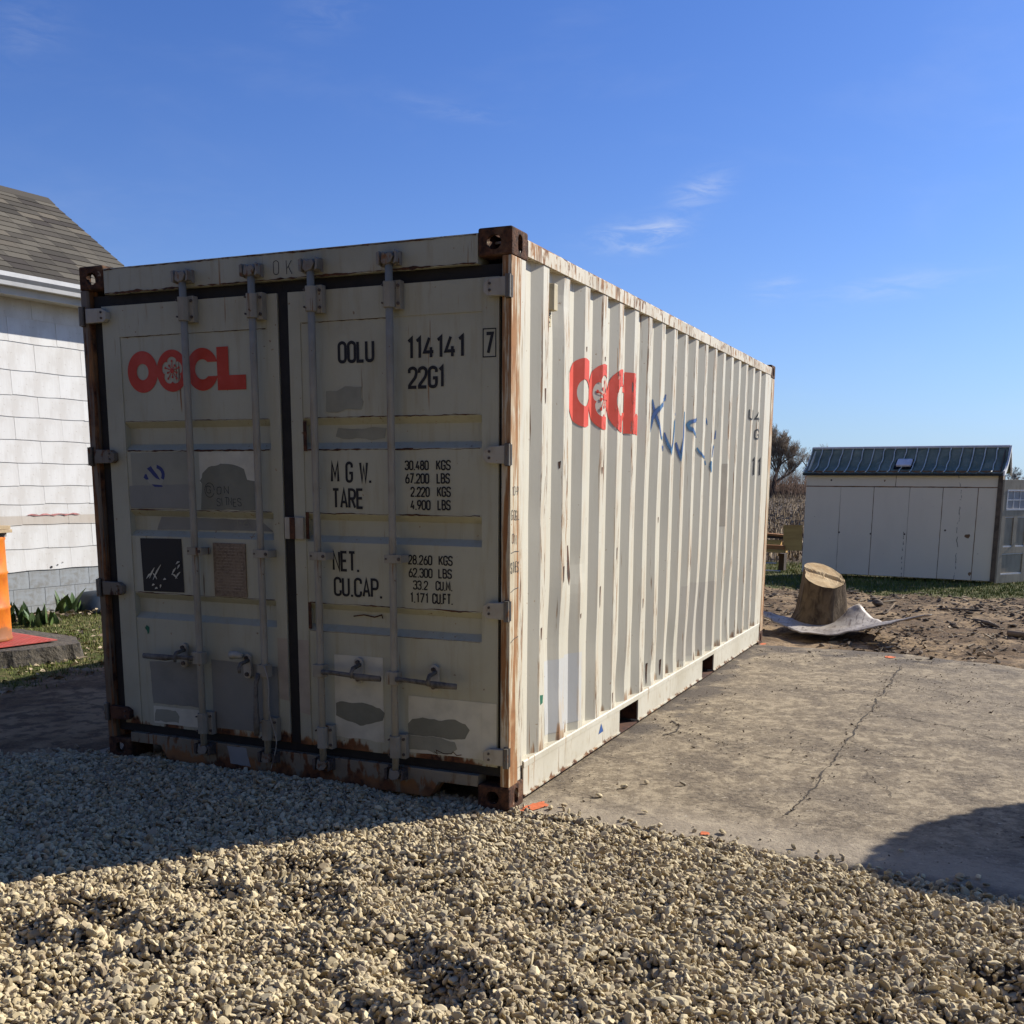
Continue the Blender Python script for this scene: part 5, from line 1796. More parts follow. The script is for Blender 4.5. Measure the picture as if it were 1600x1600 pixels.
M['siding'] = siding_mat()
M['wall_back'] = plain('wall_joint_backing', (0.34, 0.32, 0.29), 0.9, 0.2)  # backing tone seen in the joints between shingles
M['block'] = plain('painted_block', (0.40, 0.42, 0.42), 0.9, 0.14, 14, 0.5, col2=(0.30, 0.29, 0.26), byobj=0.25)
M['mortar'] = plain('mortar', (0.36, 0.365, 0.355), 0.95, 0.2, 40, 0.5)
M['gutter'] = plain('gutter_white', (0.72, 0.71, 0.68), 0.45, 0.06, 9, 0.05)
M['fascia'] = plain('fascia_white', (0.62, 0.58, 0.50), 0.7, 0.1, 6, 0.1)
wd = MB().box(UB, UE - 0.12, 0.012, 3.36, 0.0, 3.52)
wd.prism([(0.013, 3.521), (3.359, 3.521), (VR, ZR - 0.10)], 'x', UE - 0.20, UE - 0.121)
wd.prism([(0.013, 3.521), (3.359, 3.521), (VR, ZR - 0.10)], 'x', UB + 0.001, UB + 0.08)
wd.build('wall', M['wall_back'], house)
ZL = [0.490, 0.737, 1.006, 1.238, 1.442, 1.693, 1.945, 2.192, 2.43, 2.695, 2.999, 3.26, 3.52]
sh_me = {}
def shingle_mesh(h, var, w_=0.6095):
    key = (round(h, 3), var, round(w_, 3))
    if key in sh_me: return sh_me[key]
    mb = MB()
    nseg = 8
    rr_ = random.Random(hash(key) & 0xffff)
    ph = rr_.uniform(0, 6)
    for k in range(nseg + 1):
        x = w_ * k / nseg
        zb = 0.0036 * math.sin(x * 10.35 + 1.0) + 0.0012 * rr_.uniform(-1, 1)
        mb.v += [(x, -0.008, zb), (x, 0.001, zb + 0.001), (x, -0.001, h + 0.02), (x, 0.0055, h + 0.02)]
    for k in range(nseg):
        a, b = 4 * k, 4 * k + 4
        mb.f += [(a, b, b + 2, a + 2), (a, a + 1, b + 1, b), (a + 2, b + 2, b + 3, a + 3), (a + 1, a + 3, b + 3, b + 1)]
    mb.f += [(0, 2, 3, 1), (4 * nseg, 4 * nseg + 1, 4 * nseg + 3, 4 * nseg + 2)]
    me = bpy.data.meshes.new('siding_shingle'); me.from_pydata(mb.v, [], mb.f); me.materials.append(M['siding'])
    bm = bmesh.new(); bm.from_mesh(me); bmesh.ops.recalc_face_normals(bm, faces=bm.faces); bm.to_mesh(me); bm.free()
    sh_me[key] = me
    return me


for k in range(len(ZL) - 1):
    h = ZL[k + 1] - ZL[k]
    off = -0.153 if k % 2 else -0.466
    j0 = math.floor((UB - off) / 0.612) + 1
    j1 = int((UE - 0.12 - off) / 0.612)
    for j in range(j0, j1):
        o = bpy.data.objects.new('siding_shingle', shingle_mesh(h, rng.randrange(3)))
        COL.objects.link(o); o.parent = house
        o.location = (off + 0.612 * j + rng.uniform(-0.002, 0.002), -0.001, ZL[k] + rng.uniform(-0.004, 0.004))
    rest = UE - 0.125 - (off + 0.612 * j1)
    if rest > 0.03:
        o = bpy.data.objects.new('siding_shingle', shingle_mesh(h, 0, rest - 0.002))
        COL.objects.link(o); o.parent = house
        o.location = (off + 0.612 * j1, -0.001, ZL[k])
MB().box(UE - 0.1195, UE - 0.03, -0.02, 0.10, 0.0, 3.45).build('corner_board', M['gutter'], house)
MB().box(UB, UE - 0.125, 0.0065, 0.0115, 0.0, 0.485).build('mortar', M['mortar'], house)
blk = MB().box(0, 0.402, 0.0015, 0.006, 0, 0.197)
bl_o = blk.build('foundation_block', M['block'], house, bevel=0.003)
firstb = True
for r_ in range(3):
    z0 = 0.286 - 0.201 * r_
    off = -0.022 if r_ % 2 == 0 else -0.232
    if r_ == 2: off = -0.022
    for j in range(-8, 4):
        u0 = off + 0.406 * j
        if u0 < UB or u0 + 0.4 > UE - 0.12: continue
        o = bl_o if firstb else bl_o.copy()
        if not firstb: COL.objects.link(o)
        firstb = False
        o.location = (u0, rng.uniform(-0.001, 0.001), z0)
        o.scale = (1, 1, 1) if r_ < 2 else (1, 1, 0.65)
        if r_ == 2: o.location.z = z0 + 0.07
# eave: soffit, fascia, gutter
MB().box(UB, UE, -OV + 0.03, 0.02, 3.455, 3.475).build('soffit', M['fascia'], house)
MB().box(UB, UE, -OV + 0.008, -OV + 0.029, 3.44, 3.62).build('fascia', M['fascia'], house)
gt = MB()
gt.prism([(-OV + 0.007, 3.635), (-OV + 0.007, 3.52), (-OV - 0.075, 3.52), (-OV - 0.085, 3.56), (-OV - 0.118, 3.60), (-OV - 0.120, 3.645), (-OV - 0.110, 3.645), (-OV - 0.108, 3.605), (-OV - 0.076, 3.566), (-OV - 0.068, 3.53), (-OV - 0.002, 3.53), (-OV - 0.002, 3.635)], 'x', UB, UE - 0.01)
gt.build('gutter', M['gutter'], house)
# roof
def roof_mat():
    m, g = new_mat('asphalt_shingle')
    co = g.coord(); r = g.rand()
    n = g.noise(co, 160, 3, 0.7); n2 = g.noise(co, 4, 4)
    c = g.mix(r, (0.066, 0.058, 0.046), (0.165, 0.146, 0.112))
    c = g.mix(g.ramp(g.math('FRACT', g.math('MULTIPLY', r, 7.3)), 0.75, 0.95), c, (0.070, 0.060, 0.050))
    c = g.mix(g.ramp(g.math('FRACT', g.math('MULTIPLY', r, 13.7)), 0.82, 0.95), c, (0.175, 0.150, 0.112))
    c = g.mix(g.math('MULTIPLY', g.ramp(n, 0.45, 0.65), 0.4), c, (0.06, 0.052, 0.045))
    g.out(c, 0.95, g.bump(n, 0.5, 0.004), 0, 0.15)
    return m


M['roof'] = roof_mat()
slope = math.hypot(VR + OV, ZR - ZE)
ang = math.atan2(ZR - ZE, VR + OV)
roofm = MB()
roofm.prism([(-OV, ZE - 0.012), (VR, ZR - 0.012), (2 * VR + OV, ZE - 0.012), (2 * VR + OV, ZE - 0.05), (VR, ZR - 0.06), (-OV, ZE - 0.05)], 'x', UB, UE)
roof = roofm.build('roof', M['roof'], house)
rv = []
for k in range(4):
    w_ = (0.26, 0.30, 0.33, 0.28)[k]
    mb = MB().box(0, w_ - 0.004, 0.0, 0.175, 0, 0.007)
    mb.v = [(v[0], v[1], v[2] + 0.010 * (1 - v[1] / 0.175)) for v in mb.v]
    me = bpy.data.meshes.new('roof_shingle'); me.from_pydata(mb.v, [], mb.f); me.materials.append(M['roof']); rv.append((w_, me))
rows = int(slope / 0.140)
nsh = 0
for k in range(rows):
    u = UE - 0.004
    first_w = rng.uniform(0.1, 0.3)
    while u > UB + 0.9 and nsh < 298:
        w_, me = rv[rng.randrange(4)]
        u -= w_
        if u < UB + 0.8: break
        o = bpy.data.objects.new('roof_shingle', me); COL.objects.link(o); o.parent = roof
        t = k * 0.140 - 0.012
        o.location = (u, -OV + t * math.cos(ang), ZE + t * math.sin(ang) - 0.006)
        o.rotation_euler = (ang, 0, 0)
        if abs(u + w_ - UE) < 0.02: o.scale = (1, 1, 1)
        nsh += 1
mb = MB().prism([(VR - 0.13, ZR - 0.075), (VR, ZR + 0.022), (VR + 0.13, ZR - 0.075), (VR + 0.13, ZR - 0.088), (VR, ZR + 0.008), (VR - 0.13, ZR - 0.088)], 'x', UB, UE + 0.002)
mb.build('ridge_cap', M['roof'], roof)
# red chalky streak and dark holes on the siding
M['red_streak'] = plain('red_streak', (0.62, 0.27, 0.24), 0.9, 0.2, 30, 0.0)
st_ = [ribbon([(-0.40 + 0.05 * k, 1.116 + 0.006 * math.sin(k * 1.7)) for k in range(15)], [0.004] + [0.015 + 0.008 * math.sin(k * 2.3) for k in range(13)] + [0.004])]
strips_to_mb(st_, -0.0155).build('red_streak', M['red_streak'], house)
for (u, z, r_) in ((-0.135, 0.515, 0.014), (-0.05, 0.535, 0.008), (0.02, 0.56, 0.006)):
    bmx = MB(); bmx.prism(circ(u, z, r_, 10), 'y', -0.0145, -0.012)
    bmx.build('nail_hole', M['gasket'], house)

# upturned tub, planting, barrel -----------------------------------------
def local(u, v, z=0.0):
    c_, s_ = math.cos(HX), math.sin(HX)
    return (-7.975 + u * c_ + v * s_, 4.988 + u * s_ - v * c_, z)       # v measured outwards from the wall


tub = MB()
ringz = [(0.0, 0.42, 0.27), (0.03, 0.42, 0.27), (0.10, 0.38, 0.245), (0.19, 0.30, 0.19), (0.225, 0.24, 0.15), (0.23, 0.10, 0.06)]
nn = 28
for z, a_, b_ in ringz:
    for k in range(nn):
        t = 2 * math.pi * k / nn
        ct, st2 = math.cos(t), math.sin(t)
        tub.v.append((a_ * math.copysign(abs(ct) ** 0.6, ct), b_ * math.copysign(abs(st2) ** 0.6, st2), z))
for i in range(len(ringz) - 1):
    for k in range(nn):
        k2 = (k + 1) % nn
        tub.f.append((i * nn + k, i * nn + k2, (i + 1) * nn + k2, (i + 1) * nn + k))
tub.f.append(tuple((len(ringz) - 1) * nn + k for k in range(nn)))
o = tub.build('upturned_tub', plain('tub_navy', (0.010, 0.022, 0.040), 0.5, 0.2, 10, 0.1), smooth=True, loc=local(0.33, 0.33, -0.01))
o.rotation_euler = (0, 0, HX)
tag(o, 'dark navy upturned tub lying against the house foundation', 'tub')

M['leaf'] = None
def leaf_mat():
    m, g = new_mat('iris_leaf')
    co = g.coord()
    n = g.noise(g.mapping(co, scale=(1, 1, 0.2)), 60, 3)
    c = g.mix(g.math('MULTIPLY', g.rand(), 0.8), (0.045, 0.10, 0.022), (0.15, 0.21, 0.055))
    c = g.mix(g.math('MULTIPLY', g.ramp(n, 0.45, 0.65), 0.4), c, (0.20, 0.25, 0.09))
    g.out(c, 0.5, None, 0, 0.4)
    return m
M['leaf'] = leaf_mat()
leaf_me = []
for k in range(4):
    mb = MB()
    n = 6
    for j in range(n + 1):
        t = j / n
        wv = (0.030 + 0.006 * k) * (math.sin(math.pi * (0.22 + 0.78 * t)) ** 0.8 if t < 1 else 0) + 0.001
        bend = (0.12 + 0.10 * k) * t * t
        for sgn, cup in ((-1, 0.35), (0, 0), (1, 0.35)):
            mb.v.append((sgn * wv, bend - cup * wv, t))
    for j in range(n):
        a = 3 * j
        mb.f += [(a, a + 1, a + 4, a + 3), (a + 1, a + 2, a + 5, a + 4)]
    me = bpy.data.meshes.new('leaf'); me.from_pydata(mb.v, [], mb.f); me.materials.append(M['leaf']); me.shade_smooth()
    leaf_me.append(me)
PL = [((-7.52, 3.83), 0.20, 7, 'tall iris clump nearest the orange barrel'), ((-7.38, 3.87), 0.22, 6, 'broad iris clump second from the orange barrel'), ((-7.22, 3.80), 0.16, 5, 'third iris clump from the barrel with upright leaves'), ((-7.12, 3.80), 0.13, 5, 'low iris clump in front of the others near the lawn'), ((-7.26, 4.02), 0.20, 5, 'dark iris clump in the middle of the bed'), ((-7.12, 4.02), 0.13, 4, 'small iris tuft beside the middle of the bed'), ((-7.66, 4.62), 0.24, 5, 'slim iris clump just left of the tallest one'), ((-7.64, 4.76), 0.29, 6, 'tallest iris clump standing against the foundation'), ((-7.60, 4.90), 0.16, 4, 'iris tuft right in front of the navy tub'), ((-7.42, 5.02), 0.14, 4, 'pale iris tuft closest to the container')]
for (p, h, nl, lab) in PL:
    pz = float(ground_z(np.array(p[0]), np.array(p[1])))
    t = thing('iris_plant', lab, 'plant', (p[0], p[1], pz - 0.01), rng.uniform(0, 6), 'iris shoots along the house wall')
    for k in range(nl):
        o = bpy.data.objects.new('leaf', rng.choice(leaf_me)); COL.objects.link(o); o.parent = t
        a = 2 * math.pi * k / nl + rng.uniform(-0.4, 0.4)
        hh = h * rng.uniform(0.65, 1.15)
        o.scale = (rng.uniform(0.75, 1.05), hh * 1.4, hh * 1.15)
        o.rotation_euler = (rng.uniform(-0.25, 0.35), rng.uniform(-0.2, 0.2), a)
        o.location = (0.03 * math.cos(a), 0.03 * math.sin(a), 0)

# pad with the red plate and the barrel
M['asphalt'] = plain('old_asphalt', (0.13, 0.11, 0.082), 0.95, 0.25, 30, 0.9, col2=(0.05, 0.045, 0.04), bdist=0.02)
pc = [(-5.20, 2.52), (-5.42, 1.82), (-6.10, 1.55), (-7.05, 1.70), (-7.10, 2.75), (-6.40, 2.98), (-5.55, 2.80)]
mb = MB()
top, bot = [], []
for k in range(len(pc)):
    a, b = Vector(pc[k]), Vector(pc[(k + 1) % len(pc)])
    for j in range(10):
        p = a + (b - a) * j / 10
        q_ = Vector((vn(p.x * 9, p.y * 9, 1), vn(p.x * 9, p.y * 9, 5))) * 0.03
        top.append((p.x + q_.x, p.y + q_.y, 0.115 + 0.012 * vn(p.x * 6, p.y * 6)))
        bot.append((p.x * 1.0 + q_.x * 2.2 + (p.x + 6.2) * 0.03, p.y + q_.y * 2.2 + (p.y - 2.2) * 0.04, -0.06))
n = len(top)
mb.v = top + bot
mb.f = [tuple(range(n))] + [(k, n + k, n + (k + 1) % n, (k + 1) % n) for k in range(n)]
pad = mb.build('asphalt_pad', M['asphalt'])
structure(pad)


def plate_mat():
    m, g = new_mat('red_tread_plate')
    co = g.coord()
    n = g.noise(co, 8, 4)
    c = g.mix(g.ramp(n, 0.4, 0.65), (0.56, 0.085, 0.065), (0.44, 0.10, 0.075))
    g.out(c, 0.6, None, 0, 0.4)
    return m


M['plate'] = plate_mat()
rp = [(-5.454, 2.508), (-5.57, 1.80), (-6.55, 1.86), (-6.75, 2.80)]
mb = MB().prism(rp, 'z', 0.128, 0.136)
pl = mb.build('steel_plate', M['plate'])
tag(pl, 'red steel tread plate lying on the asphalt pad', 'steel plate')
mb = MB()
def inside(x, y):
    s_ = None
    for k in range(len(rp)):
        (x0, y0), (x1, y1) = rp[k], rp[(k + 1) % len(rp)]
        cr_ = (x1 - x0) * (y - y0) - (y1 - y0) * (x - x0)
        if s_ is None: s_ = cr_ > 0
        elif (cr_ > 0) != s_: return False
    return True
iy = 0
y = 1.98
while y < 2.86:
    x = -6.6 + (iy % 2) * 0.02
    while x < -5.45:
        if inside(x - 0.02, y - 0.02) and inside(x + 0.02, y + 0.02):
            d = 0.014 if iy % 2 else -0.014
            mb.v += [(x - 0.014, y - d, 0.1362), (x, y - 0.004, 0.1385), (x + 0.014, y + d, 0.1362), (x, y + 0.004, 0.1385)]
            i = len(mb.v) - 4
            mb.f.append((i, i + 1, i + 2, i + 3))
        x += 0.04
    y += 0.028; iy += 1
tr = mb.build('tread', M['plate'], pl, recalc=False); tr['kind'] = 'stuff'


def barrel_mat():
    m, g = new_mat('barrel_orange')
    co = g.coord()
    z = g.sep(co)[2]
    n = g.noise(co, 7, 5, 0.65)
    c = g.mix(g.ramp(n, 0.4, 0.7), (0.72, 0.20, 0.012), (0.56, 0.13, 0.012))
    e = g.math('ADD', g.ramp(z, 0.05, 0.22, 1.0, 0.0), g.math('MULTIPLY', g.math('SUBTRACT', n, 0.5), 2.0))
    c = g.mix(g.ramp(e, 0.5, 0.9), c, (0.30, 0.115, 0.035))
    g.out(c, 0.5, g.bump(n, 0.2, 0.01), 0, 0.4)
    return m


brl = thing('barrel', 'orange steel barrel standing on the red plate', 'barrel', (-6.02, 2.15, 0.1365))
prf = [(0.0, 0.285), (0.015, 0.293), (0.03, 0.286), (0.27, 0.286), (0.285, 0.296), (0.30, 0.286), (0.57, 0.286), (0.585, 0.296), (0.60, 0.286), (0.86, 0.286), (0.875, 0.294), (0.892, 0.290)]
mb = MB(); nn = 40
for z, r_ in prf:
    for k in range(nn):
        mb.v.append((r_ * math.cos(2 * math.pi * k / nn), r_ * math.sin(2 * math.pi * k / nn), z))
for i in range(len(prf) - 1):
    for k in range(nn):
        k2 = (k + 1) % nn
        mb.f.append((i * nn + k, i * nn + k2, (i + 1) * nn + k2, (i + 1) * nn + k))
mb.f.append(tuple(range(nn))[::-1])
mb.build('body', barrel_mat(), brl, smooth=True)
mb = MB(); mb.prism(circ(0, 0, 0.284, 40), 'z', 0.876, 0.884)
mb.build('lid', M['rust'], brl)
M['board'] = plain('sawn_board', (0.60, 0.45, 0.27), 0.85, 0.12, 20, 0.2, stretch=(0.2, 1, 1))
# block and offcut resting on the barrel
o = MB().box(-0.24, 0.236, -0.20, 0.20, 0.0, 0.035).build('concrete_paver', plain('paver', (0.38, 0.37, 0.34), 0.9, 0.15, 20, 0.5), bevel=0.006, loc=(-6.02, 2.15, 1.0300))
tag(o, 'grey paver resting on top of the orange barrel', 'paver')
o = MB().box(-0.30, 0.295, -0.20, 0.19, 0.0, 0.030).build('wood_board', M['board'], bevel=0.003, loc=(-6.03, 2.16, 1.0655 + 0.03))
tag(o, 'upper pale board on top of the barrel', 'board', 'boards stacked on the barrel')
o2 = MB().box(-0.29, 0.302, -0.19, 0.20, 0.0, 0.028).build('wood_board', M['board'], bevel=0.003, loc=(-6.03, 2.16, 1.0652))
tag(o2, 'lower pale board on top of the barrel', 'board', 'boards stacked on the barrel')

# ------------------------------------------------------------------ the shed
RZ0 = math.atan2(-0.14932, 0.98879)
shed = thing('shed', 'pale grey panel shed with green metal roof behind the slab', 'shed', (-0.975, 14.527, 0), math.atan2(-0.14932, 0.98879))
SW, SD, SE, SR = 3.02, 0.62, 1.735, 2.105
RD = 0.42                                                       # ridge stands this far behind the front wall                         # width, depth, eave and ridge height


def shed_panel_mat():
    m, g = new_mat('shed_panel')
    co = g.coord()
    n = g.noise(g.mapping(co, scale=(1, 1, 0.5)), 2.5, 5)
    sp = g.noise(co, 26, 3, 0.6)
    c = g.mix(g.math('MULTIPLY', g.ramp(n, 0.4, 0.7), 0.3), (0.92, 0.80, 0.58), (0.78, 0.67, 0.48))
    c = g.mix(g.math('MULTIPLY', g.ramp(sp, 0.735, 0.76), 0.8), c, (0.22, 0.13, 0.06))
    x, y, z = g.sep(co)
    dr = g.math('ABSOLUTE', g.math('SUBTRACT', g.math('ADD', x, g.math('MULTIPLY', g.noise(co, 2.2, 3), 0.30)), 2.60))
    dr2 = g.math('ABSOLUTE', g.math('SUBTRACT', g.math('ADD', x, g.math('MULTIPLY', g.noise(co, 3.0, 3), 0.10)), 1.70))
    dr2 = g.math('ADD', dr2, g.ramp(z, 0.75, 0.95, 0.0, 1.0))
    dd_ = g.math('MINIMUM', dr, dr2)
    sk = g.math('MULTIPLY', g.ramp(dd_, 0.004, 0.011, 1.0, 0.0), g.ramp(g.noise(co, 16, 3), 0.46, 0.56))
    c = g.mix(g.math('MULTIPLY', sk, 0.7), c, (0.14, 0.10, 0.07))
    g.out(c, 0.75, g.bump(n, 0.2, 0.004), 0, 0.25)
    return m


M['shed_panel'] = shed_panel_mat()
M['shed_gap'] = plain('raw_panel_edge', (0.30, 0.165, 0.075), 0.9, 0.25, 14, 0.3, col2=(0.16, 0.09, 0.045))
M['shed_trim'] = plain('shed_trim_brown', (0.16, 0.115, 0.075), 0.8, 0.2, 12, 0.2)
# frame box, open on the right-hand end for the doorway
fr = MB()
fr.box(0.01, SW - 0.01, 0.014, 0.05, 0.03, SE)                       # behind the front panels
fr.build('wall_core', M['shed_gap'], shed)
MB().box(0.01, SW - 0.01, SD - 0.05, SD, 0.03, SE).build('back_wall', M['shed_panel'], shed)
MB().box(0.0, 0.012, 0.051, SD - 0.051, 0.03, SE).build('end_wall', M['shed_panel'], shed)
mb = MB()
mb.prism([(0.051, SE + 0.001), (SD - 0.051, SE + 0.001), (RD, SR - 0.02)], 'x', 0.0, 0.02)
mb.build('gable', M['shed_panel'], shed)
mb = MB()
mb.box(SW - 0.02, SW, 0.051, SD - 0.051, 0.03, SE)
mb.prism([(0.051, SE + 0.001), (SD - 0.051, SE + 0.001), (RD, SR - 0.02)], 'x', SW - 0.02, SW)
mb.build('end_wall', M['shed_trim'], shed)
MB().box(0.02, SW - 0.021, 0.051, SD - 0.051, 0.02, 0.06).build('floor', M['shed_trim'], shed)
# front panels with ragged joints between them
def panel(x0, x1, z0, z1, seed):
    mb = MB()
    pts = []
    def edge(ax, ay, bx, by):
        m = 14
        for j in range(m):
            t = j / m
            px, pz = ax + (bx - ax) * t, ay + (by - ay) * t
            rag = 0.0035 * vn(px * 9 + seed, pz * 9) + 0.0025 * vn(px * 30, pz * 30 + seed)
            pts.append((px + (rag if ax == bx else 0), pz + (rag if ay == by else 0)))
    edge(x0, z0, x1, z0); edge(x1, z0, x1, z1); edge(x1, z1, x0, z1); edge(x0, z1, x0, z0)
    mb.prism(pts, 'y', 0.0085, 0.0135)
    mb.build('wall_panel', M['shed_panel'], shed)
SX = [0.0, 0.588, 1.130, 1.695, 2.205, 2.725, SW]
GAP = [0.003, 0.005, 0.003, 0.005, 0.006]
for k in range(6):
    a = SX[k] + (GAP[k - 1] if k else 0.0); b = SX[k + 1] - (GAP[k] if k < 5 else 0.02)
    panel(a, b, 0.03, 1.468, k * 3.1)
panel(0.0, 1.462, 1.486, 1.70, 40); panel(1.474, SW - 0.02, 1.486, 1.70, 50)
MB().box(SW - 0.018, SW + 0.050, -0.012, 0.05, 0.02, SE - 0.02).build('corner_trim', M['shed_trim'], shed)
for (x, z, w_, h_) in ((2.62, 0.72, 0.075, 0.07), (2.70, 0.13, 0.045, 0.06), (1.29, 1.575, 0.02, 0.035)):
    pl_ = [(x + w_ * (math.cos(a) * (0.5 + 0.3 * vn(a, x))), z + h_ * math.sin(a) * (0.5 + 0.3 * vn(a, z + 3))) for a in [2 * math.pi * k / 14 for k in range(14)]]
    MB().prism(pl_, 'y', 0.0070, 0.0082).build('bare_patch', M['shed_gap'], shed)
for (x, z) in ((0.60, 0.72), (1.12, 0.71), (1.66, 0.72), (2.28, 0.80), (0.42, 1.58)):
    MB().prism(circ(x, z, 0.016, 10), 'y', 0.0070, 0.0082).build('knot_hole', M['shed_trim'], shed)


# metal roof, bell-cast curve, standing seams
def roof_curve(t):                    # t 0 at the front eave, 1 at the ridge
    return (-0.07 + (RD + 0.07) * (t ** 0.70), SE - 0.03 + (SR - SE + 0.03) * (0.55 * t + 0.45 * t ** 2.0))
M['roof_metal'] = None
def rm():
    m, g = new_mat('green_roof_metal')
    co = g.coord()
    n = g.noise(co, 3.2, 4, 0.6, 0.4); n2 = g.noise(co, 18, 4)
    c = g.mix(g.ramp(n, 0.4, 0.65), (0.20, 0.225, 0.145), (0.31, 0.325, 0.215))
    c = g.mix(g.math('MULTIPLY', g.ramp(n2, 0.55, 0.7), 0.5), c, (0.36, 0.38, 0.29))
    g.out(c, 0.5, g.bump(n, 0.9, 0.06), 0.0, 0.4)
    return m
M['roof_metal'] = rm()
M['seam'] = plain('seam_sunlit', (0.92, 0.88, 0.74), 0.5, 0.15, 30, 0.1, metal=0.2)  # near-white colour stands in for sun caught on the seams
NT = 14
RIBX = [-0.05 + (SW + 0.10) * k / 18 for k in range(19)]
sroof = None
for k in range(18):                          # each sheet between two seams is a piece
    x0, x1 = RIBX[k] + 0.004, RIBX[k + 1] - 0.004
    mb = MB()
    for side in (0, 1):
        base = len(mb.v)
        for j in range(NT + 1):
            t = j / NT
            y, z = roof_curve(t)
            for i in range(5):
                x = x0 + (x1 - x0) * i / 4
                buck = 0.030 * vn(x * 5.5, t * 4.0, 3) * math.sin(math.pi * i / 4) + 0.006 * vn(x * 2, t * 3, 8)
                yy = y if side == 0 else RD + (SD + 0.07 - RD) * (1 - t)
                if side: z = SE - 0.03 + (SR - SE + 0.03) * t
                mb.v.append((x, yy, z + (buck - 0.02 * math.sin(math.pi * i / 4)) * (1 - t ** 5) - 0.002))
        for j in range(NT):
            for i in range(4):
                a = base + j * 5 + i
                mb.f.append((a, a + 1, a + 6, a + 5))
    if sroof is None:
        sroof = bpy.data.objects.new('roof', None); COL.objects.link(sroof); sroof.parent = shed
    o = mb.build('roof_sheet', M['roof_metal'], sroof, smooth=True)
    md = o.modifiers.new('thick', 'SOLIDIFY'); md.thickness = 0.006
for k in range(19):
    mb = MB()
    wob = rng.uniform(-0.008, 0.008)
    pts = []
    for j in range(NT + 1):
        y, z = roof_curve(j / NT)
        pts.append((RIBX[k] + wob * math.sin(j * 0.9) + 0.004 * vn(j * 0.7, k * 3.1), y - 0.004, z + 0.012))
    mb.tube(pts, 0.0085, 6)
    mb.build('roof_seam', M['seam'], sroof)
MB().tube([(-0.05, RD, SR + 0.010), (SW + 0.05, RD, SR + 0.010)], 0.022, 8).build('ridge_cap', M['gutter'], sroof)
y0, z0 = roof_curve(0)
MB().box(-0.05, SW + 0.05, y0 - 0.006, y0 + 0.012, z0 - 0.050, z0 - 0.012).build('eave_trim', plain('eave_dark', (0.018, 0.024, 0.022), 0.6, 0.2), sroof)
pts = [(roof_curve(j / NT)) for j in range(NT + 1)]
mb = MB()
bargeo = [(p[0], p[1] + 0.025) for p in pts] + [(p[0], p[1] - 0.05) for p in reversed(pts)]
mb.prism(bargeo, 'x', SW + 0.051, SW + 0.075)
mb.prism([(RD + 0.001, SR + 0.025), (SD + 0.07, SE - 0.005), (SD + 0.07, SE - 0.08), (RD + 0.001, SR - 0.05)], 'x', SW + 0.051, SW + 0.075)
mb.build('barge_board', M['gutter'], sroof)
# roof vent
rt = 0.42
vy, vz = roof_curve(rt)
sl = math.atan2(roof_curve(rt + 0.15)[1] - roof_curve(rt - 0.15)[1], roof_curve(rt + 0.15)[0] - roof_curve(rt - 0.15)[0])
vo = MB().box(-0.12, 0.12, -0.085, 0.085, 0.0, 0.045).build('roof_vent', plain('vent_lavender', (0.95, 0.88, 0.86), 0.4, 0.1), shed, bevel=0.03)
vo.location = (1.54, vy, vz + 0.018); vo.rotation_euler = (sl, 0, 0)
vb = MB().box(-0.15, 0.15, -0.115, 0.115, -0.012, -0.001).build('vent_base', M['gasket'], vo)

# a loose door leaning beside the shed
M['door_tan'] = plain('shed_door_tan', (0.44, 0.365, 0.255), 0.7, 0.12, 14, 0.15, stretch=(1, 1, 0.3))
M['door_white'] = plain('door_bead_white', (0.78, 0.76, 0.72), 0.6, 0.05)
DW, DH = 0.70, 1.60
dr_ = thing('panel_door', 'taupe panel door with six-pane window leaning at the right end of the shed', 'door', (-0.975 + 3.10 * 0.98879 - 0.02 * 0.14932, 14.527 - 3.10 * 0.14932 - 0.02 * 0.98879, 0.0), RZ0 + R(63))
dr_['kind'] = 'thing'
d_ = MB()
d_.box(0, 0.09, 0, 0.038, 0, DH); d_.box(DW - 0.09, DW, 0, 0.038, 0, DH)
d_.box(0.0905, DW - 0.0905, 0, 0.038, 0, 0.13); d_.box(0.0905, DW - 0.0905, 0, 0.038, DH - 0.15, DH)
d_.box(0.0905, DW - 0.0905, 0, 0.038, 1.03, 1.13); d_.box(0.0905, DW - 0.0905, 0, 0.038, 0.46, 0.56)
d_.box(DW / 2 - 0.045, DW / 2 + 0.045, 0, 0.038, 0.5605, 1.0295)
d_.build('door_frame', M['door_tan'], dr_, bevel=0.002)
for (a, b, c_, e_) in ((0.091, DW - 0.091, 0.131, 0.459), (0.091, DW / 2 - 0.046, 0.561, 1.029), (DW / 2 + 0.046, DW - 0.091, 0.561, 1.029)):
    MB().box(a, b, 0.016, 0.024, c_, e_).build('door_panel', M['door_tan'], dr_)
    MB().box(a + 0.002, b - 0.002, 0.002, 0.0155, c_, c_ + 0.022).build('panel_bead', M['door_white'], dr_, bevel=0.002)  # white colour paints the sun catching the panel ledges
    MB().box(a + 0.002, b - 0.002, 0.004, 0.0155, e_ - 0.012, e_).build('panel_bead', M['door_white'], dr_, bevel=0.002)
wx0, wx1, wz0, wz1 = 0.091, DW - 0.091, 1.131, DH - 0.151
mgl, gg = new_mat('window_glass')
gg.out((0.30, 0.34, 0.38), 0.08, None, 0, 0.8)
for i in range(3):
    for j in range(2):
        cw, chh = (wx1 - wx0 - 0.04) / 3, (wz1 - wz0 - 0.05) / 2
        a = wx0 + 0.02 + i * cw; b = wz0 + 0.025 + j * chh
        MB().box(a + 0.008, a + cw - 0.008, 0.016, 0.020, b + 0.008, b + chh - 0.008).build('window_pane', mgl, dr_)
mb = MB()
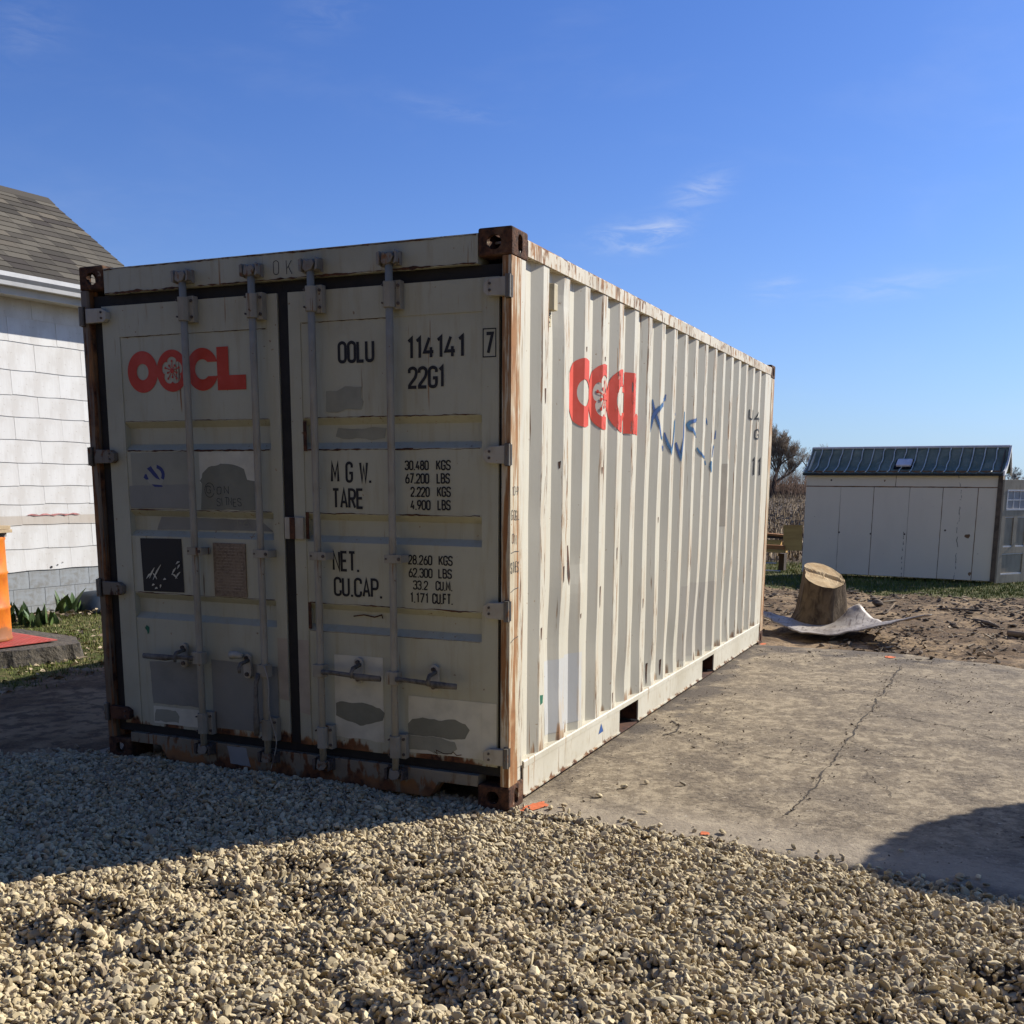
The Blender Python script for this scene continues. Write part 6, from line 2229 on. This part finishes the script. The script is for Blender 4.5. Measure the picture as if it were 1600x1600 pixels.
mb.box(wx0, wx1, -0.006, 0.0155, wz0, wz0 + 0.028); mb.box(wx0, wx1, -0.004, 0.0155, wz1 - 0.025, wz1)
mb.box(wx0, wx1, 0.004, 0.0158, (wz0 + wz1) / 2 - 0.008, (wz0 + wz1) / 2 + 0.008)
mb.box(wx0, wx0 + 0.022, -0.002, 0.0154, wz0 + 0.0285, wz1 - 0.0255); mb.box(wx1 - 0.022, wx1, -0.002, 0.0154, wz0 + 0.0285, wz1 - 0.0255)
for i in (1, 2):
    xx = wx0 + 0.02 + i * (wx1 - wx0 - 0.04) / 3
    mb.box(xx - 0.008, xx + 0.008, 0.006, 0.0152, wz0 + 0.0285, wz1 - 0.0255)
mb.build('window_frame', M['door_white'], dr_)
mb = MB().tube([(DW - 0.05, -0.002, 0.79), (DW - 0.05, -0.045, 0.79), (DW - 0.04, -0.055, 0.79), (DW - 0.13, -0.058, 0.785)], 0.011, 8)
mb.build('door_handle', M['gutter'], dr_, smooth=True)

# lumber and scrap left of the shed ------------------------------------
def spot(u, v, z=0.0):                 # shed frame: u along the front, v in front of it
    return (-0.975 + u * 0.98879 - v * 0.14932, 14.527 - u * 0.14932 - v * 0.98879, z)
RZ = math.atan2(-0.14932, 0.98879)
M['ply'] = plain('plywood', (0.62, 0.40, 0.12), 0.8, 0.2, 7, 0.15, stretch=(0.25, 1, 1.6), col2=(0.44, 0.25, 0.07))
M['lum'] = plain('lumber_yellow', (0.72, 0.46, 0.13), 0.8, 0.15, 9, 0.15, stretch=(0.15, 1, 1))
M['lum_red'] = plain('lumber_red', (0.46, 0.20, 0.06), 0.8, 0.15, 9, 0.15, stretch=(0.15, 1, 1))
M['lum_dark'] = plain('lumber_dark', (0.065, 0.045, 0.030), 0.85, 0.2, 9, 0.2, stretch=(0.15, 1, 1))
def board(name, label, cat, u, v, z, sx, sy, sz, mat, rz=0.0, ry=0.0, rx=0.0, group=None):
    o = MB().box(-sx / 2, sx / 2, -sy / 2, sy / 2, -sz / 2, sz / 2).build(name, mat, bevel=0.004)
    o.location = spot(u, v, z); o.rotation_euler = (rx, ry, RZ + rz)
    return tag(o, label, cat, group)
GRP = 'lumber stacked left of the shed'
board('plywood_sheet', 'yellow plywood offcut standing upright at the shed corner', 'plywood', -0.19, -0.02, 0.60, 0.33, 0.02, 0.44, M['ply'], ry=-0.03)
board('lumber_board', 'long reddish board on top of the lumber stack', 'board', -0.95, -0.10, 0.665, 1.35, 0.14, 0.035, M['lum_red'], ry=0.06, group=GRP)
board('lumber_board', 'dark board under the reddish top board', 'board', -0.98, -0.12, 0.605, 1.25, 0.14, 0.045, M['lum_dark'], ry=0.01, group=GRP)
board('lumber_board', 'bright yellow beam sticking out of the stack', 'board', -0.98, -0.02, 0.515, 1.18, 0.10, 0.085, M['lum'], group=GRP)
board('lumber_board', 'wide orange-brown plank below the yellow beam', 'board', -0.96, -0.06, 0.430, 1.30, 0.16, 0.065, M['lum_red'], group=GRP)
board('lumber_board', 'brown bottom plank of the lumber stack', 'board', -0.96, -0.06, 0.365, 1.30, 0.18, 0.055, M['ply'], group=GRP)
board('timber_bearer', 'dark squared timber carrying the lumber at the shed end', 'timber', -0.50, -0.48, 0.150, 0.10, 0.14, 0.30, M['lum_dark'])
board('timber_bearer', 'dark squared timber carrying the lumber at the container end', 'timber', -1.40, -0.48, 0.150, 0.10, 0.14, 0.30, M['lum_dark'])
M['white_tube'] = plain('white_tube', (0.55, 0.57, 0.58), 0.5, 0.1)
rk = thing('folding_rack', 'folded white tubular rack on the ground under the lumber', 'rack', spot(-0.62, 0.15), RZ)
MB().tube([(-0.5, 0, 0.16), (0.22, 0, 0.165)], 0.011, 8).build('top_tube', M['white_tube'], rk)
MB().tube([(-0.5, 0, 0.03), (0.30, 0, 0.035)], 0.011, 8).build('bottom_tube', M['white_tube'], rk)
MB().tube([(-0.12, 0.01, 0.03), (0.04, 0.01, 0.16)], 0.010, 8).build('brace', M['white_tube'], rk)
M['weed'] = plain('weed_yellow', (0.20, 0.19, 0.05), 0.8, 0.2)

# ------------------------------------------------------------------ stump and crumpled sheet
def bark_mat():
    m, g = new_mat('stump_bark')
    co = g.coord()
    n = g.noise(g.mapping(co, scale=(1, 1, 0.35)), 14, 6, 0.65, 0.5); b = g.noise(co, 4, 4)
    c = g.mix(g.ramp(n, 0.38, 0.66), (0.17, 0.12, 0.07), (0.065, 0.044, 0.027))
    c = g.mix(g.math('MULTIPLY', g.ramp(b, 0.5, 0.65), 0.6), c, (0.21, 0.155, 0.095))
    g.out(c, 0.95, g.bump(n, 0.9, 0.03), 0, 0.15)
    return m


def cut_mat():
    m, g = new_mat('stump_cut_wood')
    co = g.coord()
    d = g.vmath('LENGTH', g.mapping(co, loc=(0.02, 0.0, 0.0), scale=(1, 1, 0)))
    n = g.noise(co, 9, 5, 0.6)
    ring = g.math('SINE', g.math('MULTIPLY', g.math('ADD', d, g.math('MULTIPLY', n, 0.03)), 420))
    c = g.mix(g.ramp(n, 0.36, 0.66), (0.82, 0.61, 0.33), (0.60, 0.39, 0.18))
    c = g.mix(g.math('MULTIPLY', g.ramp(ring, 0.1, 0.9), 0.25), c, (0.30, 0.18, 0.09))
    c = g.mix(g.ramp(d, 0.185, 0.215), c, (0.46, 0.32, 0.16))
    g.out(c, 0.85, g.bump(g.math('ADD', n, g.math('MULTIPLY', ring, 0.15)), 0.5, 0.02), 0, 0.2)
    return m


stump = thing('tree_stump', 'sawn tree stump with pale cut top standing on the crumpled sheet', 'tree stump', (0.345, 7.36, 0.055))
mb = MB(); nn = 48; LV = 12
def stump_pt(a, t):
    r_ = 0.285 - 0.07 * t ** 0.8
    r_ *= 1 + 0.06 * math.sin(3 * a + 1.0) + 0.035 * math.sin(5 * a) + 0.05 * vn(math.cos(a) * 2.2, math.sin(a) * 2.2, t * 1.4) + 0.02 * vn(math.cos(a) * 8, math.sin(a) * 8, t * 3)
    if t < 0.25: r_ *= 1 + 0.16 * (0.25 - t) / 0.25 * max(0, math.cos(a - 3.3))
    x = 0.02 * t + r_ * math.cos(a); y = 0.02 * t + r_ * math.sin(a) * 0.95
    ztop = 0.485 - 0.32 * (x - 0.02) + 0.42 * y + 0.004 * vn(x * 9, y * 9)
    return (x, y, ztop * t)
for j in range(LV + 1):
    for k in range(nn):
        mb.v.append(stump_pt(2 * math.pi * k / nn, j / LV))
for j in range(LV):
    for k in range(nn):
        k2 = (k + 1) % nn
        mb.f.append((j * nn + k, j * nn + k2, (j + 1) * nn + k2, (j + 1) * nn + k))
mb.f.append(tuple(range(nn))[::-1])
bk = mb.build('bark', bark_mat(), stump, smooth=True)
mb = MB()
for q_ in range(9):
    f_ = 0.985 * (1 - q_ / 8)
    for k in range(nn):
        p = stump_pt(2 * math.pi * k / nn, 1.0)
        x, y = 0.02 + (p[0] - 0.02) * f_, 0.02 + (p[1] - 0.02) * f_
        # one half of the cut stands proud where the saw stopped
        step = 0.018 * max(0.0, min(1.0, (y - 0.10 * x - 0.035) / 0.012)) * (1 if x < 0.19 else 0)
        crackz = -0.03 * math.exp(-((y - 0.1 * x - 0.03) / 0.008) ** 2) * (1 if x > 0.03 else 0)
        mb.v.append((x, y, 0.485 - 0.32 * (x - 0.02) + 0.42 * y + 0.003 + step + crackz + 0.005 * vn(x * 14, y * 14, 3)))
for q_ in range(8):
    for k in range(nn):
        k2 = (k + 1) % nn
        mb.f.append((q_ * nn + k, q_ * nn + k2, (q_ + 1) * nn + k2, (q_ + 1) * nn + k))
mb.build('cut_top', cut_mat(), stump, smooth=False)


def sheet_mat():
    m, g = new_mat('scrap_sheet')
    co = g.coord()
    n = g.noise(co, 6, 5, 0.65); s_ = g.noise(g.mapping(co, scale=(5, 1, 1), rot=(0, 0, 0.5)), 7, 4)
    c = g.mix(g.ramp(n, 0.42, 0.66), (0.47, 0.41, 0.335), (0.29, 0.24, 0.19))
    c = g.mix(g.math('MULTIPLY', g.ramp(s_, 0.56, 0.64), 0.75), c, (0.15, 0.11, 0.085))
    vo_ = g.voronoi(co, 9.0)
    c = g.mix(g.ramp(vo_, 0.03, 0.06, 0.9, 0.0), c, (0.03, 0.025, 0.02))
    g.out(c, 0.55, g.bump(n, 0.4, 0.02), 0.1, 0.4)
    return m


cA, cB, cC, cD = Vector((-0.32, 7.10, 0.17)), Vector((0.46, 6.42, 0.035)), Vector((1.50, 6.62, 0.27)), Vector((0.72, 7.55, 0.27))
mb = MB(); NU, NV = 40, 30
for i in range(NU + 1):
    for j in range(NV + 1):
        u, v = i / NU, j / NV
        p = cA * (1 - u) * (1 - v) + cB * u * (1 - v) + cC * u * v + cD * (1 - u) * v
        dx, dy = p.x - 0.36, p.y - 7.25
        flat = math.exp(-(dx * dx + dy * dy) / 0.16)
        wA = (max(0, 1 - (p - cA).length / 0.75)) ** 1.3
        wC = (max(0, 1 - (p - cC).length / 1.0)) ** 1.2
        wD = (max(0, 1 - (p - cD).length / 0.62)) ** 1.6
        z = 0.045 + 0.14 * wA + 0.25 * wC + 0.22 * wD
        z += (0.022 * vn(p.x * 4, p.y * 4, 2) + 0.012 * vn(p.x * 11, p.y * 11, 6)) * (1 - flat)
        z += 0.010 * math.sin((p.x * 0.7 - p.y * 0.7) * 42) * (1 - flat) * (0.3 + 0.7 * wA)
        z = max(z, 0.012)
        pull = wD * 0.10
        mb.v.append((p.x + pull * 0.2, p.y - pull, z))
for i in range(NU):
    for j in range(NV):
        a = i * (NV + 1) + j
        mb.f.append((a, a + 1, a + NV + 2, a + NV + 1))
o = mb.build('scrap_sheet', sheet_mat(), smooth=True)
md = o.modifiers.new('thick', 'SOLIDIFY'); md.thickness = 0.012; md.offset = -1
tag(o, 'crumpled pale metal sheet with curled corners under the stump', 'metal sheet')

# bigger pieces lying on the dirt
M['stick'] = plain('stick_wood', (0.26, 0.19, 0.12), 0.9, 0.2, 10, 0.3, stretch=(1, 1, 1))
for (p0, p1, r_, lab) in (((1.86, 9.05), (2.12, 8.55), 0.022, 'short broken stick lying on the dirt right of the stump'), ((0.80, 8.75), (0.98, 9.05), 0.010, 'thin twig poking up just behind the sheet'), ((1.45, 9.8), (1.95, 9.95), 0.012, 'long thin stick lying parallel to the grass edge'), ((2.2, 7.7), (2.55, 7.45), 0.030, 'stout branch piece at the right edge of the dirt')):
    za, zb_ = float(ground_z(np.array(p0[0]), np.array(p0[1]))), float(ground_z(np.array(p1[0]), np.array(p1[1])))
    mp = ((p0[0] + p1[0]) / 2 + 0.02, (p0[1] + p1[1]) / 2 - 0.01, (za + zb_) / 2 + r_ * 1.4)
    o = MB().tube([(p0[0], p0[1], za + r_), mp, (p1[0], p1[1], zb_ + r_ + (0.10 if 'poking' in lab else 0))], [r_, r_ * 1.1, r_ * 0.6], 7).build('stick', M['stick'], smooth=True)
    tag(o, lab, 'stick', 'sticks on the bare earth')
bm = bmesh.new(); bmesh.ops.create_icosphere(bm, subdivisions=3, radius=0.07)
for v in bm.verts: v.co *= 1 + 0.35 * vn(v.co.x * 14, v.co.y * 14, v.co.z * 14)
for v in bm.verts: v.co.z *= 0.62
me = bpy.data.meshes.new('earth_clod'); bm.to_mesh(me); bm.free()
o = link('earth_clod', me, M['crumb'], loc=(0.70, 10.0, 0.03)); tag(o, 'dark earth clod on the dirt between stump and shed', 'clod')

# ------------------------------------------------------------------ field, thicket, trees
n = 9000
yy = 17.6 * (125 / 17.6) ** nrng.random(n)
xx = (nrng.random(n) * 0.62 - 0.40) * (yy + 6) + 1.0
hh = nrng.uniform(0.18, 0.62, n)
la, ln_ = nrng.uniform(0, 6.28, n), np.abs(nrng.normal(0, 0.30, n))
w_ = nrng.uniform(0.010, 0.020, n) * (1 + yy / 70)
gz = ground_z(xx, yy) - 0.02
tx, ty, tz = xx + np.cos(la) * ln_ * hh, yy + np.sin(la) * ln_ * hh, gz + hh
ring = []
for k in range(3):
    a = 2.094 * k
    ring.append(np.column_stack([xx + w_ * np.cos(a), yy + w_ * np.sin(a), gz]))
for k in range(3):
    a = 2.094 * k
    ring.append(np.column_stack([tx + w_ * 0.6 * np.cos(a), ty + w_ * 0.6 * np.sin(a), tz]))
# drooping husk
lf = nrng.uniform(0, 6.28, n); ll = nrng.uniform(0.10, 0.36, n); hz = gz + hh * nrng.uniform(0.3, 0.9, n)
cx_, cy_ = xx + (tx - xx) * 0.6, yy + (ty - yy) * 0.6
ring.append(np.column_stack([cx_, cy_, hz]))
ring.append(np.column_stack([cx_ + np.cos(lf) * ll * 0.5, cy_ + np.sin(lf) * ll * 0.5, hz + 0.05]))
ring.append(np.column_stack([cx_ + np.cos(lf) * ll, cy_ + np.sin(lf) * ll, hz - 0.14]))
ring.append(np.column_stack([cx_ + np.cos(lf) * ll * 0.5 - np.sin(lf) * 0.03, cy_ + np.sin(lf) * ll * 0.5 + np.cos(lf) * 0.03, hz - 0.01]))
V = np.stack(ring, 1).reshape(-1, 3)
b = np.arange(n)[:, None] * 10
F = np.concatenate([b + np.array([[0, 1, 4, 3]]), b + np.array([[1, 2, 5, 4]]), b + np.array([[2, 0, 3, 5]]), b + np.array([[6, 7, 8, 9]])])


def corn_mat():
    m, g = new_mat('corn_stubble')
    n_ = g.noise(g.coord(), 3.0, 3); n2 = g.noise(g.coord(), 40, 2)
    c = g.mix(g.ramp(n_, 0.4, 0.6), (0.30, 0.22, 0.13), (0.15, 0.105, 0.065))
    c = g.mix(g.ramp(n2, 0.60, 0.68), c, (0.62, 0.54, 0.42))
    g.out(c, 0.85, None, 0, 0.2)
    return m


o = link('corn_stubble', from_np('corn_stubble', V, F, corn_mat()), None)
o['kind'] = 'stuff'; o['label'] = 'dry brown corn stubble covering the field behind the shed'
# thicket at the far side of the field
n = 5200
xx = nrng.uniform(-60, 34, n); yy = nrng.uniform(112, 124, n)
hh = np.clip(2.6 + 1.6 * npnoise(xx, yy * 0.2, 71, 3, 0.12) + nrng.normal(0, 0.5, n), 0.6, 5)
hh *= np.interp(xx, [-60, -13, -9, 34], [1.15, 1.1, 0.75, 0.6])
gz = np.full(n, -0.1)
segs = []
V, F = [], []
bx0 = np.column_stack([xx, yy, gz])
for lvl in range(5):                    # stem and four side shoots per plant
    t0 = 0 if lvl == 0 else nrng.uniform(0.15, 0.75, n)
    ang_ = nrng.uniform(0, 6.28, n)
    if lvl == 0:
        p0 = bx0; tip = bx0 + np.column_stack([np.cos(ang_) * hh * 0.2, np.sin(ang_) * hh * 0.2, hh]); wd_ = 0.035; stem_tip = tip
    else:
        p0 = bx0 + (stem_tip - bx0) * t0[:, None]
        ln2 = hh * nrng.uniform(0.25, 0.5, n)
        tip = p0 + np.column_stack([np.cos(ang_) * ln2 * 0.7, np.sin(ang_) * ln2 * 0.7, ln2 * 0.8]); wd_ = 0.020
    for k in range(3):
        a = 2.094 * k
        segs.append(p0 + np.array([wd_ * math.cos(a), wd_ * math.sin(a), 0]))
    segs.append(tip)
V = np.stack(segs, 1).reshape(-1, 3)
b = np.arange(n)[:, None] * 20
F = np.concatenate([b + np.array([[4 * l + q_, 4 * l + (q_ + 1) % 3, 4 * l + 3]]) for l in range(5) for q_ in range(3)])
M['twig'] = plain('thicket_twig', (0.105, 0.072, 0.050), 0.9, 0.2, 0.3, 0.0, col2=(0.165, 0.095, 0.060))
o = link('thicket', from_np('thicket', V, F, M['twig']), None)
o['kind'] = 'stuff'; o['label'] = 'brown leafless thicket along the far edge of the field'

M['bark_far'] = plain('tree_bark', (0.19, 0.15, 0.105), 0.95, 0.2, 2, 0.0)
M['twig_far'] = plain('tree_twigs', (0.33, 0.255, 0.175), 0.95, 0.2, 2, 0.0)


def bare_tree(name, label, loc, H, seed, spread=0.9, cat='tree', group=None, twig=None, dens=1.0, lean=(0, 0)):
    r_ = random.Random(seed)
    thick, thin = MB(), MB()
    def grow(p, d, L, rad, lvl):
        pts = [p]; q0 = p.copy(); dd = d.copy()
        ns = 4 if lvl < 2 else 3
        for k in range(ns):
            dd = (dd + Vector((r_.gauss(0, 0.16), r_.gauss(0, 0.16), r_.gauss(0.06, 0.10)))).normalized()
            q0 = q0 + dd * L / ns
            pts.append(q0.copy())
        rads = [rad * (1 - 0.55 * k / ns) for k in range(ns + 1)]
        (thick if lvl < 2 else thin).tube(pts, rads, 6 if lvl < 2 else 3, caps=False)
        if lvl >= 5: return
        nb = {0: 8, 1: 6, 2: 5, 3: 4, 4: 3}[lvl]
        nb = max(2, int(round(nb * dens)))
        for k in range(nb):
            t = r_.uniform(0.28 if lvl else 0.22, 1.0)
            f_ = t * ns; i = min(ns - 1, int(f_)); bp = pts[i].lerp(pts[i + 1], f_ - i)
            az = r_.uniform(0, 6.283)
            up = r_.uniform(0.25, 0.85)
            side = Vector((math.cos(az), math.sin(az), 0)) * spread * r_.uniform(0.6, 1.1)
            nd = (dd * 0.55 + side + Vector((0, 0, up * 0.75))).normalized()
            grow(bp, nd, L * r_.uniform(0.42, 0.66), max(0.012, rads[i] * r_.uniform(0.42, 0.6)), lvl + 1)
    t = thing(name, label, cat, loc, 0.0, group)
    grow(Vector((0, 0, -0.1)), Vector((lean[0], lean[1], 1)).normalized(), H * 0.52, H * 0.030, 0)
    thick.build('trunk', M['bark_far'], t, recalc=False)
    thin.build('crown', twig or M['twig_far'], t, recalc=False)
    return t


GT = 'bare trees at the far edge of the field'
bare_tree('bare_tree', 'tall dark bare tree beside the container edge, largest of the far trees', (-20.3, 116, 0), 8.6, 4, 0.80, dens=1.32, group=GT, lean=(0.05, 0))
bare_tree('bare_tree', 'lighter open-crowned bare tree between the tall tree and the shed', (-16.9, 119, 0), 7.4, 9, 0.75, group=GT, dens=0.9, twig=plain('pale_twigs', (0.48, 0.40, 0.29), 0.9, 0.2, 2, 0.0))
bare_tree('bare_tree', 'bare tree hidden mostly behind the container', (-25.5, 118, 0), 8.0, 15, 0.9, group=GT)
bare_tree('bare_tree', 'pale distant tree top showing above the open shed door', (4.6, 193, 0), 4.4, 21, 1.0, group=GT, twig=plain('pale_twigs2', (0.30, 0.28, 0.235), 0.9, 0.2, 2, 0.0))
bare_tree('bare_tree', 'pale distant tree at the right picture edge beyond the shed', (7.8, 196, 0), 4.2, 27, 1.0, group=GT, twig=M['twig_far'])

# leafy shrub outside the right edge that throws its shadow over the slab
def shrub():
    t = thing('evergreen_shrub', 'rounded evergreen shrub beside the slab, its shadow falls on the concrete', 'shrub', (3.90, 2.46, 0))
    tr_ = MB().tube([(0, 0, -0.05), (0.03, 0.02, 0.5), (0.0, 0.0, 1.0), (0.02, 0.0, 1.7)], [0.07, 0.06, 0.05, 0.02], 8)
    for k in range(9):
        a = k * 0.7
        tr_.tube([(0.0, 0.0, 0.5 + 0.1 * k), (0.22 * math.cos(a), 0.22 * math.sin(a), 0.9 + 0.09 * k), (0.40 * math.cos(a), 0.40 * math.sin(a), 1.1 + 0.09 * k)], [0.03, 0.02, 0.008], 5)
    tr_.build('trunk', M['stick'], t)
    n = 12000
    v = nrng.normal(0, 1, (n, 3)); v /= np.linalg.norm(v, axis=1)[:, None]
    rad = nrng.random(n) ** 0.4
    lump = 1 + 0.16 * npnoise(v[:, 0] * 2 + 5, v[:, 1] * 2 + v[:, 2] * 1.5, 81, 3, 1.0)
    c = np.column_stack([v[:, 0] * 0.58, v[:, 1] * 0.58, v[:, 2] * 0.62]) * (rad * lump)[:, None] + np.array([0, 0, 1.52])
    e1 = nrng.normal(0, 1, (n, 3)); e1 /= np.linalg.norm(e1, axis=1)[:, None]
    e2 = np.cross(e1, nrng.normal(0, 1, (n, 3))); e2 /= np.linalg.norm(e2, axis=1)[:, None]
    s_ = nrng.uniform(0.03, 0.06, n)[:, None]
    V = np.stack([c - e1 * s_, c + e2 * s_ * 0.45, c + e1 * s_, c - e2 * s_ * 0.45], 1).reshape(-1, 3)
    me = from_np('crown', V, np.arange(4 * n).reshape(n, 4), plain('shrub_leaf', (0.05, 0.085, 0.03), 0.6, 0.25, 6, 0.0))
    o = link('crown', me, None); o.parent = t
shrub()


# added unseen building behind the camera, blocks low sky to darken the doors
sky_blocker = thing('sky_blocker', 'added brown board building out of view, blocking low sky', 'sky_blocker', (-2.0, -10.5, 0))
M['sky_blocker'] = plain('sky_blocker_board', (0.165, 0.130, 0.085), 0.9, 0.2, 8, 0.3, stretch=(1, 1, 0.1))
bw, bh, bdp = 11.0, 5.2, 9.0
MB().box(-bw, bw, -0.12, 0.0, -0.1, bh).build('front_wall', M['sky_blocker'], sky_blocker)
MB().box(-bw, bw, -bdp, -bdp + 0.12, -0.1, bh).build('back_wall', M['sky_blocker'], sky_blocker)
for sx in (-1, 1):
    mb = MB().prism([(-0.121, -0.1), (-bdp + 0.121, -0.1), (-bdp + 0.121, bh), (-bdp / 2, bh + 2.6), (-0.121, bh)], 'x', sx * bw - 0.06, sx * bw + 0.06)
    mb.build('gable_wall', M['sky_blocker'], sky_blocker)
mb = MB().prism([(0.4, bh - 0.15), (-bdp / 2, bh + 2.72), (-bdp - 0.4, bh - 0.15), (-bdp - 0.4, bh), (-bdp / 2, bh + 2.88), (0.4, bh)], 'x', -bw - 0.3, bw + 0.3)
mb.build('roof', M['roof'], sky_blocker)
for sx in (-1, 1):
    MB().box(sx * 1.55 - 1.5, sx * 1.55 + 1.5, 0.01, 0.06, 0.05, 3.4).build('door', M['lum_dark'], sky_blocker)
